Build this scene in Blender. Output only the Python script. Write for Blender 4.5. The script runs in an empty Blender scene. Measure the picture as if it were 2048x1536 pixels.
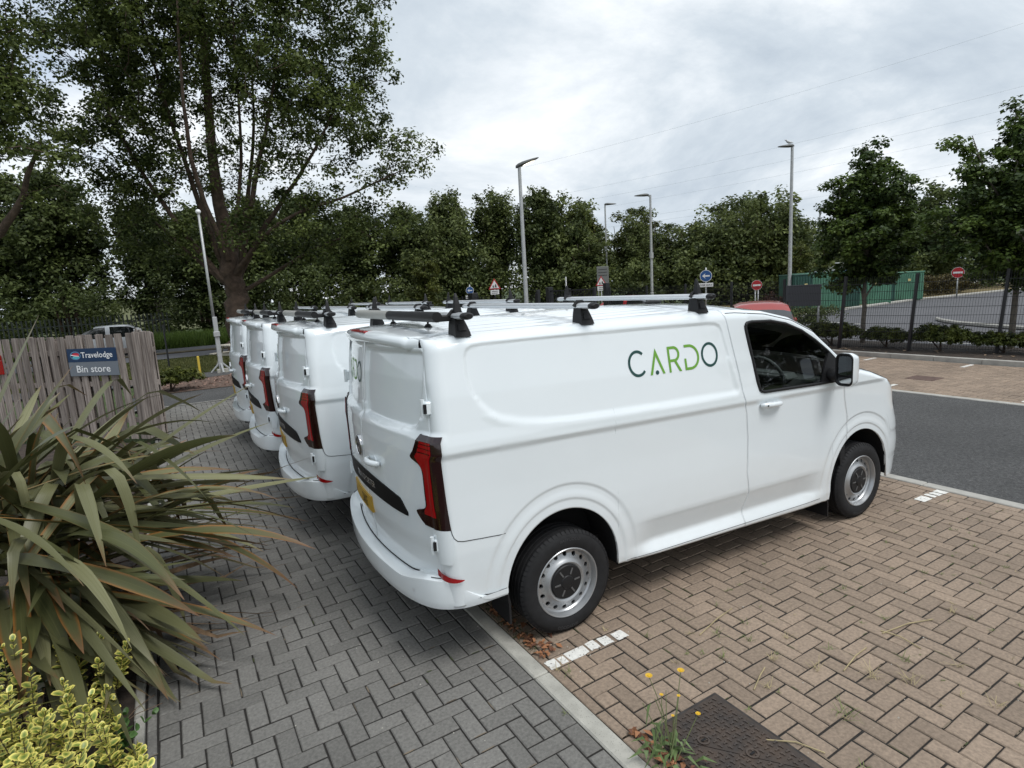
import bpy, math, random
import numpy as np
from mathutils import Vector, Matrix

S = bpy.context.scene
COL = S.collection
rad = math.radians
# ------------------------------------------------------------------ camera
CAM_POS = Vector((-1.53649, -3.09846, 2.18313))
CAM_R = Vector((0.85593, -0.51393, -0.05705))
CAM_U = Vector((0.13218, 0.11078, 0.98502))
CAM_F = Vector((0.49991, 0.85065, -0.16275))
FPX = 1168.1 / 2048.0
cam_data = bpy.data.cameras.new('camera')
cam = bpy.data.objects.new('camera', cam_data)
COL.objects.link(cam)
S.camera = cam
mw = Matrix.Identity(4)
for i, v in enumerate((CAM_R, CAM_U, -CAM_F)):
    v = v.normalized()
    for j in range(3):
        mw[j][i] = v[j]
mw.translation = CAM_POS
cam.matrix_world = mw
cam_data.sensor_width = 36.0
cam_data.lens = 36.0 * FPX
cam_data.clip_start = 0.05
cam_data.clip_end = 3000.0
# ------------------------------------------------------------------ view
S.view_settings.view_transform = 'Standard'
S.view_settings.look = 'None'
S.view_settings.gamma = 1.0
S.view_settings.use_curve_mapping = False
S.view_settings.exposure = 0.58
S.cycles.max_bounces = 8
S.cycles.diffuse_bounces = 3
S.cycles.glossy_bounces = 3
S.cycles.transparent_max_bounces = 12
S.cycles.use_denoising = True
S.cycles.caustics_reflective = False
S.cycles.caustics_refractive = False
# ------------------------------------------------------------------ sun + sky
SUN_EL, SUN_AZ = 60.0, -70.0          # azimuth measured from +X towards +Y
sd = bpy.data.lights.new('sun', 'SUN')
sd.energy = 1.5
sd.angle = rad(24)
sd.color = (1.0, 0.985, 0.965)
sun = bpy.data.objects.new('sun', sd)
COL.objects.link(sun)
sv = Vector((math.cos(rad(SUN_EL)) * math.cos(rad(SUN_AZ)), math.cos(rad(SUN_EL)) * math.sin(rad(SUN_AZ)), math.sin(rad(SUN_EL))))
sun.rotation_euler = sv.to_track_quat('Z', 'Y').to_euler()

W = bpy.data.worlds.new('World')
S.world = W
W.use_nodes = True
nt = W.node_tree
nt.nodes.clear()


def wn(t, **k):
    n = nt.nodes.new(t)
    for a, b in k.items():
        setattr(n, a, b)
    return n


def wmath(op, a, b=None):
    n = wn('ShaderNodeMath', operation=op)
    for i, v in enumerate((a, b)):
        if v is None:
            continue
        if isinstance(v, (int, float)):
            n.inputs[i].default_value = v
        else:
            nt.links.new(v, n.inputs[i])
    return n.outputs[0]


sky = wn('ShaderNodeTexSky', sky_type='NISHITA')
sky.sun_disc = False
sky.sun_elevation = rad(SUN_EL)
sky.sun_rotation = rad(90 - SUN_AZ)
sky.air_density = 1.0
sky.dust_density = 2.0
tc = wn('ShaderNodeTexCoord')
sep = wn('ShaderNodeSeparateXYZ')
nt.links.new(tc.outputs['Generated'], sep.inputs[0])
zz = wmath('ADD', wmath('MAXIMUM', sep.outputs[2], 0.0), 0.30)
comb = wn('ShaderNodeCombineXYZ')
nt.links.new(wmath('DIVIDE', sep.outputs[0], zz), comb.inputs[0])
nt.links.new(wmath('DIVIDE', sep.outputs[1], zz), comb.inputs[1])


def wnoise(scale, detail, rough, off):
    mp = wn('ShaderNodeMapping')
    mp.inputs['Location'].default_value = off
    nt.links.new(comb.outputs[0], mp.inputs[0])
    n = wn('ShaderNodeTexNoise')
    n.inputs['Scale'].default_value = scale
    n.inputs['Detail'].default_value = detail
    n.inputs['Roughness'].default_value = rough
    n.inputs['Distortion'].default_value = 0.35
    nt.links.new(mp.outputs[0], n.inputs[0])
    return n.outputs['Fac']


def wramp(v, stops):
    n = wn('ShaderNodeValToRGB')
    cr = n.color_ramp
    while len(cr.elements) < len(stops):
        cr.elements.new(0.5)
    for e, (p_, c_) in zip(cr.elements, stops):
        e.position = p_
        e.color = (*c_, 1)
    nt.links.new(v, n.inputs[0])
    return n.outputs[0]


shade = wramp(wnoise(1.15, 8, 0.62, (3.1, 1.7, 0)), [(0.30, (0.58, 0.65, 0.73)), (0.44, (0.76, 0.82, 0.88)), (0.53, (0.95, 0.985, 1.02)), (0.64, (1.22, 1.22, 1.21))])
cover = wramp(wnoise(0.75, 6, 0.55, (7.3, 2.2, 0)), [(0.30, (0.55, 0.55, 0.55)), (0.46, (1, 1, 1))])
bright = wn('ShaderNodeMix', data_type='RGBA', blend_type='MULTIPLY')
bright.inputs[0].default_value = 1.0
bright.inputs[7].default_value = (7.6, 7.85, 8.05, 1)      # cloud radiance before the 0.1 strength
nt.links.new(shade, bright.inputs[6])
mixc = wn('ShaderNodeMix', data_type='RGBA')
nt.links.new(cover, mixc.inputs[0])
skys = wn('ShaderNodeMix', data_type='RGBA', blend_type='MULTIPLY')
skys.inputs[0].default_value = 1.0
skys.inputs[7].default_value = (1.6, 1.6, 1.6, 1)
nt.links.new(sky.outputs[0], skys.inputs[6])
nt.links.new(skys.outputs[2], mixc.inputs[6])
nt.links.new(bright.outputs[2], mixc.inputs[7])
bg = wn('ShaderNodeBackground')
bg.inputs['Strength'].default_value = 0.08
nt.links.new(mixc.outputs[2], bg.inputs[0])
wo = wn('ShaderNodeOutputWorld')
nt.links.new(bg.outputs[0], wo.inputs[0])

# ------------------------------------------------------------------ helpers
rng = np.random.default_rng(7)
random.seed(7)
MATS = {}


def M(name, col, rough=0.6, metal=0.0, spec=0.5, coat=0.0, noise=None, bump=None, rnd=0.0, attr=None, col2=None, transl=0.0, tex='Object', speck=None, stain=None):
    """principled material; noise=(scale, amount); bump=(scale, dist); rnd per object/island value jitter; attr=(name,colA,colB)"""
    if name in MATS:
        return MATS[name]
    m = bpy.data.materials.new(name)
    m.use_nodes = True
    t = m.node_tree
    N, L = t.nodes, t.links
    b = N['Principled BSDF']
    b.inputs['Base Color'].default_value = (*col, 1)
    b.inputs['Roughness'].default_value = rough
    b.inputs['Metallic'].default_value = metal
    b.inputs['Specular IOR Level'].default_value = spec
    b.inputs['Coat Weight'].default_value = coat
    b.inputs['Coat Roughness'].default_value = 0.04
    cur = None

    def rgb(c):
        n = N.new('ShaderNodeRGB')
        n.outputs[0].default_value = (*c, 1)
        return n.outputs[0]

    def mix(fac, a, b2, mode='MIX'):
        n = N.new('ShaderNodeMix')
        n.data_type = 'RGBA'
        n.blend_type = mode
        for s, v in ((0, fac), (6, a), (7, b2)):
            if isinstance(v, (int, float)):
                n.inputs[s].default_value = v
            elif isinstance(v, tuple):
                n.inputs[s].default_value = (*v, 1)
            else:
                L.new(v, n.inputs[s])
        return n.outputs[2]

    def noi(scale, detail=5.0, rough_=0.6):
        c = N.new('ShaderNodeTexCoord')
        n = N.new('ShaderNodeTexNoise')
        n.inputs['Scale'].default_value = scale
        n.inputs['Detail'].default_value = detail
        n.inputs['Roughness'].default_value = rough_
        if tex == 'World':
            g = N.new('ShaderNodeNewGeometry')
            L.new(g.outputs['Position'], n.inputs[0])
        else:
            L.new(c.outputs[tex], n.inputs[0])
        return n.outputs['Fac']

    def mr(v, a0, a1, b0, b1):
        n = N.new('ShaderNodeMapRange')
        for i, q in enumerate((a0, a1, b0, b1)):
            n.inputs[i + 1].default_value = q
        L.new(v, n.inputs[0])
        return n.outputs[0]

    if attr:
        a = N.new('ShaderNodeAttribute')
        a.attribute_name = attr[0]
        cur = mix(a.outputs['Fac'], attr[1], attr[2])
    if noise:
        f = mr(noi(noise[0]), 0.3, 0.7, 0.0, 1.0)
        c2 = col2 if col2 else tuple(min(1, c * (1 + noise[1])) for c in col)
        c1 = col if col2 else tuple(c * (1 - noise[1]) for c in col)
        if cur is None:
            cur = mix(f, c1, c2)
        else:
            v = mr(f, 0, 1, 1 - noise[1], 1 + noise[1])
            cur = mix(1.0, cur, v, 'MULTIPLY')
    if cur is None:
        cur = rgb(col)
    if speck:                      # (scale, threshold, colour, amount)
        f = mr(noi(speck[0], 2.0, 0.5), speck[1], speck[1] + 0.03, 0.0, speck[3])
        cur = mix(f, cur, speck[2])
    if stain:                      # large soft dirt and wear patches
        v = mr(noi(stain[0], 4.0, 0.6), .3, .7, 1 - stain[1], 1 + stain[1] * .7)
        cur = mix(1.0, cur, v, 'MULTIPLY')
    if rnd:
        o = N.new('ShaderNodeObjectInfo')
        g = N.new('ShaderNodeNewGeometry')
        ad = N.new('ShaderNodeMath')
        ad.operation = 'ADD'
        L.new(o.outputs['Random'], ad.inputs[0])
        L.new(g.outputs['Random Per Island'], ad.inputs[1])
        fr = N.new('ShaderNodeMath')
        fr.operation = 'FRACT'
        L.new(ad.outputs[0], fr.inputs[0])
        v = mr(fr.outputs[0], 0, 1, 1 - rnd, 1 + rnd)
        cur = mix(1.0, cur, v, 'MULTIPLY')
    L.new(cur, b.inputs['Base Color'])
    if bump:
        bn = N.new('ShaderNodeBump')
        bn.inputs['Strength'].default_value = 1.0
        bn.inputs['Distance'].default_value = bump[1]
        L.new(noi(bump[0], 6.0, 0.65), bn.inputs['Height'])
        L.new(bn.outputs[0], b.inputs['Normal'])
    if transl:
        tr = N.new('ShaderNodeBsdfTranslucent')
        L.new(cur, tr.inputs[0])
        mx = N.new('ShaderNodeMixShader')
        mx.inputs[0].default_value = transl
        L.new(b.outputs[0], mx.inputs[1])
        L.new(tr.outputs[0], mx.inputs[2])
        L.new(mx.outputs[0], N['Material Output'].inputs[0])
    MATS[name] = m
    return m


def glass(name, tint=(0.55, 0.62, 0.6), ior=1.5):
    m = bpy.data.materials.new(name)
    m.use_nodes = True
    t = m.node_tree
    N, L = t.nodes, t.links
    N.remove(N['Principled BSDF'])
    tr = N.new('ShaderNodeBsdfTransparent')
    tr.inputs[0].default_value = (*tint, 1)
    gl = N.new('ShaderNodeBsdfGlossy')
    gl.inputs['Roughness'].default_value = 0.015
    fr = N.new('ShaderNodeFresnel')
    fr.inputs[0].default_value = ior
    mx = N.new('ShaderNodeMixShader')
    L.new(fr.outputs[0], mx.inputs[0])
    L.new(tr.outputs[0], mx.inputs[1])
    L.new(gl.outputs[0], mx.inputs[2])
    L.new(mx.outputs[0], N['Material Output'].inputs[0])
    MATS[name] = m
    return m


def link(o, parent=None):
    COL.objects.link(o)
    if parent is not None:
        o.parent = parent
    return o


def tag(o, label=None, cat=None, group=None, kind=None):
    for k, v in (('label', label), ('category', cat), ('group', group), ('kind', kind)):
        if v:
            o[k] = v
    return o


def empty(name, loc=(0, 0, 0), rz=0.0, label=None, cat=None, group=None):
    o = bpy.data.objects.new(name, None)
    o.location = loc
    o.rotation_euler = (0, 0, rz)
    o.empty_display_size = 0.2
    link(o)
    return tag(o, label, cat, group)


def npmesh(name, V, Q, mats=None, smooth=True, mi=None, attrs=None):
    """V (n,3) array, Q (m,3|4) int array"""
    me = bpy.data.meshes.new(name)
    V = np.ascontiguousarray(V, dtype=np.float32)
    Q = np.ascontiguousarray(Q, dtype=np.int32)
    k = Q.shape[1]
    me.vertices.add(len(V))
    me.vertices.foreach_set('co', V.ravel())
    me.loops.add(Q.size)
    me.loops.foreach_set('vertex_index', Q.ravel())
    me.polygons.add(len(Q))
    me.polygons.foreach_set('loop_start', np.arange(0, Q.size, k, dtype=np.int32))
    me.polygons.foreach_set('loop_total', np.full(len(Q), k, dtype=np.int32))
    me.polygons.foreach_set('use_smooth', np.full(len(Q), smooth, dtype=bool))
    if mats:
        for m in (mats if isinstance(mats, (list, tuple)) else [mats]):
            me.materials.append(m)
    if mi is not None:
        me.polygons.foreach_set('material_index', np.asarray(mi, dtype=np.int32))
    for an, av in (attrs or {}).items():
        a = me.attributes.new(an, 'FLOAT', 'POINT')
        a.data.foreach_set('value', np.asarray(av, dtype=np.float32))
    me.update(calc_edges=True)
    me.validate()
    return me


def nobj(name, V, Q, mats=None, parent=None, smooth=True, mi=None, attrs=None):
    return link(bpy.data.objects.new(name, npmesh(name, V, Q, mats, smooth, mi, attrs)), parent)


class MB:
    """collects simple shapes, built as ONE mesh object"""

    def __init__(s):
        s.v, s.f, s.m, s.mat = [], [], [], []
        s.cur = 0

    def use(s, mat):
        if mat not in s.mat:
            s.mat.append(mat)
        s.cur = s.mat.index(mat)
        return s

    def add(s, vs, fs):
        o = len(s.v)
        s.v += [tuple(float(c) for c in v) for v in vs]
        s.f += [tuple(i + o for i in f) for f in fs]
        s.m += [s.cur] * len(fs)
        return s

    def box(s, c, d, rz=0.0, bev=0.0, taper=1.0):
        x, y, z = (q / 2 for q in d)
        ca, sa = math.cos(rz), math.sin(rz)
        vs = []
        if bev <= 0:
            for k, sc in ((-1, 1.0), (1, taper)):
                for a, b in ((-1, -1), (1, -1), (1, 1), (-1, 1)):
                    vs.append((a * x * sc, b * y * sc, k * z))
            fs = [(3, 2, 1, 0), (4, 5, 6, 7), (0, 1, 5, 4), (1, 2, 6, 5), (2, 3, 7, 6), (3, 0, 4, 7)]
        else:
            g = min(bev, x * .9, y * .9, z * .9)
            rings = [(-z, g), (-z + g, 0), (z - g, 0), (z, g)]
            for k, (zz_, ins) in enumerate(rings):
                sc = 1.0 if k < 2 else taper
                for a, b in ((-1, -1), (1, -1), (1, 1), (-1, 1)):
                    xx, yy = x * sc - ins, y * sc - ins
                    gg = 0 if ins else g
                    if a == b:
                        vs += [(a * xx, b * (yy - gg), zz_), (a * (xx - gg), b * yy, zz_)] if True else []
                    else:
                        vs += [(a * (xx - gg), b * yy, zz_), (a * xx, b * (yy - gg), zz_)]
            fs = [tuple(reversed(range(8))), tuple(range(24, 32))]
            for r in range(3):
                for i in range(8):
                    j = (i + 1) % 8
                    fs.append((r * 8 + i, r * 8 + j, r * 8 + 8 + j, r * 8 + 8 + i))
            # order of the corner loop
            ordr = [1, 2, 3, 4, 5, 6, 7, 0]
            vs2 = []
            for r in range(4):
                ring = vs[r * 8:r * 8 + 8]
                ring = sorted(ring, key=lambda p: math.atan2(p[1] / max(y, 1e-6), p[0] / max(x, 1e-6)))
                vs2 += ring
            vs = vs2
        vs = [(c[0] + ca * p[0] - sa * p[1], c[1] + sa * p[0] + ca * p[1], c[2] + p[2]) for p in vs]
        return s.add(vs, fs)

    def tube(s, pts, r, n=8, cap=True, flat=1.0):
        """swept tube; r scalar or list; flat squashes the section vertically"""
        P = [Vector(p) for p in pts]
        rs = r if isinstance(r, (list, tuple)) else [r] * len(P)
        vs, fs = [], []
        prev = None
        for i, p in enumerate(P):
            d = (P[min(i + 1, len(P) - 1)] - P[max(i - 1, 0)])
            d = d.normalized() if d.length > 1e-9 else Vector((0, 0, 1))
            a = Vector((0, 0, 1)) if abs(d.z) < 0.9 else Vector((1, 0, 0))
            u = d.cross(a).normalized()
            w = u.cross(d).normalized()
            if prev is not None and abs(d.z) >= 0.85:
                u = (prev - d * prev.dot(d)).normalized()
                w = u.cross(d).normalized()
            prev = u
            for k in range(n):
                t = 2 * math.pi * (k + .5) / n
                vs.append(p + u * (math.cos(t) * rs[i]) + w * (math.sin(t) * rs[i] * flat))
        for i in range(len(P) - 1):
            for k in range(n):
                j = (k + 1) % n
                fs.append((i * n + k, i * n + n + k, i * n + n + j, i * n + j))
        if cap:
            fs.append(tuple(range(n)))
            fs.append(tuple(reversed(range((len(P) - 1) * n, len(P) * n))))
        return s.add(vs, fs)

    def rev(s, prof, n=32, origin=(0, 0, 0), axis='y', close=False):
        """revolve (radius, height) profile around an axis through origin"""
        vs, fs = [], []
        m = len(prof)
        for k in range(n):
            t = 2 * math.pi * k / n
            c, d = math.cos(t), math.sin(t)
            for r_, h in prof:
                q = {'y': (r_ * c, h, r_ * d), 'z': (r_ * c, r_ * d, h), 'x': (h, r_ * c, r_ * d)}[axis]
                vs.append((origin[0] + q[0], origin[1] + q[1], origin[2] + q[2]))
        for k in range(n):
            j = (k + 1) % n
            for i in range(m - 1 if not close else m):
                i2 = (i + 1) % m
                fs.append((k * m + i, k * m + i2, j * m + i2, j * m + i))
        return s.add(vs, fs)

    def prism(s, poly, fn0, fn1):
        """polygon (2-D list) extruded between two maps 2D->3D"""
        n = len(poly)
        vs = [fn0(*p) for p in poly] + [fn1(*p) for p in poly]
        fs = [tuple(reversed(range(n))), tuple(range(n, 2 * n))]
        for i in range(n):
            j = (i + 1) % n
            fs.append((i, j, n + j, n + i))
        return s.add(vs, fs)

    def build(s, name, mat=None, parent=None, smooth=False, angle=None):
        me = bpy.data.meshes.new(name)
        me.from_pydata(s.v, [], s.f)
        for m in (s.mat or [mat]):
            me.materials.append(m)
        if s.mat:
            me.polygons.foreach_set('material_index', s.m)
        if smooth:
            me.polygons.foreach_set('use_smooth', [True] * len(me.polygons))
            if angle:
                me.set_sharp_from_angle(angle=rad(angle))
        me.update()
        return link(bpy.data.objects.new(name, me), parent)


def kids(o):
    return list(o.children)


def copy_tree(o, parent=None):
    c = o.copy()
    COL.objects.link(c)
    if parent is not None:
        c.parent = parent
    for ch in kids(o):
        copy_tree(ch, c)
    return c


_tc = {}


def text_poly(txt, size=1.0, bold=0.0):
    """built-in font -> (verts2d, faces)"""
    key = (txt, bold)
    if key not in _tc:
        cu = bpy.data.curves.new('txt', 'FONT')
        cu.body = txt
        cu.resolution_u = 3
        cu.fill_mode = 'FRONT'
        cu.offset = bold
        o = bpy.data.objects.new('txt', cu)
        COL.objects.link(o)
        bpy.context.view_layer.update()
        me = bpy.data.meshes.new_from_object(o.evaluated_get(bpy.context.evaluated_depsgraph_get()))
        vs = [(v.co.x, v.co.y) for v in me.vertices]
        fs = [tuple(p.vertices) for p in me.polygons]
        bpy.data.objects.remove(o)
        bpy.data.curves.remove(cu)
        bpy.data.meshes.remove(me)
        x0 = min(v[0] for v in vs)
        x1 = max(v[0] for v in vs)
        _tc[key] = ([(v[0] - x0, v[1]) for v in vs], fs, x1 - x0)
    vs, fs, w = _tc[key]
    return [(v[0] * size, v[1] * size) for v in vs], fs, w * size


def sm(a, b, x):
    t = np.clip((np.asarray(x, dtype=float) - a) / (b - a), 0, 1)
    return t * t * (3 - 2 * t)


def px_of(P):
    """pixel (0..1) and depth of world points, used only to rank what shows largest"""
    q = np.asarray(P, dtype=float) - np.array(CAM_POS)
    d = q @ np.array(CAM_F)
    x = q @ np.array(CAM_R) / np.maximum(d, 1e-6) * FPX
    y = q @ np.array(CAM_U) / np.maximum(d, 1e-6) * FPX
    return x, y, d

# ------------------------------------------------------------------ ground
m_soil = M('soil', (0.045, 0.033, 0.025), 0.95, noise=(9, 0.5), bump=(30, 0.02), tex='World')
m_grassbase = M('grass_ground', (0.05, 0.075, 0.022), 0.95, noise=(1.3, 0.45), bump=(20, 0.03), tex='World')
m_sand = M('joint_sand', (0.016, 0.014, 0.012), 0.95, noise=(40, 0.4), tex='World')
m_tar = M('asphalt', (0.066, 0.066, 0.066), 0.9, noise=(24, 0.42), bump=(30, 0.03), tex='World', speck=(70, 0.60, (0.17, 0.17, 0.165), 0.5), stain=(0.35, .26))
m_tar2 = M('asphalt_road', (0.085, 0.085, 0.092), 0.85, noise=(0.6, 0.12), bump=(90, 0.004), tex='World')
m_conc = M('concrete', (0.37, 0.36, 0.32), 0.85, noise=(7, 0.2), bump=(120, 0.002), tex='World', speck=(160, 0.64, (0.10, 0.10, 0.09), 0.5))
m_conc2 = M('concrete_pale', (0.36, 0.35, 0.32), 0.85, noise=(5, 0.18), bump=(90, 0.002), tex='World')
m_paint = M('road_paint', (0.70, 0.69, 0.65), 0.7, noise=(30, 0.14), tex='World', speck=(70, 0.62, (0.16, 0.14, 0.12), 0.8))
m_grey = M('block_grey', (0.150, 0.145, 0.134), 0.85, stain=(1.1, .16), noise=(60, 0.26), bump=(160, 0.0025), rnd=0.15, tex='World', speck=(210, 0.70, (0.33, 0.32, 0.31), 0.75))
m_brown = M('block_brown', (0.245, 0.186, 0.138), 0.85, stain=(0.9, .18), noise=(55, 0.26), bump=(150, 0.0025), rnd=0.14, tex='World', speck=(190, 0.70, (0.30, 0.26, 0.22), 0.5))


def sheet(name, x0, x1, y0, y1, z, mat, parent=None, kind='structure', nx=1, ny=1):
    xs, ys = np.linspace(x0, x1, nx + 1), np.linspace(y0, y1, ny + 1)
    V = np.array([(x, y, z) for x in xs for y in ys])
    Q = [(i * (ny + 1) + j, (i + 1) * (ny + 1) + j, (i + 1) * (ny + 1) + j + 1, i * (ny + 1) + j + 1) for i in range(nx) for j in range(ny)]
    o = nobj(name, V, np.array(Q), mat, parent, smooth=False)
    if parent is None:
        o['kind'] = kind
    return o


def poly_sheet(name, pts, z, mat, h=0.0):
    b = MB()
    n = len(pts)
    if h:
        b.prism(pts, lambda x, y: (x, y, z - h), lambda x, y: (x, y, z))
    else:
        b.add([(x, y, z) for x, y in pts], [tuple(range(n))])
    o = b.build(name, mat)
    o['kind'] = 'structure'
    return o


sheet('ground', -900, 1500, -900, 1500, -0.07, m_grassbase)
sheet('asphalt_aisle', 4.88, 9.36, -40, 60, -0.006, m_tar)
U = 0.10175


def block_mesh(name, lx, ly, mat, h=0.045, c=0.005):
    lx -= 0.0085
    ly -= 0.0085
    x, y = lx / 2, ly / 2
    r = []
    for z, i in ((-h, 0.0), (-c, 0.0), (0.0, c)):
        r += [(-x + i, -y + i, z), (x - i, -y + i, z), (x - i, y - i, z), (-x + i, y - i, z)]
    f = [(8, 9, 10, 11)]
    for k in range(2):
        for i in range(4):
            j = (i + 1) % 4
            f.append((k * 4 + i, k * 4 + j, k * 4 + 4 + j, k * 4 + 4 + i))
    me = bpy.data.meshes.new(name)
    me.from_pydata(r, [], f)
    me.materials.append(mat)
    me.update()
    return me, np.array(r), np.array(f)


def herring(x0, nx, y0, ny, sgn=1, ph=0):
    """90 degree herringbone on a grid of U; returns (cx, cy, lx, ly)"""
    out = []
    for i in range(-1, nx + 1):
        for j in range(-1, ny + 1):
            s = (i + sgn * j + ph) % 4
            cells = None
            if s == 0:
                cells = [(i, j), (i + 1, j)]
            elif s == 2:
                cells = [(i, j), (i, j + 1)] if sgn == 1 else [(i, j), (i, j - 1)]
            if cells is None:
                continue
            c = [q for q in cells if 0 <= q[0] < nx and 0 <= q[1] < ny]
            if not c:
                continue
            ax = [x0 + (q[0] + .5) * U for q in c]
            ay = [y0 + (q[1] + .5) * U for q in c]
            dx = 1 + abs(c[0][0] - c[-1][0])
            dy = 1 + abs(c[0][1] - c[-1][1])
            out.append((sum(ax) / len(ax), sum(ay) / len(ay), dx * U, dy * U))
    return out


def pave(parent, blocks, mat, near, nparts=300, skip=None):
    """blocks (cx,cy,lx,ly): the ones that show largest become parts, the rest one stuff part"""
    B = np.array(blocks)
    x, y, d = px_of(np.c_[B[:, 0], B[:, 1], np.zeros(len(B))])
    vis = (abs(x) < 0.53) & (abs(y) < 0.40) & (d > 0.3)
    if skip is not None:
        vis &= ~skip(B[:, 0], B[:, 1])
    score = np.where(vis, B[:, 2] * B[:, 3] / d ** 3, -1)
    order = np.argsort(-score)
    top = [i for i in order[:nparts] if score[i] > 0] if near else []
    cache = {}
    r = np.random.default_rng(len(B))

    def get(lx, ly):
        k = (round(lx, 4), round(ly, 4))
        if k not in cache:
            cache[k] = block_mesh('block', lx, ly, mat)
        return cache[k]
    tops = set(top)
    for i in top:
        cx, cy, lx, ly = B[i]
        o = bpy.data.objects.new('block', get(lx, ly)[0])
        o.location = (cx + r.normal(0, .0008), cy + r.normal(0, .0008), r.normal(0, .0016))
        o.rotation_euler = (r.normal(0, .008), r.normal(0, .008), r.normal(0, .008))
        link(o, parent)
    Vs, Fs, off = [], [], 0
    for i in range(len(B)):
        if i in tops:
            continue
        cx, cy, lx, ly = B[i]
        _, v, f = get(lx, ly)
        v = v.copy()
        a, b_, g = r.normal(0, .006, 3)
        v[:, 2] += a * v[:, 0] + b_ * v[:, 1] + r.normal(0, .0013)
        v[:, :2] += (cx, cy)
        Vs.append(v)
        Fs.append(f + off)
        off += len(v)
    o = nobj('block_field', np.concatenate(Vs), np.concatenate(Fs), mat, parent, smooth=False)
    o['kind'] = 'stuff'


# grey strip behind the vans: a stretcher course along the kerb, then herringbone
grey = sheet('grey_block_paving', -1.89, 0.0, -4.2, 11.9, -0.0065, m_sand)
NXG, NYG = 18, 157
gx1 = -0.103
gb = [(gx1 + 0.0515, -4.2 + (k + .5) * 2 * U, 0.1015, 2 * U) for k in range(79)]
gb += herring(gx1 - 17 * U, 17, -4.2, NYG, -1, 0)
gb += [(-1.862, -4.2 + (k + .5) * 2 * U, 0.052, 2 * U) for k in range(79)]
pave(grey, gb, m_grey, True)
# brown bay under the vans
brown = sheet('brown_block_paving', 0.10, 4.75, -9.5, 11.9, -0.0065, m_sand)
bb = [(4.75 - 0.052, -9.5 + (k + .5) * 2 * U, 0.1015, 2 * U) for k in range(105)]
bb += [(0.10 + 0.035, -9.5 + (k + .5) * 2 * U, 0.066, 2 * U) for k in range(105)]
bb += herring(4.75 - 0.104 - 44 * U, 44, -9.5, 210, -1, 1)
VAN_ROWS = [(0.0, 0.667), (-0.16, 2.98), (-0.19, 5.17), (-0.19, 7.29)]


def under(x, y):
    return (y > -0.42) & (x > 0.3)


bb = [q for q in bb if not (.21 < q[0] - q[2] / 2 and q[0] + q[2] / 2 < .73 and -1.86 < q[1] - q[3] / 2 and q[1] + q[3] / 2 < -1.18)]
pave(brown, bb, m_brown, True, skip=under)
# far bay beyond the aisle
farbay = sheet('far_bay_paving', 9.50, 13.30, -9.0, 30, -0.0065, m_sand)
fb = [(9.5 + 0.052, -9 + (k + .5) * 2 * U, 0.1015, 2 * U) for k in range(190)]
fb += herring(9.5 + 0.104, 36, -9.0, 383, -1, 0)
pave(farbay, fb, m_brown, False)

# some joints are filled with sand, moss or dirt
jr = random.Random(4)
jb = MB()
jm = [M('joint_moss', (.050, .062, .020), .95), M('joint_dirt', (.17, .135, .095), .95), M('joint_grit', (.085, .068, .05), .95)]
jl = [q for q in bb if q[1] < .2 and q[0] < 4.6 and q[1] > -3.2] * 1
for q in jr.sample(jl, min(520, len(jl))) + jr.sample([g for g in gb if -1.8 < g[1] < 5], 160):
    cx, cy, lx, ly = q
    jb.use(jm[jr.choice((0, 0, 1, 1, 1, 2))])
    t = jr.uniform(-.3, .3)
    l_ = jr.uniform(.02, .09)
    w_ = jr.uniform(.004, .0085)
    if jr.random() < .5:
        x, y, dx, dy = cx + t * lx, cy + ly / 2 * jr.choice((-1, 1)), min(l_, lx * .8), w_
    else:
        x, y, dx, dy = cx + lx / 2 * jr.choice((-1, 1)), cy + t * ly, w_, min(l_, ly * .8)
    n = 8
    jb.add([(x + dx / 2 * math.cos(2 * math.pi * k / n) * jr.uniform(.8, 1.2), y + dy / 2 * math.sin(2 * math.pi * k / n) * jr.uniform(.8, 1.3), .0008) for k in range(n)], [tuple(range(n))])
o = jb.build('joint_fill', None)
tag(o, 'moss and pale dirt filling some joints of the block paving', 'moss', kind='stuff')

# kerbs
def kerb_run(name, x0, x1, y0, y1, z0, z1, seg, mat):
    k = empty(name)
    k['kind'] = 'structure'
    n = int(abs(y1 - y0) / seg)
    b = MB()
    b.box((0, 0, 0), (x1 - x0, seg - 0.006, z1 - z0), bev=0.008)
    proto = b.build('kerb_stone', mat, k)
    for i in range(n):
        o = proto if i == 0 else link(bpy.data.objects.new('kerb_stone', proto.data), k)
        o.location = ((x0 + x1) / 2 + random.gauss(0, .0012), y0 + (i + .5) * seg * (1 if y1 > y0 else -1), (z0 + z1) / 2 + random.gauss(0, .0012))
    return k


kerb_run('dividing_kerb', 0.0, 0.10, -4.2, 11.9, -0.12, 0.004, 0.915, m_conc)
kerb_run('aisle_kerb', 4.755, 4.878, -9.5, 24, -0.12, 0.006, 0.915, m_conc2)
kerb_run('far_aisle_kerb', 9.365, 9.49, -9.5, 30, -0.12, 0.006, 0.915, m_conc2)
kerb_run('fence_kerb', 13.31, 13.435, -9.5, 30, -0.12, 0.105, 0.915, m_conc2)
kerb_run('bed_edging', -1.94, -1.893, -4.2, 7.9, -0.12, 0.03, 0.915, m_conc)

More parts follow.
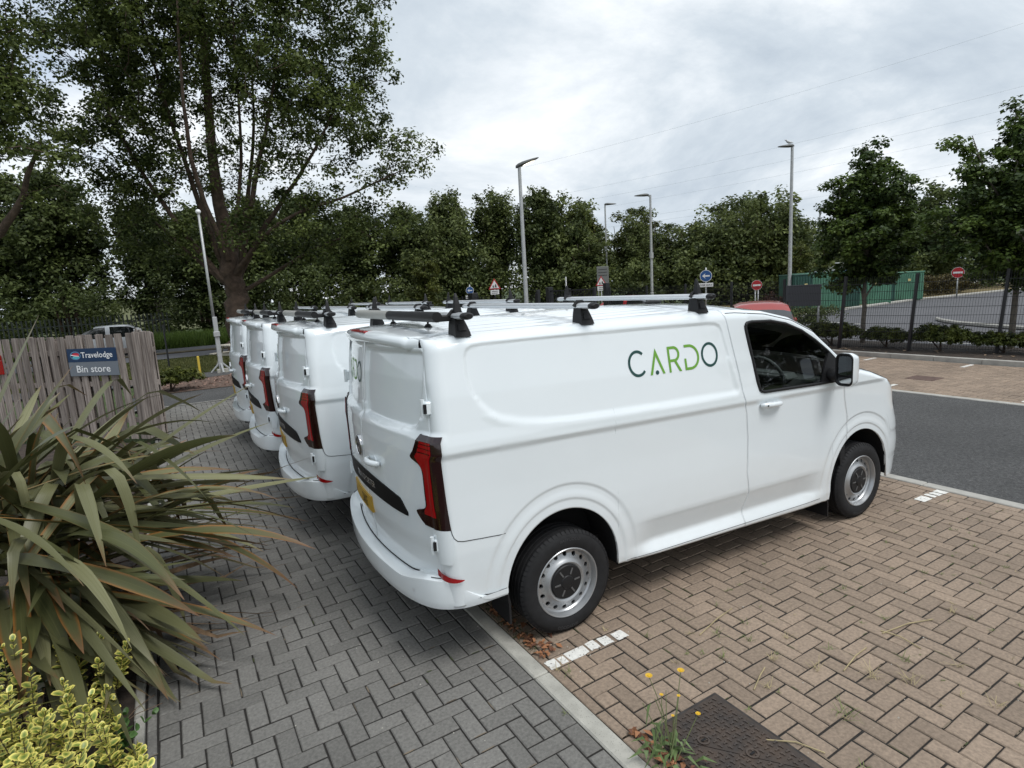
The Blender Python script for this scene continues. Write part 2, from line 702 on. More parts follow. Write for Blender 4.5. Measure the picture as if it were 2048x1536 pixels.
# painted bay lines: one patch per painted block, worn edges
def marking(name, patches):
    b = MB()
    r = random.Random(len(patches) * 7 + int(patches[0][0] * 100))
    for cx, cy, lx, ly in patches:
        hx, hy = lx / 2, ly / 2
        ring = [(-hx, -hy), (-hx * .3, -hy), (hx * .4, -hy), (hx, -hy), (hx, hy * .2), (hx, hy), (hx * .2, hy), (-hx * .5, hy), (-hx, hy), (-hx, -hy * .2)]
        pts = [(cx + x * (1 - abs(r.gauss(0, .07))), cy + y * (1 - abs(r.gauss(0, .09)))) for x, y in ring]
        b.add([(x, y, 0.0035) for x, y in pts], [tuple(range(len(pts)))])
    o = b.build(name, m_paint)
    o['kind'] = 'structure'


marking('bay_marking', [(0.155, -.50, .075, .085), (0.225, -.505, .05, .07), (0.335, -.50, .15, .085), (0.455, -.495, .075, .09), (0.55, -.50, .08, .09), (0.66, -.51, .09, .085)])
marking('bay_marking', [(4.69, -.545, .085, .11), (4.60, -.54, .07, .10), (4.52, -.53, .06, .10), (4.38, -.53, .16, .10)])
for yy in (-2.0, 0.48, 2.50, 4.48, 6.5, 8.6, 10.8):
    marking('bay_marking', [(13.12 - .1 * k, yy, .092, .09) for k in range(5)])
marking('bay_marking', [(9.66 + .1 * k, 0.45, .092, .09) for k in range(4)])
marking('bay_marking', [(9.66 + .1 * k, 2.47, .092, .09) for k in range(4)])

# asphalt and planting left of the row, far ground
sheet('footpath', -2.4, 4.75, 11.96, 14.2, -0.012, m_tar)
sheet('path_edging', -2.4, 4.75, 11.90, 11.955, -0.004, m_conc2)
poly_sheet('mulch_bed', [(-2.4, 14.2), (0.2, 14.2), (4.75, 16.0), (4.75, 18.2), (-0.9, 16.9), (-2.4, 16.6)], 0.0, M('bark_mulch', (0.13, 0.085, 0.065), 0.95, noise=(14, 0.55), bump=(40, 0.03), tex='World'))
poly_sheet('service_strip', [(-8, 16.7), (-0.9, 17.0), (4.75, 18.3), (4.75, 19.6), (-0.5, 18.6), (-8, 18.3)], -0.008, m_tar)
sheet('estate_road', -60, 13.0, 26.5, 33.5, -0.03, m_tar2)
b = MB()
b.box((-23.5, 29.9, -0.01), (73, 0.9, 0.06), bev=.01)
o = b.build('road_verge_strip', M('verge', (0.07, 0.055, 0.03), 0.95, noise=(3, 0.4), tex='World'))
o['kind'] = 'structure'
# planting beds
poly_sheet('planting_bed', [(-1.945, -6), (-1.945, 8.0), (-7, 12.4), (-12, 8), (-9, -6)], 0.012, m_soil)
poly_sheet('fence_bed', [(13.44, -9), (15.9, -9), (15.9, 30), (13.44, 30)], 0.075, m_soil)
# road beyond the fence
poly_sheet('access_road', [(15.92, -14), (48, -14), (62, 13.5), (38, 15.2), (29, 14.6), (24.8, 14.0), (21.5, 15.8), (18.3, 19), (17.8, 26), (15.92, 30)], -0.02, m_tar2)
isl = [(24.3, 8.0), (23.6, 7.55), (22.6, 6.6), (21.8, 5.4), (21.2, 4.2), (20.2, 1), (19, -6), (40, -6), (34, 7), (29, 8.8), (26, 8.6)]
poly_sheet('traffic_island', isl, 0.09, m_tar2, 0.12)
b = MB()
b.tube([(x, y, 0.05) for x, y in isl[:7]], 0.07, 6)
o = b.build('island_kerb', m_conc2)
o['kind'] = 'structure'
poly_sheet('verge', [(21.5, 16.0), (24.8, 14.2), (29, 14.8), (38, 15.4), (62, 13.7), (66, 24), (30, 26), (18.5, 26), (18.6, 19.2)], 0.05, M('dry_grass', (0.16, 0.125, 0.055), 0.95, noise=(2, 0.35), bump=(30, 0.02), tex='World'), 0.08)
b = MB()
b.tube([(x, y, 0.03) for x, y in [(18.3, 26), (18.45, 19.1), (21.5, 15.9), (24.8, 14.1), (29, 14.7), (38, 15.3), (62, 13.6)]], 0.08, 6)
o = b.build('verge_kerb', m_conc2)
o['kind'] = 'structure'
for ln, (xa, ya, xb, yb) in enumerate([(16.9, 5.0, 17.6, 1.2), (19.4, 7.5, 20.6, 10.2), (22.0, 9.6, 23.0, 12.4), (17.1, -1, 16.9, -5)]):
    dx, dy = xb - xa, yb - ya
    L_ = math.hypot(dx, dy)
    px_, py_ = -dy / L_ * .05, dx / L_ * .05
    poly_sheet('road_marking', [(xa - px_, ya - py_), (xb - px_, yb - py_), (xb + px_, yb + py_), (xa + px_, ya + py_)], -0.014, m_paint)

# ------------------------------------------------------------------ the vans
m_white = M('white_paint', (0.745, 0.795, 0.82), 0.28, spec=0.5, coat=1.0, noise=(2.5, 0.012))
# faint road film low down on the body
_t = m_white.node_tree
_b = _t.nodes['Principled BSDF']
_src = _b.inputs['Base Color'].links[0].from_socket
_tco = _t.nodes.new('ShaderNodeTexCoord')
_sp = _t.nodes.new('ShaderNodeSeparateXYZ')
_t.links.new(_tco.outputs['Object'], _sp.inputs[0])
_z = _t.nodes.new('ShaderNodeMapRange')
for _i, _v in enumerate((.85, .33, 0.0, 1.0)):
    _z.inputs[_i + 1].default_value = _v
_t.links.new(_sp.outputs[2], _z.inputs[0])
_n = _t.nodes.new('ShaderNodeTexNoise')
_n.inputs['Scale'].default_value = 7.0
_n.inputs['Detail'].default_value = 8.0
_n.inputs['Roughness'].default_value = .7
_t.links.new(_tco.outputs['Object'], _n.inputs[0])
_m = _t.nodes.new('ShaderNodeMath')
_m.operation = 'MULTIPLY'
_t.links.new(_z.outputs[0], _m.inputs[0])
_t.links.new(_n.outputs['Fac'], _m.inputs[1])
_k = _t.nodes.new('ShaderNodeMath')
_k.operation = 'MULTIPLY'
_k.inputs[1].default_value = .30
_t.links.new(_m.outputs[0], _k.inputs[0])
_x = _t.nodes.new('ShaderNodeMix')
_x.data_type = 'RGBA'
_x.inputs[7].default_value = (.40, .37, .33, 1)
_t.links.new(_k.outputs[0], _x.inputs[0])
_t.links.new(_src, _x.inputs[6])
_t.links.new(_x.outputs[2], _b.inputs['Base Color'])
m_strip = M('gloss_black_strip', (0.006, 0.006, 0.007), 0.5, spec=0.15)
m_black = M('black_plastic', (0.012, 0.012, 0.013), 0.5, spec=0.3, bump=(200, 0.0006))
m_rubber = M('tyre_rubber', (0.015, 0.015, 0.016), 0.75, spec=.3, noise=(20, 0.25))
m_liner = M('dark_liner', (0.006, 0.006, 0.007), 0.9)
m_steel = M('silver_wheel_paint', (0.40, 0.41, 0.42), 0.36, metal=0.7)
m_alu = M('anodised_aluminium', (0.62, 0.64, 0.66), 0.34, metal=0.6)
m_roller = M('roller_grey', (0.30, 0.30, 0.28), 0.5)
m_red = M('tail_red', (0.30, 0.003, 0.006), 0.15, coat=0.5)
m_redk = M('tail_dark_red', (0.014, 0.0025, 0.003), 0.12, coat=0.5)
m_plate = M('plate_yellow', (0.42, 0.25, 0.02), 0.5)
m_chrome = M('chrome', (0.7, 0.7, 0.72), 0.12, metal=1.0)
m_ldark = M('logo_dark_green', (0.008, 0.055, 0.05), 0.4)
m_lgreen = M('logo_green', (0.14, 0.34, 0.035), 0.4)
m_glass = glass('window_glass', (0.78, 0.85, 0.82), 1.75)
m_mirror = M('mirror_glass', (0.55, 0.58, 0.6), 0.03, metal=1.0)
m_seat = M('seat_fabric', (0.085, 0.087, 0.092), 0.85)
m_dash = M('dashboard', (0.085, 0.088, 0.092), 0.6)


def lerp_pts(x, pts):
    a = np.array(pts)
    return np.interp(x, a[:, 0], a[:, 1])


_zg = np.linspace(0.15, 2.05, 1901)


def prof_fn(pts, sig):
    w = lerp_pts(_zg, pts)
    k = np.exp(-0.5 * (np.arange(-60, 61) / (sig * 1000)) ** 2)
    k /= k.sum()
    w = np.convolve(np.pad(w, 60, mode='edge'), k, 'valid')
    return lambda z: np.interp(z, _zg, w)


UP = [(.72, .995), (.85, .992), (1.05, .984), (1.18, .981), (1.268, .979), (1.296, .990), (1.300, .992), (1.345, .986), (1.40, .975), (1.60, .948), (1.86, .900), (2.0, .87)]
W_mid = prof_fn([(.20, .90), (.29, .945), (.325, .986), (.365, .992), (.378, .990), (.440, .952), (.46, .950), (.600, .988), (.612, .993), (.64, .996)] + UP, .0025)
W_pln = prof_fn([(.20, .93), (.30, .970), (.40, .986), (.60, .993)] + UP, .0025)
ARCH = [(-0.02, .395, .415, .437, .565), (3.055, .385, .410, .430, .55)]     # xc, zc, a, b, flare radius
RECESS = np.array([(-.585, 1.72), (-.580, 1.82), (-.565, 1.862), (-.53, 1.882), (-.46, 1.888), (-.05, 1.886), (.7, 1.876), (1.30, 1.862), (1.375, 1.855), (1.415, 1.835), (1.432, 1.80), (1.53, 1.37), (1.53, 1.345), (1.50, 1.333), (.9, 1.344), (.5, 1.356), (.1, 1.372), (-.12, 1.39), (-.28, 1.415), (-.40, 1.45), (-.48, 1.495), (-.54, 1.56), (-.57, 1.63)])
WIN = np.array([(1.755, 1.325), (1.735, 1.40), (1.672, 1.78), (1.672, 1.81), (1.69, 1.828), (1.74, 1.834), (1.95, 1.824), (2.12, 1.79), (2.30, 1.722), (2.46, 1.632), (2.60, 1.532), (2.70, 1.445), (2.775, 1.365), (2.80, 1.31), (2.78, 1.285), (2.5, 1.288), (1.80, 1.312)])


def inside(px, pz, poly):
    r = np.zeros(px.shape, bool)
    n = len(poly)
    for i in range(n):
        x1, z1 = poly[i]
        x2, z2 = poly[(i + 1) % n]
        c = (z1 > pz) != (z2 > pz)
        r ^= c & (px < (x2 - x1) * (pz - z1) / ((z2 - z1) if z2 != z1 else 1e-9) + x1)
    return r


def near_poly(px, pz, poly):
    """distance and nearest point on a closed polyline"""
    best = np.full(px.shape, 1e9)
    bx, bz = px.copy(), pz.copy()
    n = len(poly)
    for i in range(n):
        a, b = poly[i], poly[(i + 1) % n]
        d = b - a
        t = np.clip(((px - a[0]) * d[0] + (pz - a[1]) * d[1]) / (d @ d), 0, 1)
        qx, qz = a[0] + t * d[0], a[1] + t * d[1]
        e = np.hypot(px - qx, pz - qz)
        k = e < best
        best[k], bx[k], bz[k] = e[k], qx[k], qz[k]
    return best, bx, bz


def xr0(z):            # rear doors, centre line
    return lerp_pts(z, [(.3, -.915), (.5, -.925), (.75, -.945), (1.0, -.955), (1.30, -.958), (1.385, -.952), (1.43, -.925), (1.70, -.905), (1.90, -.878), (2.0, -.865)])


RB = 0.125             # how far the rear bulges from corner to centre
RC_X, RC_Y = 0.080, 0.075   # rear corner


def t_edge(x):
    return lerp_pts(x, [(-1.0, 1.915), (-.6, 1.936), (1.3, 1.940), (1.6, 1.932), (1.9, 1.902), (2.2, 1.833), (2.45, 1.724), (2.73, 1.508), (2.86, 1.405), (2.95, 1.362), (3.2, 1.295), (3.45, 1.20), (3.7, 1.05), (3.9, .94), (4.05, .885)])


def side_w(x, z):
    """half width of the body side with all its pressings"""
    zs = z + 0.022 * x * sm(1.85, 1.6, z)
    m = sm(.44, .75, x) * sm(2.62, 2.25, x)
    w = W_mid(zs) * m + W_pln(zs) * (1 - m)
    d, _, _ = near_poly(x, z, RECESS)
    ins = inside(x, z, RECESS)
    wid = np.where(z > 1.6, .012, .032)
    w = w - np.where(ins, .010 * np.clip(d / wid, 0, 1), 0)
    # raised lip just under the pressing
    w = w + np.where(~ins & (z < 1.5), .0015 * np.clip((.045 - d) / .03, 0, 1), 0)
    for xc, zc, a, b_, fl in ARCH:
        r = np.hypot((x - xc) / 1.0, (z - zc) * (a / b_))
        w = w - .0065 * np.clip((fl + .004 - r) / .014, 0, 1) * sm(.2, .45, z) + .004 * sm(fl - .03, fl - .075, r) - .006 * sm(fl - .085, fl - .10, r)
    t = t_edge(x)
    rr = np.where(x < 1.7, .060, .042)
    q = np.clip((z - (t - rr * 1.15)) / (rr * 1.15), 0, .985)
    return w - rr * (1 - np.sqrt(1 - q * q))


def yout(z):
    z = np.asarray(z, float)
    return side_w(np.full(z.shape, -.70), np.minimum(z, 1.89)) - RC_Y


def rear_x(y, z):
    return xr0(z) + RB * (np.abs(y) / .905) ** 2


def bseam(z):
    return lerp_pts(z, [(.2, 1.585), (.45, 1.60), (.56, 1.625), (.72, 1.605), (.98, 1.622), (1.17, 1.612), (1.33, 1.57), (1.40, 1.56), (1.9, 1.475), (2, 1.46)])


def aseam(z):
    return lerp_pts(z, [(.2, 2.86), (.76, 2.845), (.95, 2.838), (1.10, 2.80), (1.22, 2.785), (1.4, 2.77), (2, 2.76)])


# nominal columns
cols = []
NC = 12
for k in range(NC + 1):
    cols.append(('c', k / NC * math.pi / 2))
GAP = 0.0045


def xs_between(a, b):
    out = set(np.round(np.linspace(a, b, int((b - a) / .0125) + 1), 5))
    for xc, zc, A, Bz, fl in ARCH:
        lo, hi = xc - A, xc + A
        if hi < a or lo > b:
            continue
        out = {v for v in out if not (lo - .004 < v < hi + .004)}
        for t in np.linspace(0, math.pi, 56):
            v = xc + A * math.cos(t)
            if a + .003 < v < b - .003:
                out.add(round(v, 5))
        for v in (lo - .0012, hi + .0012):
            if a < v < b:
                out.add(v)
    out = {v for v in out if a + .0015 < v < b - .0015}
    return sorted(out | {a, b})


BN, AN = 1.60, 2.82
XR_N = -.82 + RC_X
NOSE0 = 3.40
A1 = xs_between(XR_N + .01, BN - GAP / 2)
A2 = xs_between(BN + GAP / 2, AN - GAP / 2)
A3 = xs_between(AN + GAP / 2, NOSE0)
NF = 22
NR = 150


def bottom(x):
    b = lerp_pts(x, [(-1, .425), (-.44, .425), (-.43, .372), (.40, .352), (2.6, .272), (2.66, .272), (3.46, .30), (4.1, .30)])
    for xc, zc, A, Bz, fl in ARCH:
        q = (x - xc) / A
        b = np.where(abs(q) < 1, np.maximum(b, zc + Bz * np.sqrt(np.clip(1 - q * q, 0, 1))), b)
    return b


def column(kind, val):
    """(NR,3) points of one column on the right side"""
    v = np.linspace(0, 1, NR)
    if kind == 'c':
        th = val
        xb = float(xr0(np.array([.6]))[0]) + RB + RC_X * (1 - math.cos(th))
        b, t = .425, float(t_edge(np.array([-.75]))[0])
        z = b + (t - b) * v
        x = rear_x(yout(z), z) + RC_X * (1 - math.cos(th))
        w = side_w(x, z) - RC_Y * (1 - math.sin(th))
        return np.c_[x, -w, z]
    if kind == 'x':
        x0 = val
        # follow the door shut lines
        def xw(z):
            dB = bseam(z) - BN
            dA = aseam(z) - AN
            dR = rear_x(yout(z), z) + .82
            wB = max(0, 1 - abs(x0 - BN) / .5)
            wA = max(0, 1 - abs(x0 - AN) / .16)
            wR = max(0, 1 - (x0 - XR_N) / .26)
            return x0 + dB * wB + dA * wA + dR * wR
        z = np.full(NR, 1.0)
        xbot = xtop = x0
        for _ in range(4):
            b = float(bottom(np.array([xbot]))[0])
            t = float(t_edge(np.array([xtop]))[0])
            z = b + (t - b) * v
            x = xw(z)
            xbot, xtop = x[0], x[-1]
        return np.c_[x, -side_w(x, z), z]
    th = val                                   # front corner
    xe = NOSE0 + .62 * math.sin(th)
    b = float(bottom(np.array([xe]))[0])
    t = float(t_edge(np.array([xe]))[0])
    z = b + (t - b) * v
    xf = lerp_pts(z, [(.25, 3.97), (.45, 4.05), (.62, 4.06), (.80, 4.0), (.95, 3.90), (1.2, 3.80)])
    x = NOSE0 + (xf - NOSE0) * math.sin(th)
    xq = np.full(NR, NOSE0)
    w = side_w(np.minimum(x, NOSE0 + .1), np.minimum(z, 1.19))
    w = .42 + (w - .42) * math.cos(th)
    return np.c_[x, -w, z]


C_rear = [column('c', k / NC * math.pi / 2) for k in range(NC + 1)] + [column('x', x) for x in A1]
C_door = [column('x', x) for x in A2]
C_wing = [column('x', x) for x in A3] + [column('n', k / NF * math.pi / 2) for k in range(1, NF + 1)]
TOPX = np.array([c[-1] for c in C_rear + C_door + C_wing])


def lattice(Cs, fold_first, fold_last, fold_bot=True):
    G = np.array(Cs)                                  # (n, NR, 3)
    if fold_first:
        g = G[0].copy()
        g[:, 1] += .02
        G = np.concatenate([g[None], G])
    if fold_last:
        g = G[-1].copy()
        g[:, 1] += .02
        G = np.concatenate([G, g[None]])
    if fold_bot:
        g = G[:, :1].copy()
        g[:, :, 1] += .018
        g[:, :, 2] += .002
        G = np.concatenate([g, G], axis=1)
    return G


def grid_faces(n, m, mask=None, flip=False):
    i, j = np.meshgrid(np.arange(n - 1), np.arange(m - 1), indexing='ij')
    a = i * m + j
    Q = np.stack([a, a + m, a + m + 1, a + 1], -1).reshape(-1, 4)
    if mask is not None:
        Q = Q[mask.reshape(-1)]
    return Q[:, ::-1] if flip else Q


def compact(V, Q):
    u, inv = np.unique(Q, return_inverse=True)
    return V[u], inv.reshape(Q.shape)


def panel(name, Cs, parent, ff, fl, hole=None):
    G = lattice(Cs, ff, fl)
    n, m = G.shape[:2]
    mask = None
    if hole is not None:
        cx = (G[:-1, :-1] + G[1:, 1:]) / 2
        ins = inside(cx[..., 0], cx[..., 2], hole)
        mask = ~ins
        # snap rim vertices to the outline
        vin = np.zeros((n, m), bool)
        vin[:-1, :-1] |= ins
        vin[1:, :-1] |= ins
        vin[:-1, 1:] |= ins
        vin[1:, 1:] |= ins
        vout = np.zeros((n, m), bool)
        no = ~ins
        vout[:-1, :-1] |= no
        vout[1:, :-1] |= no
        vout[:-1, 1:] |= no
        vout[1:, 1:] |= no
        rim = vin & vout
        _, bx, bz = near_poly(G[..., 0][rim], G[..., 2][rim], hole)
        G[rim, 0], G[rim, 2] = bx, bz
    for s_, mirror in ((1, False), (-1, True)):
        V = G.reshape(-1, 3).copy()
        V[:, 1] *= s_
        Q = grid_faces(n, m, mask, flip=not mirror)
        V, Q = compact(V, Q)
        yield nobj(name, V, Q[:, ::-1], m_white, parent)


VAN = empty('panel_van')
sidep = list(panel('side_panel', C_rear, VAN, True, True))
doors = list(panel('front_door', C_door, VAN, True, True, hole=WIN))
wings = list(panel('front_wing', C_wing, VAN, True, False))

# ---- roof, windscreen, bonnet (share the top line of the sides)
NS = 61
sg = np.linspace(-1, 1, NS)
sg = np.sign(sg) * np.abs(sg) ** 0.85
Hc = lerp_pts(TOPX[:, 0], [(-1, 1.945), (-.6, 1.976), (1.4, 1.986), (1.7, 1.976), (1.95, 1.938), (2.2, 1.870), (2.5, 1.735), (2.9, 1.452), (2.98, 1.41), (3.3, 1.335), (3.6, 1.20), (3.85, 1.04), (4.02, .93)])
RX = TOPX[:, 0][:, None] - RB * (1 - sg[None] ** 2) * sm(-.2, -.80, TOPX[:, 0])[:, None] + .10 * (1 - sg[None] ** 2) * sm(2.2, 2.6, TOPX[:, 0])[:, None] * sm(3.6, 3.0, TOPX[:, 0])[:, None]
RY = -TOPX[:, 1][:, None] * sg[None]
crown = 1 - np.abs(sg) ** 2.6
ribs = .005 * np.cos(RY / .115 * 2 * math.pi) * sm(.72, .60, np.abs(RY)) * sm(-.62, -.45, RX) * sm(1.35, 1.15, RX)
ditch = -.010 * np.exp(-((np.abs(sg)[None] - .88) / .018) ** 2) * sm(1.6, 1.4, RX)
RZ = TOPX[:, 2][:, None] + (Hc - TOPX[:, 2])[:, None] * crown[None] + ribs + ditch
RG = np.stack([RX, RY, RZ], -1)
nT = len(TOPX)
cxm = (RX[:-1, :-1] + RX[1:, 1:]) / 2
csm = np.abs((sg[:-1] + sg[1:]) / 2)[None] * np.ones((nT - 1, 1))
txm = ((TOPX[:-1, 0] + TOPX[1:, 0]) / 2)[:, None] * np.ones((1, NS - 1))
is_ws = (txm > 1.98) & (txm < 2.86) & (csm < .93)
is_cowl = (txm >= 2.86) & (txm < 2.95)
is_bon = txm >= 2.95
for nm, mk, mt in (('roof', ~(is_ws | is_cowl | is_bon), m_white), ('windscreen', is_ws, m_glass), ('cowl', is_cowl, m_black), ('bonnet', is_bon, m_white)):
    V, Q = compact(RG.reshape(-1, 3), grid_faces(nT, NS, mk))
    if nm == 'bonnet':
        V = V + np.array([0, 0, .004])
    nobj(nm, V, Q, mt, VAN)

# ---- rear doors
ND = 70
DPAN = np.array([(-.07, 1.862), (-.79, 1.872), (-.825, 1.86), (-.835, 1.82), (-.83, 1.69), (-.805, 1.53), (-.785, 1.465), (-.75, 1.432), (-.70, 1.42), (-.40, 1.418), (-.07, 1.425), (-.05, 1.44), (-.045, 1.50), (-.045, 1.80), (-.05, 1.85)])
ROOFR = RG[0]




rear_doors = []
for s_ in (-1, 1):
    yv = np.linspace(0, 1, ND)
    zv = np.linspace(.525, 1.885, 150)
    Y, Z = np.meshgrid(yv, zv, indexing='ij')
    Y = .003 + Y * (yout(zv)[None] - .009)
    X = rear_x(Y, Z)
    d, _, _ = near_poly(-Y, Z, DPAN)
    ins = inside(-Y, Z, DPAN)
    X = X + np.where(ins, .016 * sm(0, .022, d), 0) - np.where(~ins & (Z < 1.5), .006 * sm(.045, .012, d), 0)
    # lower pressing and crease
    X = X + .010 * sm(.80, .70, Z) * sm(.52, .60, Z) - .006 * sm(1.31, 1.26, Z) * 0
    G = np.stack([X, s_ * Y, Z], -1)
    g0 = G[:1].copy()
    g0[..., 0] += .03
    g1 = G[-1:].copy()
    g1[..., 0] += .03
    G = np.concatenate([g0, G, g1])
    rear_doors.append(nobj('rear_door', G.reshape(-1, 3), grid_faces(ND + 2, 150, flip=(s_ > 0)), m_white, VAN))
DOOR_R, DOOR_L = rear_doors
# roof lip over the doors
b = MB()
vs, fs = [], []
lipw = [(.07, .004, 1.0), (.0, .002, 1), (-.022, -.006, 1), (-.034, -.022, 1), (-.036, -.045, 1), (-.022, -.062, 1), (.03, -.060, 1)]
for k in range(NS):
    f = 1 - .75 * max(0, abs(sg[k]) - .86) / .14
    for dx, dz, _ in lipw:
        vs.append((ROOFR[k, 0] + dx * (f if dx < 0 else 1), ROOFR[k, 1], ROOFR[k, 2] + dz * 1.05))
m_ = len(lipw)
for k in range(NS - 1):
    for i in range(m_ - 1):
        fs.append((k * m_ + i, (k + 1) * m_ + i, (k + 1) * m_ + i + 1, k * m_ + i + 1))
b.add(vs, fs)
b.build('roof_lip', m_white, VAN, smooth=True)


# ---- wrap-around coordinate for lamps: u<0 rear face (towards centre), 0..UC corner, beyond side
UC = 0.122


def surf(u, z, off=0.0):
    z_ = np.array([z], float)
    yo = float(yout(z_)[0])
    xR = float(rear_x(yo, z_)[0])
    if u < 0:
        y = -(yo + u)
        return (float(rear_x(y, z_)[0]) - off, y, z)
    if u < UC:
        th = u / UC * math.pi / 2
        x = xR + RC_X * (1 - math.cos(th))
        w = float(side_w(np.array([x]), z_)[0]) - RC_Y * (1 - math.sin(th))
        return (x - off * math.cos(th), -(w + off * math.sin(th)), z)
    x = xR + RC_X + (u - UC)
    return (x, -(float(side_w(np.array([x]), z_)[0]) + off), z)


def wrap_patch(rows, off, n=22):
    """rows: (z, u0, u1)"""
    vs, fs = [], []
    for z, u0, u1 in rows:
        for k in range(n + 1):
            e = 0.0 if k in (0, n) else off
            u = u0 + (u1 - u0) * (0 if k <= 1 else (1 if k >= n - 1 else (k - 1) / (n - 2)))
            vs.append(surf(u, z, e))
    for i in range(len(rows) - 1):
        for k in range(n):
            a = i * (n + 1) + k
            fs.append((a, a + 1, a + n + 2, a + n + 1))
    return vs, fs


def dense(rows, n=40):
    a = np.array(rows)
    z = np.concatenate([np.linspace(a[i, 0], a[i + 1, 0], max(2, int(abs(a[i, 0] - a[i + 1, 0]) / .012) + 1))[:-1] for i in range(len(a) - 1)] + [[a[-1, 0]]])
    zz_ = a[:, 0][::-1]
    z = np.linspace(a[0, 0], a[-1, 0], 64)
    u0, u1 = np.interp(z, zz_, a[:, 1][::-1]), np.interp(z, zz_, a[:, 2][::-1])
    k_ = np.array([1, 2, 1.]) / 4
    u0 = np.convolve(np.pad(u0, 1, mode='edge'), k_, 'valid')
    return list(zip(z, u0, u1))


def mirror_copy(o, parent):
    me = o.data.copy()
    for v in me.vertices:
        v.co.y = -v.co.y
    me.flip_normals()
    return link(bpy.data.objects.new(o.name.split('.')[0], me), parent)


lampR = dense([(1.417, -.070, .086), (1.412, -.076, .088), (1.36, -.112, .089), (1.30, -.150, .090), (1.285, -.156, .090), (1.270, -.153, .091), (1.255, -.085, .091), (1.235, -.058, .091), (1.20, -.048, .092), (1.02, -.048, .097), (1.0, -.055, .098), (.985, -.09, .098), (.972, -.150, .099), (.955, -.150, .099), (.915, -.110, .100), (.900, -.082, .101), (.895, -.076, .101)])
v, f = wrap_patch(lampR, .012)
b = MB()
b.add(v, f)
tl = b.build('tail_lamp', m_redk, VAN, smooth=True, angle=50)
v, f = wrap_patch(dense([(1.385, -.055, .030), (1.29, -.105, .028), (1.25, -.060, .026), (1.21, -.032, .025), (1.02, -.030, .028), (.985, -.06, .032), (.965, -.06, .032)]), .0165)
b = MB()
b.add(v, f)
rl = b.build('red_lens', m_red, tl, smooth=True, angle=50)
b = MB()
for z0, z1, u0, u1 in ((1.32, 1.325, -.10, .028), (1.345, 1.349, -.08, .03), (1.368, 1.372, -.06, .03)):
    v, f = wrap_patch([(z1, u0, u1), (z0, u0, u1)], .0175, 14)
    b.add(v, f)
b.build('lens_ribs', m_redk, tl)
tl2 = mirror_copy(tl, VAN)
mirror_copy(rl, tl2)

# ---- panel gap lines lying on the surface
def gapline(pts, r=.0022, name='shut_line', parent=None):
    b = MB()
    b.tube(pts, r, 6)
    return b.build(name, m_liner, parent or VAN)


gl = []
for u, z in [(.100, .895), (.103, .868), (.111, .842), (.128, .822), (.16, .812), (.22, .806), (.28, .800), (.34, .795), (.39, .79), (.428, .788)]:
    gl.append(surf(u, z, .0006))
gapline(gl)
gapline([(x, -(float(side_w(np.array([x]), np.array([z]))[0]) + .0005), z) for x, z in [(x, .372 - .022 * x) for x in np.linspace(.46, 2.5, 40)]], .0016, 'sill_line')
# door top line along roof and pillar, seam along the roof side
for s_ in (1, -1):
    pts = []
    for x in np.linspace(1.50, 2.74, 40):
        z = float(t_edge(np.array([x]))[0]) - .022
        pts.append((x, -s_ * (float(side_w(np.array([x]), np.array([z]))[0]) + .0006), z))
    gapline(pts, .0028, 'shut_line', doors[0] if s_ == 1 else doors[1])
# fuel flap on the left side is out of sight; rear-quarter vent likewise


# ---- bumper: swept round the rear
def bumper_path():
    ctl = [(-.44, -.986), (-.54, -.990), (-.64, -.989), (-.72, -.977), (-.79, -.945), (-.845, -.900), (-.885, -.835), (-.918, -.74), (-.950, -.58), (-.980, -.35), (-.995, -.15), (-.998, 0)]
    C_ = [Vector((*c, 0)) for c in ctl]
    P = []
    for i in range(len(C_) - 1):
        p0, p1, p2, p3 = C_[max(i - 1, 0)], C_[i], C_[i + 1], C_[min(i + 2, len(C_) - 1)]
        for t in (0, .25, .5, .75):
            P.append(.5 * ((2 * p1) + (p2 - p0) * t + (2 * p0 - 5 * p1 + 4 * p2 - p3) * t * t + (3 * p1 - p0 - 3 * p2 + p3) * t ** 3))
    P.append(C_[-1])
    return P + [Vector((p.x, -p.y, 0)) for p in P[:-1][::-1]]


BP = bumper_path()
bs, tot = [0], 0
for a, c in zip(BP, BP[1:]):
    tot += (c - a).length
    bs.append(tot)
vs, fs = [], []
prof_n = 11
for i, p in enumerate(BP):
    d = (BP[min(i + 1, len(BP) - 1)] - BP[max(i - 1, 0)]).normalized()
    out = Vector((d.y, -d.x, 0))
    if out.dot(p - Vector((0, 0, 0))) < 0:
        out = -out
    e = min(bs[i], tot - bs[i])
    k = float(sm(.05, .50, e))              # 0 at the wheel arch, 1 at the rear
    top = .438 + .150 * float(sm(.10, .40, e)) - .062 * float(sm(.44, .80, e))
    low = .405 - .022 * float(sm(.4, .9, e))
    step = .008 + .085 * float(sm(.46, .78, e))
    pr = [(-.05, low - .004), (-.012, low - .003), (.002, low + .006), (.008, low + .03), (.010, low + .05), (.010, top - .014), (.0085, top - .004), (-.003, top), (-step, top + .006), (-step - .012, top + .014), (-step - .06, top + .014)]
    if e < .3:
        h_ = max(.02, top - low)
        pr = [(o_, low + (z - low) * 1.0 if z < top else z) for o_, z in pr]
    for o_, z in pr:
        q = p + out * o_
        vs.append((q.x, q.y, z))
for i in range(len(BP) - 1):
    for k in range(prof_n - 1):
        fs.append((i * prof_n + k, (i + 1) * prof_n + k, (i + 1) * prof_n + k + 1, i * prof_n + k + 1))
b = MB()
b.add(vs, fs)
bump = b.build('rear_bumper', m_white, VAN, smooth=True, angle=28)
b = MB()
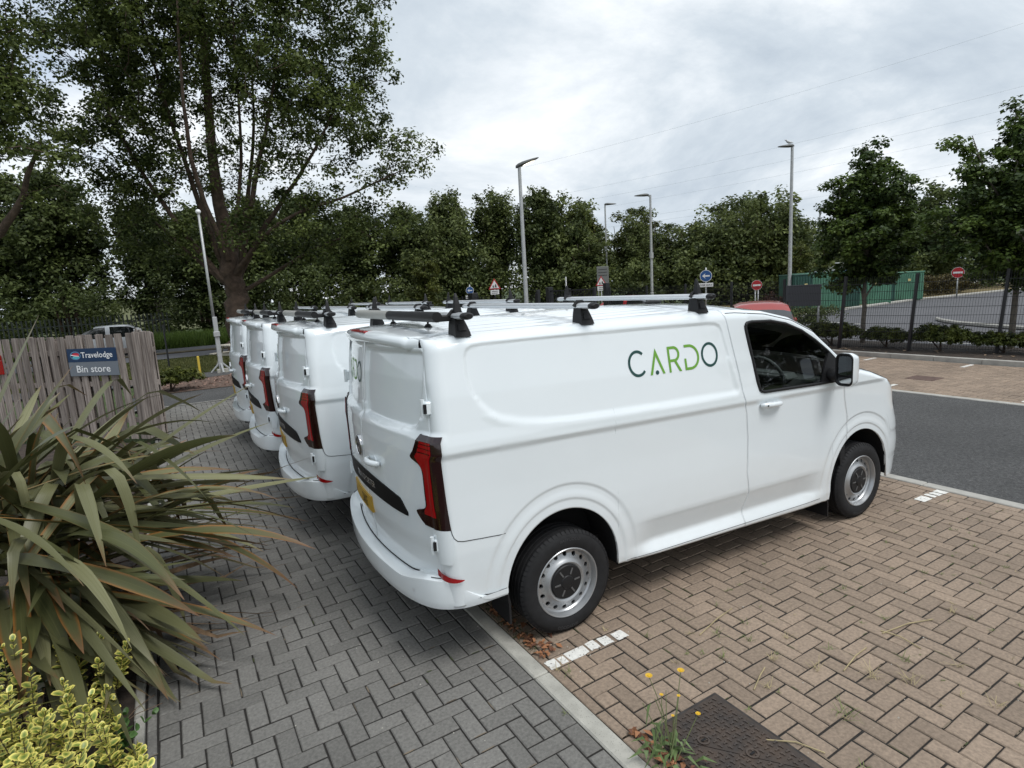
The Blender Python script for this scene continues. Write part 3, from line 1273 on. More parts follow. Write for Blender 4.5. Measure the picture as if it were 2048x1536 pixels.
b.tube([(float(rear_x(np.array([BP[i].y]), np.array([vs[i * prof_n + 8][2]]))[0]) - .0015, BP[i].y, vs[i * prof_n + 8][2] + .006) for i in range(len(BP)) if abs(BP[i].y) < .76], .0035, 5)
b.build('bumper_line', m_liner, bump)
for rng_ in ([i for i in range(len(BP)) if bs[i] < .47], [i for i in range(len(BP)) if tot - bs[i] < .47]):
    b = MB()
    b.tube([Vector(vs[i * prof_n + 8]) + Vector((0, -.003 if BP[i].y < 0 else .003, .002)) for i in rng_], .0025, 5)
    b.build('bumper_line', m_liner, bump)
bme = bump.data


def bump_pt(e, frac, off):
    """point on the bumper face at distance e from the right arch"""
    i = min(range(len(bs)), key=lambda q: abs(bs[q] - e))
    a = Vector(vs[i * prof_n + 4]).lerp(Vector(vs[i * prof_n + 5]), frac)
    d = (BP[min(i + 1, len(BP) - 1)] - BP[max(i - 1, 0)]).normalized()
    out = Vector((d.y, -d.x, 0))
    if out.dot(BP[i]) < 0:
        out = -out
    return a + out * off, out


# parking sensors
for e in (.62, .98, 1.75, 2.12):
    p_, n_ = bump_pt(e, .35, .001)
    b = MB()
    u_ = n_.cross(Vector((0, 0, 1))).normalized()
    b.add([p_ + u_ * (.011 * math.cos(t)) + Vector((0, 0, .011 * math.sin(t))) + n_ * .002 for t in np.linspace(0, 2 * math.pi, 13)[:-1]], [tuple(range(12))])
    b.build('parking_sensor', M('sensor_white', (.6, .61, .62), .4), bump)
# reflector under the lamp: lens shape wrapped on the corner
rv, rf = [], []
for k in range(17):
    t = k / 16
    u = -.022 + .155 * t
    zt = .650 - .058 * t
    h = .040 * (1 - t ** 2.2) ** .8 + .0015
    rv += [surf(u, zt, .013), surf(u, zt - h, .015)]
    if k:
        rf.append((2 * k - 2, 2 * k, 2 * k + 1, 2 * k - 1))
b = MB()
b.add(rv, rf)
rr_ = b.build('reflector', m_red, VAN, smooth=True)
mirror_copy(rr_, VAN)
# body-colour block round the lower hinge
for s_ in (-1, 1):
    b = MB()
    vs_, fs_ = [], []
    rows = []
    for k in range(7):
        t = k / 6
        z = .895 - .20 * t
        rows.append((z, -.008, .11 - .04 * abs(t - .4)))
    v, f = wrap_patch(rows, .016, 14)
    b.add([(q[0], q[1] * (-s_), q[2]) for q in v], f if s_ < 0 else [tuple(reversed(q)) for q in f])
    b.build('hinge_block', m_white, VAN, smooth=True, angle=40)
    for zc in (1.565, .80):
        hx, hy, _ = surf(-.006, zc, .014)
        b = MB()
        b.box((hx + .012, s_ * (abs(hy) + .004), zc), (.045, .05, .075), bev=.008)
        h = b.build('hinge', m_white, VAN)
        b = MB()
        b.tube([(hx - .016, s_ * abs(hy), zc - .05), (hx - .016, s_ * abs(hy), zc + .05)], .0125, 10)
        b.build('hinge_pin', m_white, h, smooth=True, angle=40)
        b = MB()
        b.box((hx - .004, s_ * (abs(hy) + .022), zc), (.03, .012, .05))
        b.build('hinge_recess', m_liner, h)

# ---- black strip with the model name, emblem, plate, handle on the rear doors
def rear_patch(y0, y1, z_lo, z_hi, off, n=20):
    vs, fs = [], []
    for k in range(n + 1):
        y = y0 + (y1 - y0) * k / n
        for z in (z_lo(y), z_hi(y)):
            vs.append((float(rear_x(np.array([y]), np.array([z]))[0]) - off, y, z))
        if k:
            fs.append((2 * k - 2, 2 * k - 1, 2 * k + 1, 2 * k))
    return vs, fs


def box_patch(b, y0, y1, lo, hi, off, n=20):
    v, f = rear_patch(y0, y1, lo, hi, off, n)
    b.add(v, f)
    v2, f2 = rear_patch(y0, y1, lo, hi, -.004, n)
    o_ = len(v)
    m2 = len(v2)
    side = []
    allv = v + v2
    ring = [2 * k for k in range(n + 1)] + [2 * k + 1 for k in range(n, -1, -1)]
    for a, c in zip(ring, ring[1:] + ring[:1]):
        side.append((a, c, c + o_, a + o_))
    b.add(allv, side)


for s_, dr in ((-1, DOOR_R), (1, DOOR_L)):
    b = MB()

    def hi(y, s_=s_):
        a = abs(y)
        return 1.036 - .050 * (a / .6) ** 2 - .060 * float(sm(.555, .65, a)) ** 1.3

    def lo(y, s_=s_):
        return .912 - .016 * float(sm(.1, .6, abs(y)))
    y0, y1 = sorted((s_ * .004, s_ * .645))
    box_patch(b, y0, y1, lo, hi, .008, 26)
    b.build('name_strip', m_strip, dr)
# lettering across the strip (reads left to right from behind: +y is left)
tv, tf, tw = text_poly('TRANSPORTER', .062)
b = MB()
for side_ in (0,):
    b.add([(float(rear_x(np.array([tw / 2 - x]), np.array([.955 + y]))[0]) - .0105, tw / 2 - x, .955 + y) for x, y in tv], tf)
b.build('model_name', m_chrome, DOOR_L)
# round emblem on the left leaf edge
b = MB()
cy, cz, R_ = .085, 1.185, .072
ex = float(rear_x(np.array([cy]), np.array([cz]))[0])
b.use(m_black).rev([(0.0, -.010), (R_ * .9, -.009), (R_ * .94, .0)], 32, (ex, cy, cz), 'x')
b.use(m_chrome).rev([(R_ * .88, -.010), (R_ * .92, -.014), (R_, -.010), (R_ * 1.01, .004)], 32, (ex, cy, cz), 'x')


def stroke(pts, w):
    for (a0, a1), (b0, b1) in zip(pts, pts[1:]):
        d = Vector((b0 - a0, b1 - a1)).normalized()
        nx_, nz_ = -d.y * w, d.x * w
        b.add([(ex - .013, cy - (a0 + nx_), cz + a1 + nz_), (ex - .013, cy - (b0 + nx_), cz + b1 + nz_), (ex - .013, cy - (b0 - nx_), cz + b1 - nz_), (ex - .013, cy - (a0 - nx_), cz + a1 - nz_)], [(0, 1, 2, 3)])


stroke([(-.028, .058), (0, .006), (.028, .058)], .005)
stroke([(-.056, .030), (-.024, -.052), (0, -.004), (.024, -.052), (.056, .030)], .005)
b.build('emblem', None, DOOR_L)
# number plate across the shut line, carried by the left leaf's recess
b = MB()
box_patch(b, -.075, .445, lambda y: .745, lambda y: .856, .010, 8)
pl = b.build('number_plate', m_plate, DOOR_L)
tv, tf, tw = text_poly('DKE', .098)
b = MB()
b.add([(float(rear_x(np.array([.165 - x * .8]), np.array([.765 + y]))[0]) - .0118, .165 - x * .8, .765 + y) for x, y in tv], tf)
b.build('plate_letters', m_black, pl)
# door handle (right leaf): cup + bar
hy = -.225
b = MB()
hx = float(rear_x(np.array([hy]), np.array([1.135]))[0])
b.rev([(.0, .006), (.03, .003), (.042, -.002), (.046, .004)], 20, (hx - .001, hy, 1.138), 'x')
cup = b.build('handle_cup', m_white, DOOR_R, smooth=True)
b = MB()
pts = []
for k in range(11):
    t = k / 10
    y = hy + .105 - .21 * t
    pts.append((float(rear_x(np.array([y]), np.array([1.14]))[0]) - .008 - .036 * math.sin(math.pi * t) ** .6, y, 1.142 + .004 * t))
b.tube(pts, [.010, .014, .017, .018, .018, .018, .018, .018, .018, .016, .012], 10, flat=1.15)
b.build('handle', m_white, DOOR_R, smooth=True)
# high brake lamp
b = MB()
b.box((-.885, 0, 1.958), (.075, .34, .014), bev=.005)
b.build('brake_lamp', m_red, VAN)

# ---- logo, laid on a surface map fn(x_right, z_up)
def logo(parent, fn, h):
    """letters C A R D O: geometric strokes of height h, origin at lower left"""
    t_ = .105 * h
    items = []

    def ring(cx, a0, a1, rx, rz, mat, nm, cz=.5):
        b = MB()
        n = 40
        vs, fs = [], []
        for k in range(n + 1):
            a = rad(a0 + (a1 - a0) * k / n)
            for q in (0, 1):
                vs.append(fn(cx * h + (rx * h - q * t_) * math.cos(a), cz * h + (rz * h - q * t_) * math.sin(a)))
            if k:
                fs.append((2 * k - 2, 2 * k, 2 * k + 1, 2 * k - 1))
        b.add(vs, fs)
        b.build(nm, mat, parent)

    def poly(polys, mat, nm):
        b = MB()
        for p in polys:
            b.add([fn(x * h, z * h) for x, z in p], [tuple(range(len(p)))])
        b.build(nm, mat, parent)
    T = .105
    ring(.46, 48, 318, .46, .5, m_ldark, 'letter_c')
    poly([[(1.02, 0), (1.38, 1.0), (1.38, .70), (1.135, 0)], [(1.38, 1.0), (1.78, 0), (1.665, 0), (1.38, .70)]], m_lgreen, 'letter_a')
    b = MB()
    b.add([fn((1.375 + .085 * math.cos(a)) * h, (.075 + .085 * math.sin(a)) * h) for a in np.linspace(0, 2 * math.pi, 21)[:-1]], [tuple(range(20))])
    b.build('logo_dot', m_ldark, parent)
    rr = [[(2.0, 0), (2.0, 1), (2.105, 1), (2.105, 0)], [(2.105, 1), (2.32, 1), (2.32, .895), (2.105, .895)], [(2.105, .50), (2.32, .50), (2.32, .395), (2.105, .395)], [(2.30, .40), (2.42, .42), (2.66, 0), (2.53, 0)]]
    poly(rr, m_lgreen, 'letter_r')
    b = MB()
    vs, fs = [], []
    for k in range(25):
        a = rad(90 - 180 * k / 24)
        for q in (0, T):
            vs.append(fn((2.32 + (.3025 - q) * math.cos(a)) * h, (.6975 + (.3025 - q) * math.sin(a)) * h))
        if k:
            fs.append((2 * k - 2, 2 * k, 2 * k + 1, 2 * k - 1))
    b.add(vs, fs)
    b.build('letter_r_bowl', m_lgreen, parent)
    b = MB()
    vs, fs = [], []
    for k in range(33):
        a = rad(90 - 180 * k / 32)
        for q in (0, T):
            vs.append(fn((3.15 + (.52 - q) * math.cos(a)) * h, (.5 + (.5 - q) * math.sin(a)) * h))
        if k:
            fs.append((2 * k - 2, 2 * k, 2 * k + 1, 2 * k - 1))
    b.add(vs, fs)
    for p in ([(2.90, 1), (3.15, 1), (3.15, .895), (2.90, .895)], [(2.85, 0), (3.15, 0), (3.15, .105), (2.85, .105)], [(2.85, .105), (2.85, .46), (2.955, .46), (2.955, .105)]):
        b.add([fn(x * h, z * h) for x, z in p], [(0, 1, 2, 3)])
    b.build('letter_d', m_lgreen, parent)
    ring(4.26, 0, 360, .47, .5, m_ldark, 'letter_o')


LH = .172
LX0, LZ0 = .555, 1.565


def on_side(x, z):
    X_, Z_ = LX0 + x, LZ0 + z - .012 * x
    return (X_, -(float(side_w(np.array([X_]), np.array([Z_]))[0]) + .0022), Z_)


logo(sidep[0], on_side, LH)


def on_left_door(x, z):
    y = .80 - x
    zz_ = 1.60 + z
    return (float(rear_x(np.array([y]), np.array([zz_]))[0]) + .016 - .0025, y, zz_)


logo(DOOR_L, on_left_door, .145)


# ---- front door furniture
def side_pt(x, z, off):
    return (x, -(float(side_w(np.array([x]), np.array([z]))[0]) + off), z)


def plain_w(x, z):
    return W_pln(np.array([z]))[0]


for s_, dr in ((1, doors[0]), (-1, doors[1])):
    fl = (lambda p: p) if s_ == 1 else (lambda p: (p[0], -p[1], p[2]))
    # rubber frame
    b = MB()
    loop = [fl(side_pt(float(x), float(z), .001)) for x, z in WIN]
    dense_loop = []
    for i in range(len(loop)):
        a, c = Vector(loop[i]), Vector(loop[(i + 1) % len(loop)])
        dense_loop += [a.lerp(c, t) for t in (0, .25, .5, .75)]
    b.tube(dense_loop + [dense_loop[0]], .0125, 6, cap=False)
    b.build('window_seal', m_black, dr, smooth=True)
    # pane: fan grid scaled from the outline
    for nm, outline, mt, off in (('window_glass', [p for p in WIN if True], m_glass, -.010),):
        ctr = np.array([2.15, 1.52])
        V, F = [], []
        nr, npnt = 8, len(outline)
        for r_ in range(nr + 1):
            for p in outline:
                q = ctr + (np.array(p) - ctr) * (r_ / nr)
                q[1] = min(q[1], 1.83)
                V.append(fl((q[0], -(float(W_pln(np.array([q[1]]))[0]) + off), q[1])))
        for r_ in range(nr):
            for k in range(npnt):
                j = (k + 1) % npnt
                F.append((r_ * npnt + k, r_ * npnt + j, (r_ + 1) * npnt + j, (r_ + 1) * npnt + k))
        b = MB()
        b.add(V, F)
        b.build(nm, mt, dr, smooth=True)
    # black sail at the front of the window and mirror foot
    b = MB()
    sail = [(2.47, 1.288), (2.53, 1.42), (2.60, 1.53), (2.70, 1.443), (2.775, 1.362), (2.80, 1.31), (2.78, 1.286)]
    b.prism(sail, lambda x, z: fl((x, -(float(W_pln(np.array([z]))[0]) - .016), z)), lambda x, z: fl((x, -(float(W_pln(np.array([z]))[0]) + .004), z)))
    b.build('mirror_sail', m_black, dr)
    b = MB()
    b.tube([fl((2.60, -.955, 1.345)), fl((2.62, -1.02, 1.335)), fl((2.62, -1.075, 1.345))], [.075, .06, .045], 10, flat=.75)
    ft = b.build('mirror_arm', m_black, dr, smooth=True)
    # mirror: shell (white outer, black rim), two glasses facing rearwards
    mir = empty('door_mirror')
    mir.parent = dr
    del_cat = None
    cx_, cy_, cz_ = 2.555, -1.125, 1.402
    hw, hh = .070, .130

    def rrect(w, h, n=7, r=.045):
        out = []
        for qx, qz, a0 in ((1, 1, 0), (-1, 1, 90), (-1, -1, 180), (1, -1, 270)):
            for k in range(n):
                a = rad(a0 + 90 * k / (n - 1))
                out.append((qx * (w - r) + r * math.cos(a), qz * (h - r) + r * math.sin(a)))
        return out
    rings = [(-.010, 1.0), (.02, 1.02), (.07, .93), (.105, .70), (.118, .35)]
    V, F = [], []
    for dx, sc in rings:
        for p in rrect(hw, hh):
            V.append(fl((cx_ + dx, cy_ + p[0] * sc, cz_ + p[1] * sc)))
    n_ = len(rrect(hw, hh))
    for i in range(len(rings) - 1):
        for k in range(n_):
            j = (k + 1) % n_
            F.append((i * n_ + k, i * n_ + j, (i + 1) * n_ + j, (i + 1) * n_ + k))
    F.append(tuple((len(rings) - 1) * n_ + k for k in range(n_)))
    b = MB()
    b.add(V, F)
    b.build('mirror_shell', m_white, mir, smooth=True)
    b = MB()
    V, F = [], []
    for dx, sc in ((-.010, 1.0), (-.018, .97), (-.018, .88), (.006, .86), (.006, .05)):
        for p in rrect(hw, hh):
            V.append(fl((cx_ + dx, cy_ + p[0] * sc, cz_ + p[1] * sc)))
    for i in range(4):
        for k in range(n_):
            j = (k + 1) % n_
            F.append((i * n_ + k, i * n_ + j, (i + 1) * n_ + j, (i + 1) * n_ + k))
    b.add(V, F)
    b.build('mirror_rim', m_black, mir, smooth=True, angle=30)
    for nm, z0, z1 in (('mirror_glass', -.045, .106), ('blind_spot_glass', -.108, -.060)):
        b = MB()
        pts = [(p[0] * .80, (z0 + z1) / 2 + p[1] * (z1 - z0) / 2 / hh) for p in rrect(hw, hh, 6, .04)]
        b.add([fl((cx_ - .002 + .0 * p[0], cy_ + p[0], cz_ + p[1])) for p in pts], [tuple(range(len(pts)))])
        b.build(nm, m_mirror, mir)
    # handle
    b = MB()
    b.rev([(.0, .008), (.034, .006), (.048, .0015), (.052, -.003)], 22, fl((1.875, -float(side_w(np.array([1.875]), np.array([1.235]))[0]) - .001 * 0, 1.232)), 'y')
    b.build('handle_cup', m_white, dr, smooth=True)
    b = MB()
    pts = []
    for k in range(11):
        t = k / 10
        x = 1.752 + .235 * t
        pts.append(fl((x, -(float(side_w(np.array([x]), np.array([1.21]))[0]) + .008 + .034 * math.sin(math.pi * t) ** .55), 1.216 - .010 * t)))
    b.tube(pts, [.011, .017, .02, .02, .019, .019, .019, .019, .018, .015, .010], 10, flat=1.1)
    b.build('door_handle', m_white, dr, smooth=True)
    b = MB()
    q = fl((1.785, -(float(side_w(np.array([1.785]), np.array([1.21]))[0]) + .052), 1.214))
    b.rev([(0, 0), (.008, 0)], 10, q, 'y')
    b.build('key_lock', m_black, dr)

# ---- front: nose panel, grille, headlamps
zf = np.linspace(.30, .885, 40)
yf = np.linspace(-.42, .42, 31)
last = C_wing[-1]
V, F = [], []
for y in yf:
    for z in zf:
        xx = lerp_pts(z, [(.25, 3.97), (.45, 4.05), (.62, 4.06), (.80, 4.0), (.885, 3.945)])
        V.append((float(xx) + .03 * (1 - (y / .42) ** 2), y, z))
nobj('front_bumper', np.array(V), grid_faces(31, 40, flip=True), m_white, VAN)
for nm, z0, z1, hwid in (('upper_grille', .80, .86, .40), ('lower_grille', .40, .60, .39)):
    b = MB()
    V, F = [], []
    for k in range(21):
        y = -hwid + 2 * hwid * k / 20
        for z in np.linspace(z0, z1, 4):
            xx = lerp_pts(z, [(.25, 3.97), (.45, 4.05), (.62, 4.06), (.80, 4.0), (.885, 3.945)])
            V.append((float(xx) + .03 * (1 - (y / .42) ** 2) + .005, y, z))
    b.add(V, [(k * 4 + i, k * 4 + 4 + i, k * 4 + 5 + i, k * 4 + 1 + i) for k in range(20) for i in range(3)])
    b.build(nm, m_black, VAN)
for s_ in (0, 1):
    Gw = np.array(C_wing[-NF:])
    V, F = [], []
    ks = [k for k in range(NF) if math.pi / 2 * (k + 1) / NF > .36]
    zf_ = np.linspace(0, 1, 9)
    for ki, k in enumerate(ks):
        cth = Gw[k]
        fr = ki / (len(ks) - 1)
        ztop = cth[-1, 2] - .028
        zlo = ztop - .055 - .10 * min(1, fr * 2.2) * (1 - .35 * fr)
        nrm_ = Vector((math.sin(math.pi / 2 * (k + 1) / NF), -math.cos(math.pi / 2 * (k + 1) / NF), 0))
        for t in zf_:
            z = zlo + (ztop - zlo) * t
            x = np.interp(z, cth[:, 2], cth[:, 0])
            y = np.interp(z, cth[:, 2], cth[:, 1])
            p = (x + nrm_.x * .005, (y + nrm_.y * .005) * (1 if s_ == 0 else -1), z)
            V.append(p)
    for ki in range(len(ks) - 1):
        for i in range(8):
            F.append((ki * 9 + i, ki * 9 + 9 + i, ki * 9 + 10 + i, ki * 9 + 1 + i))
    b = MB()
    b.add(V, F)
    b.build('headlamp', M('headlamp_lens', (.03, .033, .036), .05, coat=1.0), VAN, smooth=True)

# ---- underbody, wheel housings, cab interior
b = MB()
b.box((1.55, 0, .40), (4.6, 1.50, .16))
b.box((0.9, 0, .72), (3.4, 1.2, .5))
for s_ in (-1, 1):
    b.box((1.5, s_ * .85, .45), (2.0, .18, .20))
    b.box((-.63, s_ * .82, .48), (.34, .20, .12))
b.box((-.70, 0, .44), (.40, 1.5, .14))
b.build('underbody', m_liner, VAN)
for xc, zc, A, Bz, fl in ARCH:
    for s_ in (-1, 1):
        b = MB()
        V, F = [], []
        tt = np.linspace(-.12, math.pi + .12, 26)
        for t in tt:
            for y in (.972, .90, .66):
                gro = 1.0 if y > .95 else 1.04
                V.append((xc + A * gro * math.cos(t), s_ * y, zc + Bz * gro * math.sin(t)))
        for k in range(len(tt) - 1):
            for i in range(2):
                F.append((k * 3 + i, k * 3 + i + 1, k * 3 + i + 4, k * 3 + i + 3))
        b.add(V, F)
        o_ = len(b.v)
        b.add([(xc, s_ * .66, zc)] + [(xc + A * 1.05 * math.cos(t), s_ * .66, zc + Bz * 1.05 * math.sin(t)) for t in tt], [(0, k, k + 1) for k in range(1, len(tt))])
        b.build('wheel_housing', m_liner, VAN)
for s_ in (-1, 1):
    for x0, z0 in ((-.425, .40), (2.64, .29)):
        b = MB()
        pr = [(x0, z0), (x0 + .012, z0 - .06), (x0 + .012, z0 - .20), (x0 - .002, z0 - .20), (x0 - .002, z0 - .06), (x0 - .015, z0)]
        if x0 > 0:
            pr = [(x, z if z > .2 else z + .03) for x, z in pr]
        b.prism(pr, lambda x, z: (x, s_ * .73, z), lambda x, z: (x, s_ * .965, z))
        b.build('mud_flap', m_black, VAN)
# liner behind the shut lines
for s_ in (-1, 1):
    b = MB()
    for fn, zt in ((bseam, 1.80), (aseam, 1.22)):
        V, F = [], []
        for k in range(24):
            z = .33 + (zt - .33) * k / 23
            x = float(fn(np.array([z]))[0])
            y = float(side_w(np.array([x]), np.array([z]))[0]) - .036
            V += [(x - .03, s_ * y, z), (x + .03, s_ * y, z)]
            if k:
                F.append((2 * k - 2, 2 * k - 1, 2 * k + 1, 2 * k))
        b.add(V, F)
    V, F = [], []
    for k in range(24):
        z = .45 + 1.44 * k / 23
        yo = float(yout(np.array([z]))[0])
        x = float(rear_x(yo, np.array([z]))[0]) + .036
        V += [(x, s_ * (yo - .06), z), (x, s_ * (yo + .025), z)]
        if k:
            F.append((2 * k - 2, 2 * k - 1, 2 * k + 1, 2 * k))
    b.add(V, F)
    b.build('seam_liner', m_liner, VAN)
b = MB()
b.box((-.76, 0, 1.18), (.02, 1.5, 1.30))
b.build('door_liner', m_liner, VAN)
b = MB()
b.box((1.63, 0, 1.13), (.03, 1.68, 1.30))
b.build('bulkhead', M('bulkhead_grey', (.11, .11, .112), .8), VAN)
b = MB()
b.box((2.35, 0, .60), (1.5, 1.70, .06))
b.box((2.78, 0, 1.16), (.42, 1.72, .22), bev=.06)
b.box((2.62, -.40, 1.27), (.22, .46, .09), bev=.04)
b.box((2.60, 0.02, 1.24), (.10, .26, .18), bev=.02)
b.build('dashboard', m_dash, VAN)
for yy in (-.46, .46):
    st = empty('cab_seat')
    st.parent = VAN
    b = MB()
    b.box((2.05, yy, .95), (.50, .50, .16), bev=.05)
    b.build('seat_cushion', m_seat, st)
    b = MB()
    b.box((1.80, yy, 1.28), (.14, .48, .56), bev=.05, taper=.86)
    b.build('seat_back', m_seat, st)
    b = MB()
    b.box((1.76, yy, 1.64), (.10, .27, .19), bev=.04)
    b.build('head_rest', m_seat, st)
b = MB()
ring = []
for k in range(25):
    t = 2 * math.pi * k / 24
    ring.append((2.47 - .075 * math.sin(t), -.46 + .185 * math.cos(t), 1.30 + .165 * math.sin(t)))
b.tube(ring, .016, 8, cap=False)
b.tube([(2.47, -.64, 1.30), (2.49, -.46, 1.29), (2.47, -.28, 1.30)], .02, 6)
b.tube([(2.49, -.46, 1.29), (2.66, -.46, 1.20)], .035, 8)
b.build('steering_wheel', m_seat, VAN, smooth=True)

# ---- wheels
TR = .336


def build_wheel():
    w = empty('wheel')
    w.parent = VAN
    b = MB()
    prof = [(.215, .075), (.222, .100), (.240, .108), (.275, .112), (.300, .108), (.318, .098), (.328, .086)]
    tread = []
    for g in (-.065, -.025, .02, .062):
        pass
    ys = [.086, .066, .064, .054, .052, .026, .024, .014, .012, -.012, -.014, -.024, -.026, -.052, -.054, -.064, -.066, -.086]
    for i, y in enumerate(ys):
        inn = i % 4 in (2, 3) and 0 < i < 17
        tread.append((TR - (.009 if inn else .001 + .2 * (y * y) * .5), y))
    prof2 = prof + tread + [(r_, -y) for r_, y in reversed(prof)]
    b.rev(prof2, 72, (0, 0, 0), 'y')
    # sidewall rings
    ty = b.build('tyre', m_rubber, w, smooth=True, angle=35)
    ty.data.flip_normals()
    # shoulder blocks
    b = MB()
    for k in range(64):
        t = 2 * math.pi * k / 64
        for s_ in (1, -1):
            c, s2 = math.cos(t), math.sin(t)
            r0, r1 = .318, .337
            dt = .036
            q = []
            for r_, y in ((r0, .101), (r1, .084), (r1, .069), (r0 + .005, .069)):
                for a in (t - dt, t + dt):
                    q.append((r_ * math.cos(a), s_ * y, r_ * math.sin(a)))
            b.add(q, [(0, 1, 3, 2), (2, 3, 5, 4), (0, 2, 4, 6), (1, 7, 5, 3)])
    b.build('tread_blocks', m_rubber, ty)['kind'] = 'stuff'
    tv, tf, tw = text_poly('GOODYEAR', .028)
    b = MB()
    for a0 in (rad(100), rad(280)):
        b.add([((.292 + y - .012) * math.cos(a0 + (x - tw / 2) / .285), -.1135, (.292 + y - .012) * math.sin(a0 + (x - tw / 2) / .285)) for x, y in tv], tf)
    b.build('sidewall_lettering', M('rubber_letter', (.045, .045, .048), .6), ty)
    # rim: barrel lip + disc with round holes
    b = MB()
    lip = [(.222, -.094), (.227, -.103), (.223, -.107), (.217, -.105), (.213, -.094), (.209, -.084), (.205, -.070), (.204, .06)]
    b.rev(lip, 64, (0, 0, 0), 'y')
    NH = 16

    def dish(r_):
        return float(np.interp(r_, [.0, .110, .122, .134, .152, .178, .195, .205], [-.072, -.072, -.088, -.087, -.072, -.060, -.058, -.070]))
    b.rev([(.205, dish(.205)), (.200, dish(.200)), (.1965, dish(.1965))], 64, (0, 0, 0), 'y')
    b.rev([(.1575, dish(.1575)), (.150, dish(.150)), (.143, dish(.143)), (.135, dish(.135)), (.129, -.0895), (.122, -.087), (.114, -.080), (.09, -.070)], 64, (0, 0, 0), 'y')
    rc, hr = .177, .0150
    for h in range(NH):
        a0 = 2 * math.pi * (h + .5) / NH
        da = math.pi / NH
        n = 24
        vs, fs = [], []
        for k in range(n):
            t = 2 * math.pi * k / n
            c, s_ = math.cos(t), math.sin(t)
            # outer boundary of the sector cell in (radial, tangential)
            q = max(abs(c) / .0195, abs(s_) / (rc * da))
            for dr_, ta, dep in ((c / q, s_ / q, 0), (c * hr, s_ * hr, 0), (c * hr * .95, s_ * hr * .95, .014)):
                r_ = rc + dr_
                an = a0 + ta / rc
                if dep == 0 and abs(dr_) > hr * 1.02 or dep == 0:
                    pass
                vs.append((r_ * math.cos(an), dish(r_) + dep, r_ * math.sin(an)))
        for k in range(n):
            j = (k + 1) % n
            for i in range(2):
                fs.append((k * 3 + i, j * 3 + i, j * 3 + i + 1, k * 3 + i + 1))
        b.add(vs, fs)
    b.build('rim', m_steel, w, smooth=True, angle=40)
    b = MB()
    b.rev([(.196, .0), (.0, .0)], 32, (0, 0, 0), 'y')
    b.rev([(.17, -.02), (.16, -.03), (.0, -.03)], 32, (0, 0, 0), 'y')
    b.build('brake_drum', m_liner, w)
    b = MB()
    b.rev([(.113, -.074), (.112, -.086), (.106, -.092), (.045, -.095), (.040, -.100), (.030, -.102), (.0, -.102)], 48, (0, 0, 0), 'y')
    hc = b.build('hub_cap', m_black, w, smooth=True, angle=30)
    b = MB()
    for k in range(6):
        a = 2 * math.pi * (k + .3) / 6
        c, s_ = math.cos(a), math.sin(a)
        q = []
        for r_, tn, y in ((.052, -.005, -.0945), (.094, -.005, -.0925), (.094, .005, -.0925), (.052, .005, -.0945)):
            q.append((r_ * c - tn * s_, y - .004, r_ * s_ + tn * c))
        q += [(p[0], p[1] + .006, p[2]) for p in q]
        b.add(q, [(3, 2, 1, 0), (0, 1, 5, 4), (1, 2, 6, 5), (2, 3, 7, 6), (3, 0, 4, 7)])
    b.build('hub_cap_rib', M('hub_rib', (.10, .10, .10), .35), hc)['kind'] = 'stuff'
    return w


wheel = build_wheel()
wheel.location = (0, -.86, TR)
for x, y, rz in ((3.1, -.86, 0), (0, .86, math.pi), (3.1, .86, math.pi)):
    w2 = copy_tree(wheel, VAN)
    w2.location = (x, y, TR)
    w2.rotation_euler = (0, 1.1 * x, rz)
wheel.rotation_euler = (0, .25, 0)

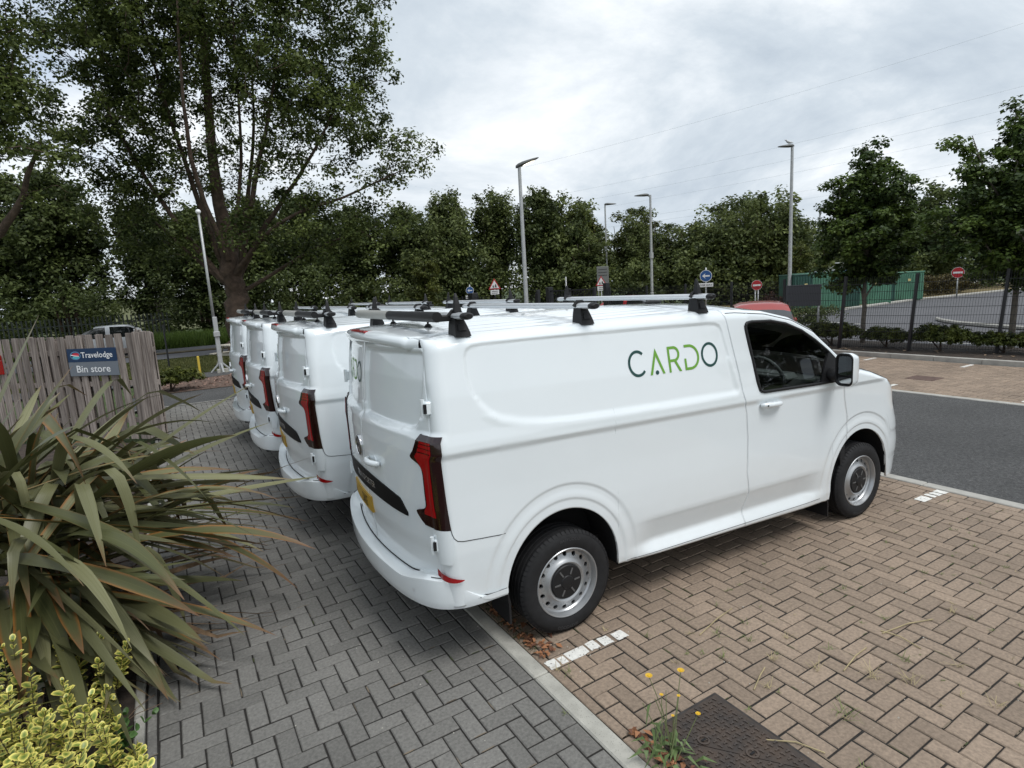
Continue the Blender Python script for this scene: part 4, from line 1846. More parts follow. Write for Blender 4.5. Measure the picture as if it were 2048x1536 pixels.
# ---- roof bars
for bi, bx_ in enumerate((-.56, .29, 1.29)):
    bar = empty('roof_bar', (bx_, 0, 0))
    bar.parent = VAN
    b = MB()
    b.tube([(0, -.93, 2.045), (0, .93, 2.045)], .036, 14, flat=.55)
    b.build('crossbar', m_alu, bar, smooth=True, angle=60)
    for s_ in (-1, 1):
        b = MB()
        b.tube([(0, s_ * .925, 2.045), (0, s_ * .95, 2.045), (0, s_ * .965, 2.044)], [.037, .036, .022], 14, flat=.56)
        b.build('end_cap', m_black, bar, smooth=True, angle=60)
        b = MB()
        prf = [(-.042, 1.940), (.056, 1.940), (.053, 1.965), (.038, 1.998), (.024, 2.036), (-.028, 2.036), (-.036, 1.998), (-.040, 1.965)]
        b.prism(prf, lambda x, z: (x, s_ * .765, z), lambda x, z: (x * .95, s_ * (.866 - .35 * (z - 1.95)), z - (.0 if z > 1.97 else .010)))
        b.prism([(-.022, 1.965), (.030, 1.965), (.016, 2.0), (-.016, 2.0)], lambda x, z: (x, s_ * .80, z), lambda x, z: (x, s_ * (.872 - .35 * (z - 1.95)), z))
        b.tube([(-.042, s_ * .79, 2.045), (-.02, s_ * .79, 2.07), (.02, s_ * .79, 2.07), (.042, s_ * .79, 2.045)], .014, 6)
        b.build('bar_foot', m_black, bar)
        if bi != 1:
            b = MB()
            fin = [(.795, 2.03), (.795, 2.10), (.797, 2.158), (.802, 2.170), (.809, 2.168), (.818, 2.148), (.828, 2.112), (.836, 2.07), (.840, 2.03)]
            b.prism([(y, z) for y, z in fin], lambda y, z: (-.022 + .14 * max(0, z - 2.05), s_ * y, z), lambda y, z: (.022 - .14 * max(0, z - 2.05), s_ * y, z))
            b.box((0, s_ * .812, 2.037), (.062, .052, .042), bev=.01)
            b.build('load_stop', m_black, bar)
    if bi == 0:
        b = MB()
        b.tube([(-.115, -.80, 2.045), (-.115, .06, 2.045)], .030, 12)
        for y in (-.78, 0.02):
            b.box((-.06, y, 2.035), (.12, .035, .035), bev=.006)
        b.build('roller_sleeve', m_black, bar, smooth=True, angle=40)
        b = MB()
        b.tube([(-.115, .06, 2.045), (-.115, .86, 2.045)], .032, 12)
        b.build('load_roller', m_roller, bar, smooth=True, angle=40)
        for y in (-.40, .30):
            b = MB()
            b.tube([(-.02, y, 1.965), (-.02, y, 1.99)], [.032, .014], 10)
            b.tube([(-.02, y, 1.985), (-.02, y, 2.02)], .007, 6)
            b.box((-.02, y, 2.03), (.10, .05, .02))
            b.build('support_pad', m_black, bar)
b = MB()
b.box((1.62, .0, 2.0), (.20, .05, .045), bev=.02, taper=.6)
b.build('aerial_fin', m_black, VAN)

# ---- place the four vans
VLAB = ['white panel van nearest the camera with green and dark lettering on its side',
        'second white panel van in the row, directly behind the nearest van',
        'third white panel van in the row, between the second and the farthest',
        'farthest white panel van of the row, beside the tree trunk']
YAW = -0.0335
VANPOS = [(0.436 - 0.955 * math.sin(YAW) * 1.0, -0.288 + 0.955 * math.cos(YAW))]
VANS = [VAN]
for dx, dy in ((-.15, 2.32), (-.18, 4.50), (-.18, 6.62)):
    VANPOS.append((VANPOS[0][0] + dx, VANPOS[0][1] + dy))
    VANS.append(copy_tree(VAN))
for v_, p_, l_, da in zip(VANS, VANPOS, VLAB, (0, .004, -.003, .002)):
    v_.location = (p_[0], p_[1], 0)
    v_.rotation_euler = (0, 0, YAW + da)
    tag(v_, l_, 'van', 'white vans parked in a row')

# ------------------------------------------------------------------ near plants
def strap_mat(name):
    m = bpy.data.materials.new(name)
    m.use_nodes = True
    t = m.node_tree
    N, L = t.nodes, t.links
    b = N['Principled BSDF']

    def att(n):
        a = N.new('ShaderNodeAttribute')
        a.attribute_name = n
        return a.outputs['Fac']

    def mt(op, a, b2=None, c=None):
        n = N.new('ShaderNodeMath')
        n.operation = op
        for i, v in enumerate((a, b2, c)):
            if v is None:
                continue
            if isinstance(v, (int, float)):
                n.inputs[i].default_value = v
            else:
                L.new(v, n.inputs[i])
        return n.outputs[0]

    def mr(v, a0, a1, b0, b1):
        n = N.new('ShaderNodeMapRange')
        n.interpolation_type = 'SMOOTHSTEP'
        for i, q in enumerate((a0, a1, b0, b1)):
            if isinstance(q, (int, float)):
                n.inputs[i + 1].default_value = q
            else:
                L.new(q, n.inputs[i + 1])
        L.new(v, n.inputs[0])
        return n.outputs[0]

    def mix(f, a, c):
        n = N.new('ShaderNodeMix')
        n.data_type = 'RGBA'
        for s_, v in ((0, f), (6, a), (7, c)):
            if isinstance(v, (int, float)):
                n.inputs[s_].default_value = v
            elif isinstance(v, tuple):
                n.inputs[s_].default_value = (*v, 1)
            else:
                L.new(v, n.inputs[s_])
        return n.outputs[2]
    rnd = N.new('ShaderNodeObjectInfo').outputs['Random']
    r2 = mt('FRACT', mt('MULTIPLY', rnd, 7.31))
    r3 = mt('FRACT', mt('MULTIPLY', rnd, 23.7))
    ac, al = att('across'), att('along')
    # fine streaks along the blade
    cb = N.new('ShaderNodeCombineXYZ')
    L.new(mt('MULTIPLY', ac, 22.0), cb.inputs[0])
    L.new(mt('MULTIPLY', al, 1.6), cb.inputs[1])
    L.new(mt('MULTIPLY', rnd, 50.0), cb.inputs[2])
    no = N.new('ShaderNodeTexNoise')
    no.inputs['Scale'].default_value = 1.0
    no.inputs['Detail'].default_value = 3
    L.new(cb.outputs[0], no.inputs[0])
    c0 = mix(r2, (0.055, 0.063, 0.022), (0.225, 0.220, 0.120))
    c0 = mix(mr(no.outputs['Fac'], .35, .7, 0, .55), c0, (0.105, 0.105, 0.034))
    edge = mt('ABSOLUTE', mt('SUBTRACT', ac, .5))
    # yellowing/orange margins on older blades
    old = mr(r3, .45, .95, 0, 1)
    ed = mt('MULTIPLY', mr(edge, mt('SUBTRACT', .46, mt('MULTIPLY', old, .22)), .5, 0, 1), old)
    c1 = mix(mt('MULTIPLY', ed, .85), c0, (0.30, 0.125, 0.030))
    c1 = mix(mr(edge, .0, .03, .35, 0), c1, (0.16, 0.17, 0.075))
    tip = mr(mt('ADD', al, mt('MULTIPLY', mt('SUBTRACT', no.outputs['Fac'], .5), .25)), mt('SUBTRACT', 1.0, mt('MULTIPLY', r3, .30)), 1.05, 0, 1)
    c2 = mix(tip, c1, (0.17, 0.085, 0.045))
    L.new(c2, b.inputs['Base Color'])
    b.inputs['Roughness'].default_value = 0.4
    b.inputs['Specular IOR Level'].default_value = 0.38
    tr = N.new('ShaderNodeBsdfTranslucent')
    L.new(c2, tr.inputs[0])
    mx = N.new('ShaderNodeMixShader')
    mx.inputs[0].default_value = .12
    L.new(b.outputs[0], mx.inputs[1])
    L.new(tr.outputs[0], mx.inputs[2])
    L.new(mx.outputs[0], N['Material Output'].inputs[0])
    return m


m_strap = strap_mat('flax_leaf')


def strap_leaf(parent, base, az, el, length, width, droop, p=1.7, kink=None, roll=0.0, bend=0.0, n=13, split=0):
    """one sword leaf; el start elevation, droop total fall of elevation (rad), kink=(s, extra rad)"""
    pos = Vector(base)
    pts, dirs = [], []
    ds = length / n
    a = az
    for i in range(n + 1):
        s_ = i / n
        e = el - droop * s_ ** p
        if kink and s_ > kink[0]:
            e -= kink[1] * min(1, (s_ - kink[0]) / .07)
        e = max(e, -1.45)
        a = az + bend * s_ * s_
        d = Vector((math.cos(e) * math.cos(a), math.cos(e) * math.sin(a), math.sin(e)))
        zmin = .035 + .02 * random.random()
        if pos.z < zmin and d.z < 0:
            pos.z = zmin
            d.z = 0
            d.normalize()
        pts.append(pos.copy())
        dirs.append(d)
        pos = pos + d * ds
        if pos.z < .03:
            pos.z = .03 + random.random() * .01
    V, F, AC, AL = [], [], [], []
    for i, (q, d) in enumerate(zip(pts, dirs)):
        s_ = i / n
        sidev = d.cross(Vector((0, 0, 1)))
        if sidev.length < .05:
            sidev = Vector((-math.sin(az), math.cos(az), 0))
        sidev.normalize()
        upv = sidev.cross(d).normalized()
        ra = roll * (0.25 + s_)
        sv_ = sidev * math.cos(ra) + upv * math.sin(ra)
        uv_ = upv * math.cos(ra) - sidev * math.sin(ra)
        w = width * (.62 + .38 * math.sin(math.pi * min(1, s_ / .75) * .5)) * (1 - max(0, (s_ - .62) / .38) ** 1.5) + .002
        keel = .42 * (1 - s_) + .10
        for k, ac in ((-1, 0), (0, .5), (1, 1)):
            V.append(q + sv_ * (k * w * .5) + uv_ * (abs(k) * w * .5 * keel))
            AC.append(ac)
            AL.append(s_)
    for i in range(n):
        for k in range(2):
            F.append((i * 3 + k, i * 3 + k + 1, i * 3 + 4 + k, i * 3 + 3 + k))
    return nobj('leaf', np.array([tuple(v) for v in V]), np.array(F), m_strap, parent, True, None, {'across': AC, 'along': AL})


flax = empty('flax_plant', (-2.5, 1.9, .01), label='large clump of green sword leaves arching over the grey paving', cat='plant')
R_ = random.Random(11)
FC = Vector((-2.5, 1.9, 0))


def flax_leaf(cx, cy, z, *a, **k):
    return strap_leaf(flax, (cx - FC.x, cy - FC.y, z), *a, **k)


random.seed(5)
# straight blades raking down to the paving
for k in range(78):
    az = rad(R_.uniform(-85, 32))
    z0 = R_.uniform(.25, 1.10)
    el = R_.uniform(-.48, .10) if z0 > .6 else R_.uniform(-.25, .35)
    L_ = R_.uniform(1.15, 1.85) * (1.0 if az > rad(-65) else .92)
    flax_leaf(-2.55 + R_.gauss(0, .18), 1.85 + R_.gauss(0, .34), z0, az, el, L_, R_.uniform(.042, .092), R_.uniform(.0, .55), p=2.2, roll=R_.gauss(0, .45), bend=R_.gauss(0, .15))
# heavy blades falling towards the near edging
for k in range(34):
    az = rad(R_.uniform(-92, -38))
    flax_leaf(-2.42 + R_.gauss(0, .13), 1.45 + R_.gauss(0, .26), R_.uniform(.30, .80), az, R_.uniform(-.42, .05), R_.uniform(1.05, 1.5), R_.uniform(.055, .10), R_.uniform(.0, .5), p=2.0, roll=R_.gauss(0, .45), bend=R_.gauss(0, .15))
# arching and folded blades
for k in range(66):
    az = rad(R_.uniform(-100, 80))
    kk = (R_.uniform(.4, .75), R_.uniform(.9, 1.8)) if R_.random() < .5 else None
    flax_leaf(-2.5 + R_.gauss(0, .2), 2.0 + R_.gauss(0, .36), R_.uniform(.45, 1.05), az, R_.uniform(.15, .85), R_.uniform(.9, 1.5), R_.uniform(.055, .105), R_.uniform(.1, .9), kink=kk, roll=R_.gauss(0, .6), bend=R_.gauss(0, .25))
# tall upright fan
for k in range(11):
    az = rad(R_.uniform(80, 170))
    flax_leaf(-2.72 + R_.gauss(0, .14), 2.0 + R_.gauss(0, .22), R_.uniform(.3, .6), az, R_.uniform(1.0, 1.42), R_.uniform(1.0, 1.45), R_.uniform(.06, .09), R_.uniform(.0, .3), roll=R_.gauss(0, .6))
for k in range(13):
    flax_leaf(-2.95 + R_.gauss(0, .12), 2.15 + R_.gauss(0, .2), R_.uniform(.5, .8), rad(R_.uniform(-25, 50)), R_.uniform(.55, 1.1), R_.uniform(.95, 1.3), R_.uniform(.06, .095), R_.uniform(.0, .5), roll=R_.gauss(0, .5))
# explicit sword leaves that stand out
for args in [(-2.95, 1.95, .70, rad(30), 1.12, 1.66, .085, .08), (-3.0, 2.1, .6, rad(50), 1.25, 1.45, .08, .1), (-2.42, 1.95, .62, rad(8), .62, 1.75, .088, .25),
             (-2.40, 1.85, .60, rad(18), .42, 1.75, .085, .35), (-2.55, 2.0, .70, rad(-5), .85, 1.5, .085, 1.3), (-2.45, 1.7, .55, rad(-22), .55, 1.7, .09, 1.2),
             (-2.45, 1.6, .60, rad(-42), .5, 1.85, .09, 1.25), (-2.5, 1.5, .55, rad(-58), .6, 1.8, .088, 1.45), (-2.5, 1.4, .55, rad(-66), .55, 1.75, .085, 1.5), (-2.42, 1.7, .45, rad(-32), .35, 1.9, .08, .9)]:
    flax_leaf(*args, roll=R_.gauss(0, .3))
# leaves hanging on the near side
for k in range(36):
    az = rad(R_.uniform(-130, -50))
    flax_leaf(-2.6 + R_.gauss(0, .22), 1.75 + R_.gauss(0, .3), R_.uniform(.55, 1.05), az, R_.uniform(.5, 1.2), R_.uniform(.9, 1.4), R_.uniform(.055, .09), R_.uniform(.8, 1.6), kink=(R_.uniform(.3, .5), R_.uniform(.8, 1.5)), roll=R_.gauss(0, .5))
# dead straw-coloured blades in the skirt
m_dead = M('dead_blade', (.20, .13, .075), .85, noise=(30, .35))
for k in range(30):
    az = rad(R_.uniform(-95, 35))
    o = flax_leaf(-2.4 + R_.gauss(0, .15), 1.6 + R_.gauss(0, .3), R_.uniform(.05, .25), az, R_.uniform(.0, .35), R_.uniform(.8, 1.6), R_.uniform(.012, .04), R_.uniform(.4, 1.0), roll=R_.gauss(0, 1.2), bend=R_.gauss(0, .5))
    o.data.materials[0] = m_dead
# big dark blade close to the camera, belonging to the same clump
flax_leaf(-2.62, .05, .42, rad(-18), .30, .55, .09, .25, roll=.5)

# variegated shrub
m_euo = M('variegated_leaf', (0.1, 0.2, 0.03), 0.4, attr=('edge', (0.085, 0.17, 0.03), (0.86, 0.75, 0.19)), rnd=0.2, transl=.12)
m_euog = M('green_leaf', (0.03, 0.06, 0.015), 0.4, attr=('edge', (0.02, 0.045, 0.010), (0.075, 0.11, 0.022)), rnd=0.3, transl=.1)
m_twig = M('twig', (0.07, 0.055, 0.03), 0.8)
_ov = []
_of = []
_oe = []
for k in range(8):
    t = 2 * math.pi * k / 8
    _ov.append((.5 + .5 * math.cos(t), .30 * math.sin(t) * (1.15 if k in (1, 2, 6, 7) else 1), .10 * abs(math.sin(t)) - .12 * (.5 + .5 * math.cos(t)) ** 2))
    _oe.append(1.0)
for k in range(8):
    t = 2 * math.pi * k / 8
    _ov.append((.5 + .28 * math.cos(t), .155 * math.sin(t), .035 * abs(math.sin(t)) - .03))
    _oe.append(.25)
_ov.append((.5, 0, -.03))
_oe.append(0.0)
for k in range(8):
    j = (k + 1) % 8
    _of += [(k, j, 8 + j), (k, 8 + j, 8 + k), (8 + k, 8 + j, 16)]
_ov, _of = np.array(_ov), np.array(_of)
leaf_me = npmesh('leaf', _ov, _of, m_euo, True, None, {'edge': _oe})


def leaf_frames(shoots, rr, per=12, size=(.030, .060)):
    out = []
    for b0, b1 in shoots:
        b0, b1 = Vector(b0), Vector(b1)
        d = (b1 - b0).normalized()
        for k in range(per):
            f = .30 + .70 * (k / (per - 1))
            q = b0.lerp(b1, f)
            for h in range(2):
                a = k * 1.57 + h * math.pi + rr.gauss(0, .35)
                e = rr.uniform(.15, .85) + (.5 if k > per - 3 else 0)
                s0 = Vector((math.cos(a), math.sin(a), 0))
                ld = (s0 * math.cos(e) + d * math.sin(e)).normalized()
                nrm = (d * math.cos(e) - s0 * math.sin(e)).normalized()
                sd_ = nrm.cross(ld).normalized()
                sz = rr.uniform(*size) * (1 if k < per - 2 else .7)
                mt = Matrix((ld, sd_, nrm)).transposed().to_4x4() @ Matrix.Diagonal((sz, sz, sz, 1))
                mt.translation = q
                out.append(mt)
    return out


def joined_leaves(name, frames, mat, parent, edge):
    n = len(frames)
    A = np.array([np.array(f) for f in frames])
    V = np.einsum('nij,vj->nvi', A[:, :3, :3], _ov) + A[:, None, :3, 3]
    F = _of[None] + (np.arange(n) * len(_ov))[:, None, None]
    o = nobj(name, V.reshape(-1, 3), F.reshape(-1, 3), mat, parent, True, None, {'edge': np.tile(edge, n)})
    o['kind'] = 'stuff'
    return o


euo = empty('variegated_shrub', (-2.25, .15, .01), label='low shrub with cream and green variegated leaves at the corner of the bed', cat='shrub')
rr = random.Random(3)
shoots = []
for k in range(135):
    x, y = rr.uniform(-.55, .30), rr.uniform(-1.15, .62)
    if x > .22 and y > -.2:
        continue
    hgt = rr.uniform(.28, .54) * (1 - .25 * abs(x)) + (.12 if y > .2 and x < -.05 else 0)
    shoots.append(((x, y, .02), (x + rr.gauss(.02, .07), y + rr.gauss(0, .07), hgt)))
for k in range(4):
    shoots.append(((.25, -.30 - .05 * k, .10), (.36 + .02 * k, -.28 - .10 * k, .20 + .03 * k)))
fr = leaf_frames(shoots, rr)
pos = np.array([f.translation for f in fr]) + np.array(euo.location)
x_, y_, d_ = px_of(pos)
sc_ = np.where((abs(x_) < .5) & (abs(y_) < .375), 1 / d_ ** 2 * (1 + pos[:, 2]), -1)
order = np.argsort(-sc_)
tops = set(order[:300].tolist())
for i in tops:
    o = bpy.data.objects.new('leaf', leaf_me)
    o.matrix_local = fr[i]
    link(o, euo)
joined_leaves('leaf_mass', [f for i, f in enumerate(fr) if i not in tops], m_euo, euo, _oe)
b = MB()
for a, c in shoots:
    b.tube([a, c], [.004, .002], 4, cap=False)
b.build('stems', m_twig, euo)['kind'] = 'stuff'
# plain green shrub beneath the flax
gsh = empty('green_shrub', (-2.15, 1.0, .01), label='low dark green shrub under the sword leaves beside the edging', cat='shrub')
shoots = []
for k in range(90):
    x, y = rr.uniform(-.45, .12), rr.uniform(-.45, .65)
    shoots.append(((x, y, .02), (x + rr.gauss(0, .06), y + rr.gauss(0, .06), rr.uniform(.14, .36))))
joined_leaves('leaf_mass', leaf_frames(shoots, rr, 9, (.028, .042)), m_euog, gsh, _oe)
b = MB()
for a, c in shoots:
    b.tube([a, c], [.004, .002], 4, cap=False)
b.build('stems', m_twig, gsh)['kind'] = 'stuff'
wd = empty('leafy_weed', (-2.02, .12, .01), label='small bright green leafy weed beside the bed edging', cat='weed')
shoots = [((rr.gauss(0, .04), rr.gauss(0, .05), 0), (rr.gauss(0, .09), rr.gauss(0, .1), rr.uniform(.10, .20))) for k in range(7)]
joined_leaves('leaf_mass', leaf_frames(shoots, rr, 6, (.04, .06)), M('weed_leaf', (.06, .13, .03), .5, attr=('edge', (.05, .11, .025), (.08, .16, .04)), transl=.15), wd, _oe)
# dead straw on the soil
b = MB()
for k in range(260):
    x, y = rr.uniform(-2.7, -1.98), rr.uniform(-.3, 2.6)
    a = rr.uniform(0, 6.28)
    l_ = rr.uniform(.06, .35)
    z = rr.uniform(.02, .05)
    b.tube([(x, y, z), (x + math.cos(a) * l_ * .5, y + math.sin(a) * l_ * .5, z + .02), (x + math.cos(a) * l_, y + math.sin(a) * l_, z)], .0025, 3, cap=False)
o = b.build('dead_straw', M('straw', (.17, .11, .07), .9, noise=(6, .3)))
tag(o, 'dry brown fallen strands on the soil of the bed', 'litter', kind='stuff')

# ------------------------------------------------------------------ weeds, litter, manhole in the bay
b = MB()
m_weed = M('joint_weed', (.13, .16, .045), .7, noise=(9, .4), tex='World')
m_dry = M('dry_stalk', (.33, .27, .15), .8, noise=(9, .3), tex='World')
wr = random.Random(21)
tufts = [(1.02, -.75, .7), (1.15, -.85, .9), (1.25, -1.0, .8), (1.0, -1.02, .8), (.93, -.93, .6), (1.38, -.88, .7), (1.45, -1.12, .8), (1.2, -1.2, .9), (.98, -1.33, .9), (1.32, -1.38, 1.1), (1.55, -1.33, .7), (1.62, -1.72, 1.3), (1.78, -1.62, 1.0), (1.95, -1.8, 1.1), (1.12, -1.66, 1.5), (1.5, -1.6, 1.4), (1.75, -2.05, 1.0), (2.25, -1.0, .7), (2.4, -.75, .6), (2.1, -1.35, .8), (.62, -.42, .5), (.78, -.62, .6), (2.9, -1.2, .6), (2.5, -1.55, .8), (3.2, -.8, .5), (3.4, -1.5, .6), (.18, -.62, .9), (.16, -.55, .8), (1.75, -.55, .5), (-.02, -.86, .5), (2.05, -2.2, 1.2), (.85, -1.9, 1.0)]
for q in range(110):
    tufts.append((wr.uniform(.6, 4.6), wr.uniform(-2.8, -.45), wr.uniform(.2, .5)))
for x, y, s_ in tufts:
    b.use(m_weed if wr.random() < .65 else m_dry)
    for k in range(int(9 * s_) + 3):
        a = wr.uniform(0, 6.28)
        l_ = wr.uniform(.02, .055) * s_
        x0, y0 = x + wr.gauss(0, .012) * s_, y + wr.gauss(0, .012) * s_
        w_ = .0018
        e = wr.uniform(.25, 1.0)
        c, s2 = math.cos(a), math.sin(a)
        b.add([(x0 - s2 * w_, y0 + c * w_, 0), (x0 + s2 * w_, y0 - c * w_, 0), (x0 + c * l_ + s2 * w_ * .6, y0 + s2 * l_ - c * w_ * .6, l_ * e), (x0 + c * l_ * 1.5, y0 + s2 * l_ * 1.5, l_ * e * .8), (x0 + c * l_ - s2 * w_ * .6, y0 + s2 * l_ + c * w_ * .6, l_ * e)], [(0, 1, 2, 4), (4, 2, 3)])
b.use(m_dry)
for (x0, y0, x1, y1) in ((1.42, -1.48, 1.72, -1.44), (1.93, -1.42, 2.32, -1.52), (1.95, -1.40, 1.95, -1.62), (1.05, -.80, 1.45, -.72), (.9, -1.30, 1.1, -1.22), (.65, -1.55, .80, -1.75)):
    b.tube([(x0, y0, .006), ((x0 + x1) / 2 + .02, (y0 + y1) / 2 + .01, .012), (x1, y1, .006)], .0035, 5)
o = b.build('joint_weeds', None)
tag(o, 'sparse grass and dry stalks growing from the brown paving joints', 'grass', kind='stuff')
# moss and dirt in some joints, small pebbles
b = MB()
b.use(M('pebble', (.45, .43, .38), .8))
for k in range(70):
    x, y = wr.uniform(.15, 3.8), wr.uniform(-2.4, -.35)
    r_ = wr.uniform(.002, .006)
    b.add([(x + r_ * math.cos(t), y + r_ * math.sin(t), .001) for t in (0, 1.5, 3, 4.6)] + [(x, y, r_ * 1.3)], [(0, 1, 4), (1, 2, 4), (2, 3, 4), (3, 0, 4)])
for k in range(60):
    x, y = wr.uniform(-1.8, -.02), wr.uniform(-1.6, 3)
    r_ = wr.uniform(.002, .005)
    b.add([(x + r_ * math.cos(t), y + r_ * math.sin(t), .001) for t in (0, 1.5, 3, 4.6)] + [(x, y, r_ * 1.3)], [(0, 1, 4), (1, 2, 4), (2, 3, 4), (3, 0, 4)])
o = b.build('grit', None)
tag(o, 'pale grit scattered on the block paving', 'grit', kind='stuff')
# fallen leaves along the kerb
b = MB()
for col_ in range(3):
    b.use(M('dead_leaf%d' % col_, [(.20, .085, .035), (.13, .055, .03), (.33, .15, .07)][col_], .8))
    for k in range(60):
        if k < 40:
            x, y = .13 + abs(wr.gauss(0, .06)), wr.uniform(-.42, .25)
        else:
            x, y = .15 + abs(wr.gauss(0, .06)), wr.uniform(-1.75, -1.15)
        a = wr.uniform(0, 6.28)
        l_ = wr.uniform(.012, .034)
        c, s2 = math.cos(a) * l_, math.sin(a) * l_
        z = wr.uniform(.004, .02)
        h1, h2 = wr.uniform(0, .018), wr.uniform(0, .018)
        b.add([(x - c, y - s2, z), (x - s2 * .5, y + c * .5, z + h1), (x + c, y + s2, z + .004), (x + s2 * .5, y - c * .5, z + h2)], [(0, 1, 2, 3)])
o = b.build('fallen_leaves', None)
tag(o, 'brown fallen leaves gathered along the dividing kerb', 'leaves', kind='stuff')
# moss clump line behind the wheel
b = MB()
b.use(M('moss', (.045, .06, .018), .95))
for k in range(420):
    x, y = .11 + abs(wr.gauss(0, .07)), wr.uniform(-.35, .55)
    a = wr.uniform(0, 6.28)
    l_ = wr.uniform(.008, .03)
    b.add([(x - .002, y, .0), (x + .002, y, .0), (x + math.cos(a) * l_ * .6, y + math.sin(a) * l_ * .6, l_)], [(0, 1, 2)])
o = b.build('moss', None)
tag(o, 'green moss and seedlings behind the nearest rear wheel', 'moss', kind='stuff')

# access cover
ac = empty('access_cover', (.47, -1.52, -.0045), label='black cast iron access cover with raised tread in the paving', cat='manhole')
m_iron = M('cast_iron', (.030, .027, .026), .65, metal=.2, noise=(9, .5), bump=(60, .002), col2=(.075, .052, .038))
m_rust = M('iron_tread', (.045, .040, .038), .55, metal=.25, noise=(9, .5), col2=(.09, .065, .05))
b = MB()
b.box((0, 0, -.008), (.51, .66, .03), bev=.004)
b.build('frame', M('frame_iron', (.035, .030, .028), .7, metal=.2, noise=(20, .5)), ac)
b = MB()
b.prism([(-.235, .31), (.235, .31), (.235, -.31)], lambda x, y: (x - .003 * 0, y, 0), lambda x, y: (x, y, .0105))
b.build('cover_leaf', m_iron, ac)
b = MB()
b.prism([(-.235, .303), (.228, -.31), (-.235, -.31)], lambda x, y: (x, y, 0), lambda x, y: (x, y, .0105))
b.build('cover_leaf', m_iron, ac)
b = MB()
i = 0
for gx in np.arange(-.215, .22, .032):
    for gy in np.arange(-.29, .30, .032):
        i += 1
        if abs((gx + .235) / .47 - (.31 - gy) / .62) < .035:
            continue
        rz_ = math.pi / 2 * (int(round(gx / .032) + round(gy / .032)) % 2)
        b.box((gx, gy, .0125), (.022, .007, .005), rz=rz_)
        b.box((gx + (.008 if rz_ == 0 else 0), gy + (0 if rz_ == 0 else .008), .0125), (.007, .015, .0048), rz=rz_)
b.build('tread', m_rust, ac)['kind'] = 'stuff'
for kx, ky in ((.06, -.05), (-.06, .13), (.08, .0)):
    if (kx, ky) == (.08, .0):
        continue
    b = MB()
    b.rev([(.030, .0105), (.030, .0165), (.022, .0165), (.020, .012)], 18, (kx, ky, 0), 'z')
    kr = b.build('keyhole_ring', m_rust, ac)
    b = MB()
    b.box((kx, ky, .0155), (.026, .010, .002))
    b.build('keyhole', m_liner, ac)
# second, far access cover
b = MB()
b.box((10.95, 2.43, -.004), (.46, .48, .02), bev=.004)
o = b.build('far_access_cover', M('rusty_cover', (.10, .062, .05), .8, noise=(8, .3)))
tag(o, 'square rusty access cover in the far parking bay', 'manhole')

# hawkweed with yellow heads
hw_ = empty('yellow_wildflower', (.20, -1.36, 0), label='wild plant with small yellow flower heads growing by the kerb', cat='wildflower')
m_hl = M('hawk_leaf', (.085, .13, .04), .6, noise=(20, .3), tex='World')
b = MB()
for k in range(34):
    a = wr.uniform(0, 6.28)
    l_ = wr.uniform(.06, .15)
    x0, y0 = wr.gauss(0, .05), wr.gauss(0, .07)
    c, s2 = math.cos(a), math.sin(a)
    w_ = wr.uniform(.006, .014)
    h = wr.uniform(.02, .10)
    b.add([(x0, y0, 0), (x0 + c * l_ * .5 - s2 * w_, y0 + s2 * l_ * .5 + c * w_, h), (x0 + c * l_, y0 + s2 * l_, h * .7), (x0 + c * l_ * .5 + s2 * w_, y0 + s2 * l_ * .5 - c * w_, h)], [(0, 3, 2, 1)])
b.build('rosette', m_hl, hw_)['kind'] = 'stuff'
m_stem = M('hawk_stem', (.11, .13, .05), .7)
m_petal = M('yellow_petal', (.75, .46, .02), .6, transl=.2)
for x, y, h, big in ((.02, .13, .33, 1), (.20, .10, .30, 1), (.05, .08, .25, .55), (.10, .02, .26, .5), (.14, -.06, .20, .7), (.02, -.02, .22, .45), (-.02, .05, .28, 0), (.12, .12, .22, 0), (-.05, .10, .24, 0)):
    b = MB()
    x0, y0 = wr.gauss(0, .03), wr.gauss(0, .03)
    b.tube([(x0, y0, 0), ((x0 + x) * .5 + .01, (y0 + y) * .5, h * .55), (x, y, h)], [.0028, .0022, .0018], 5)
    st = b.build('stem', m_stem, hw_)
    if big:
        b = MB()
        for k in range(14):
            a = 2 * math.pi * k / 14
            r_ = .017 * big
            c, s2 = math.cos(a), math.sin(a)
            b.add([(x, y, h), (x + c * r_ - s2 * r_ * .2, y + s2 * r_ + c * r_ * .2, h + .006 * big), (x + c * r_ + s2 * r_ * .2, y + s2 * r_ - c * r_ * .2, h + .006 * big)], [(0, 2, 1)])
        b.rev([(.0, .008 * big), (.006 * big, .006 * big), (.008 * big, .0)], 8, (x, y, h), 'z')
        b.build('flower_head', m_petal, st)

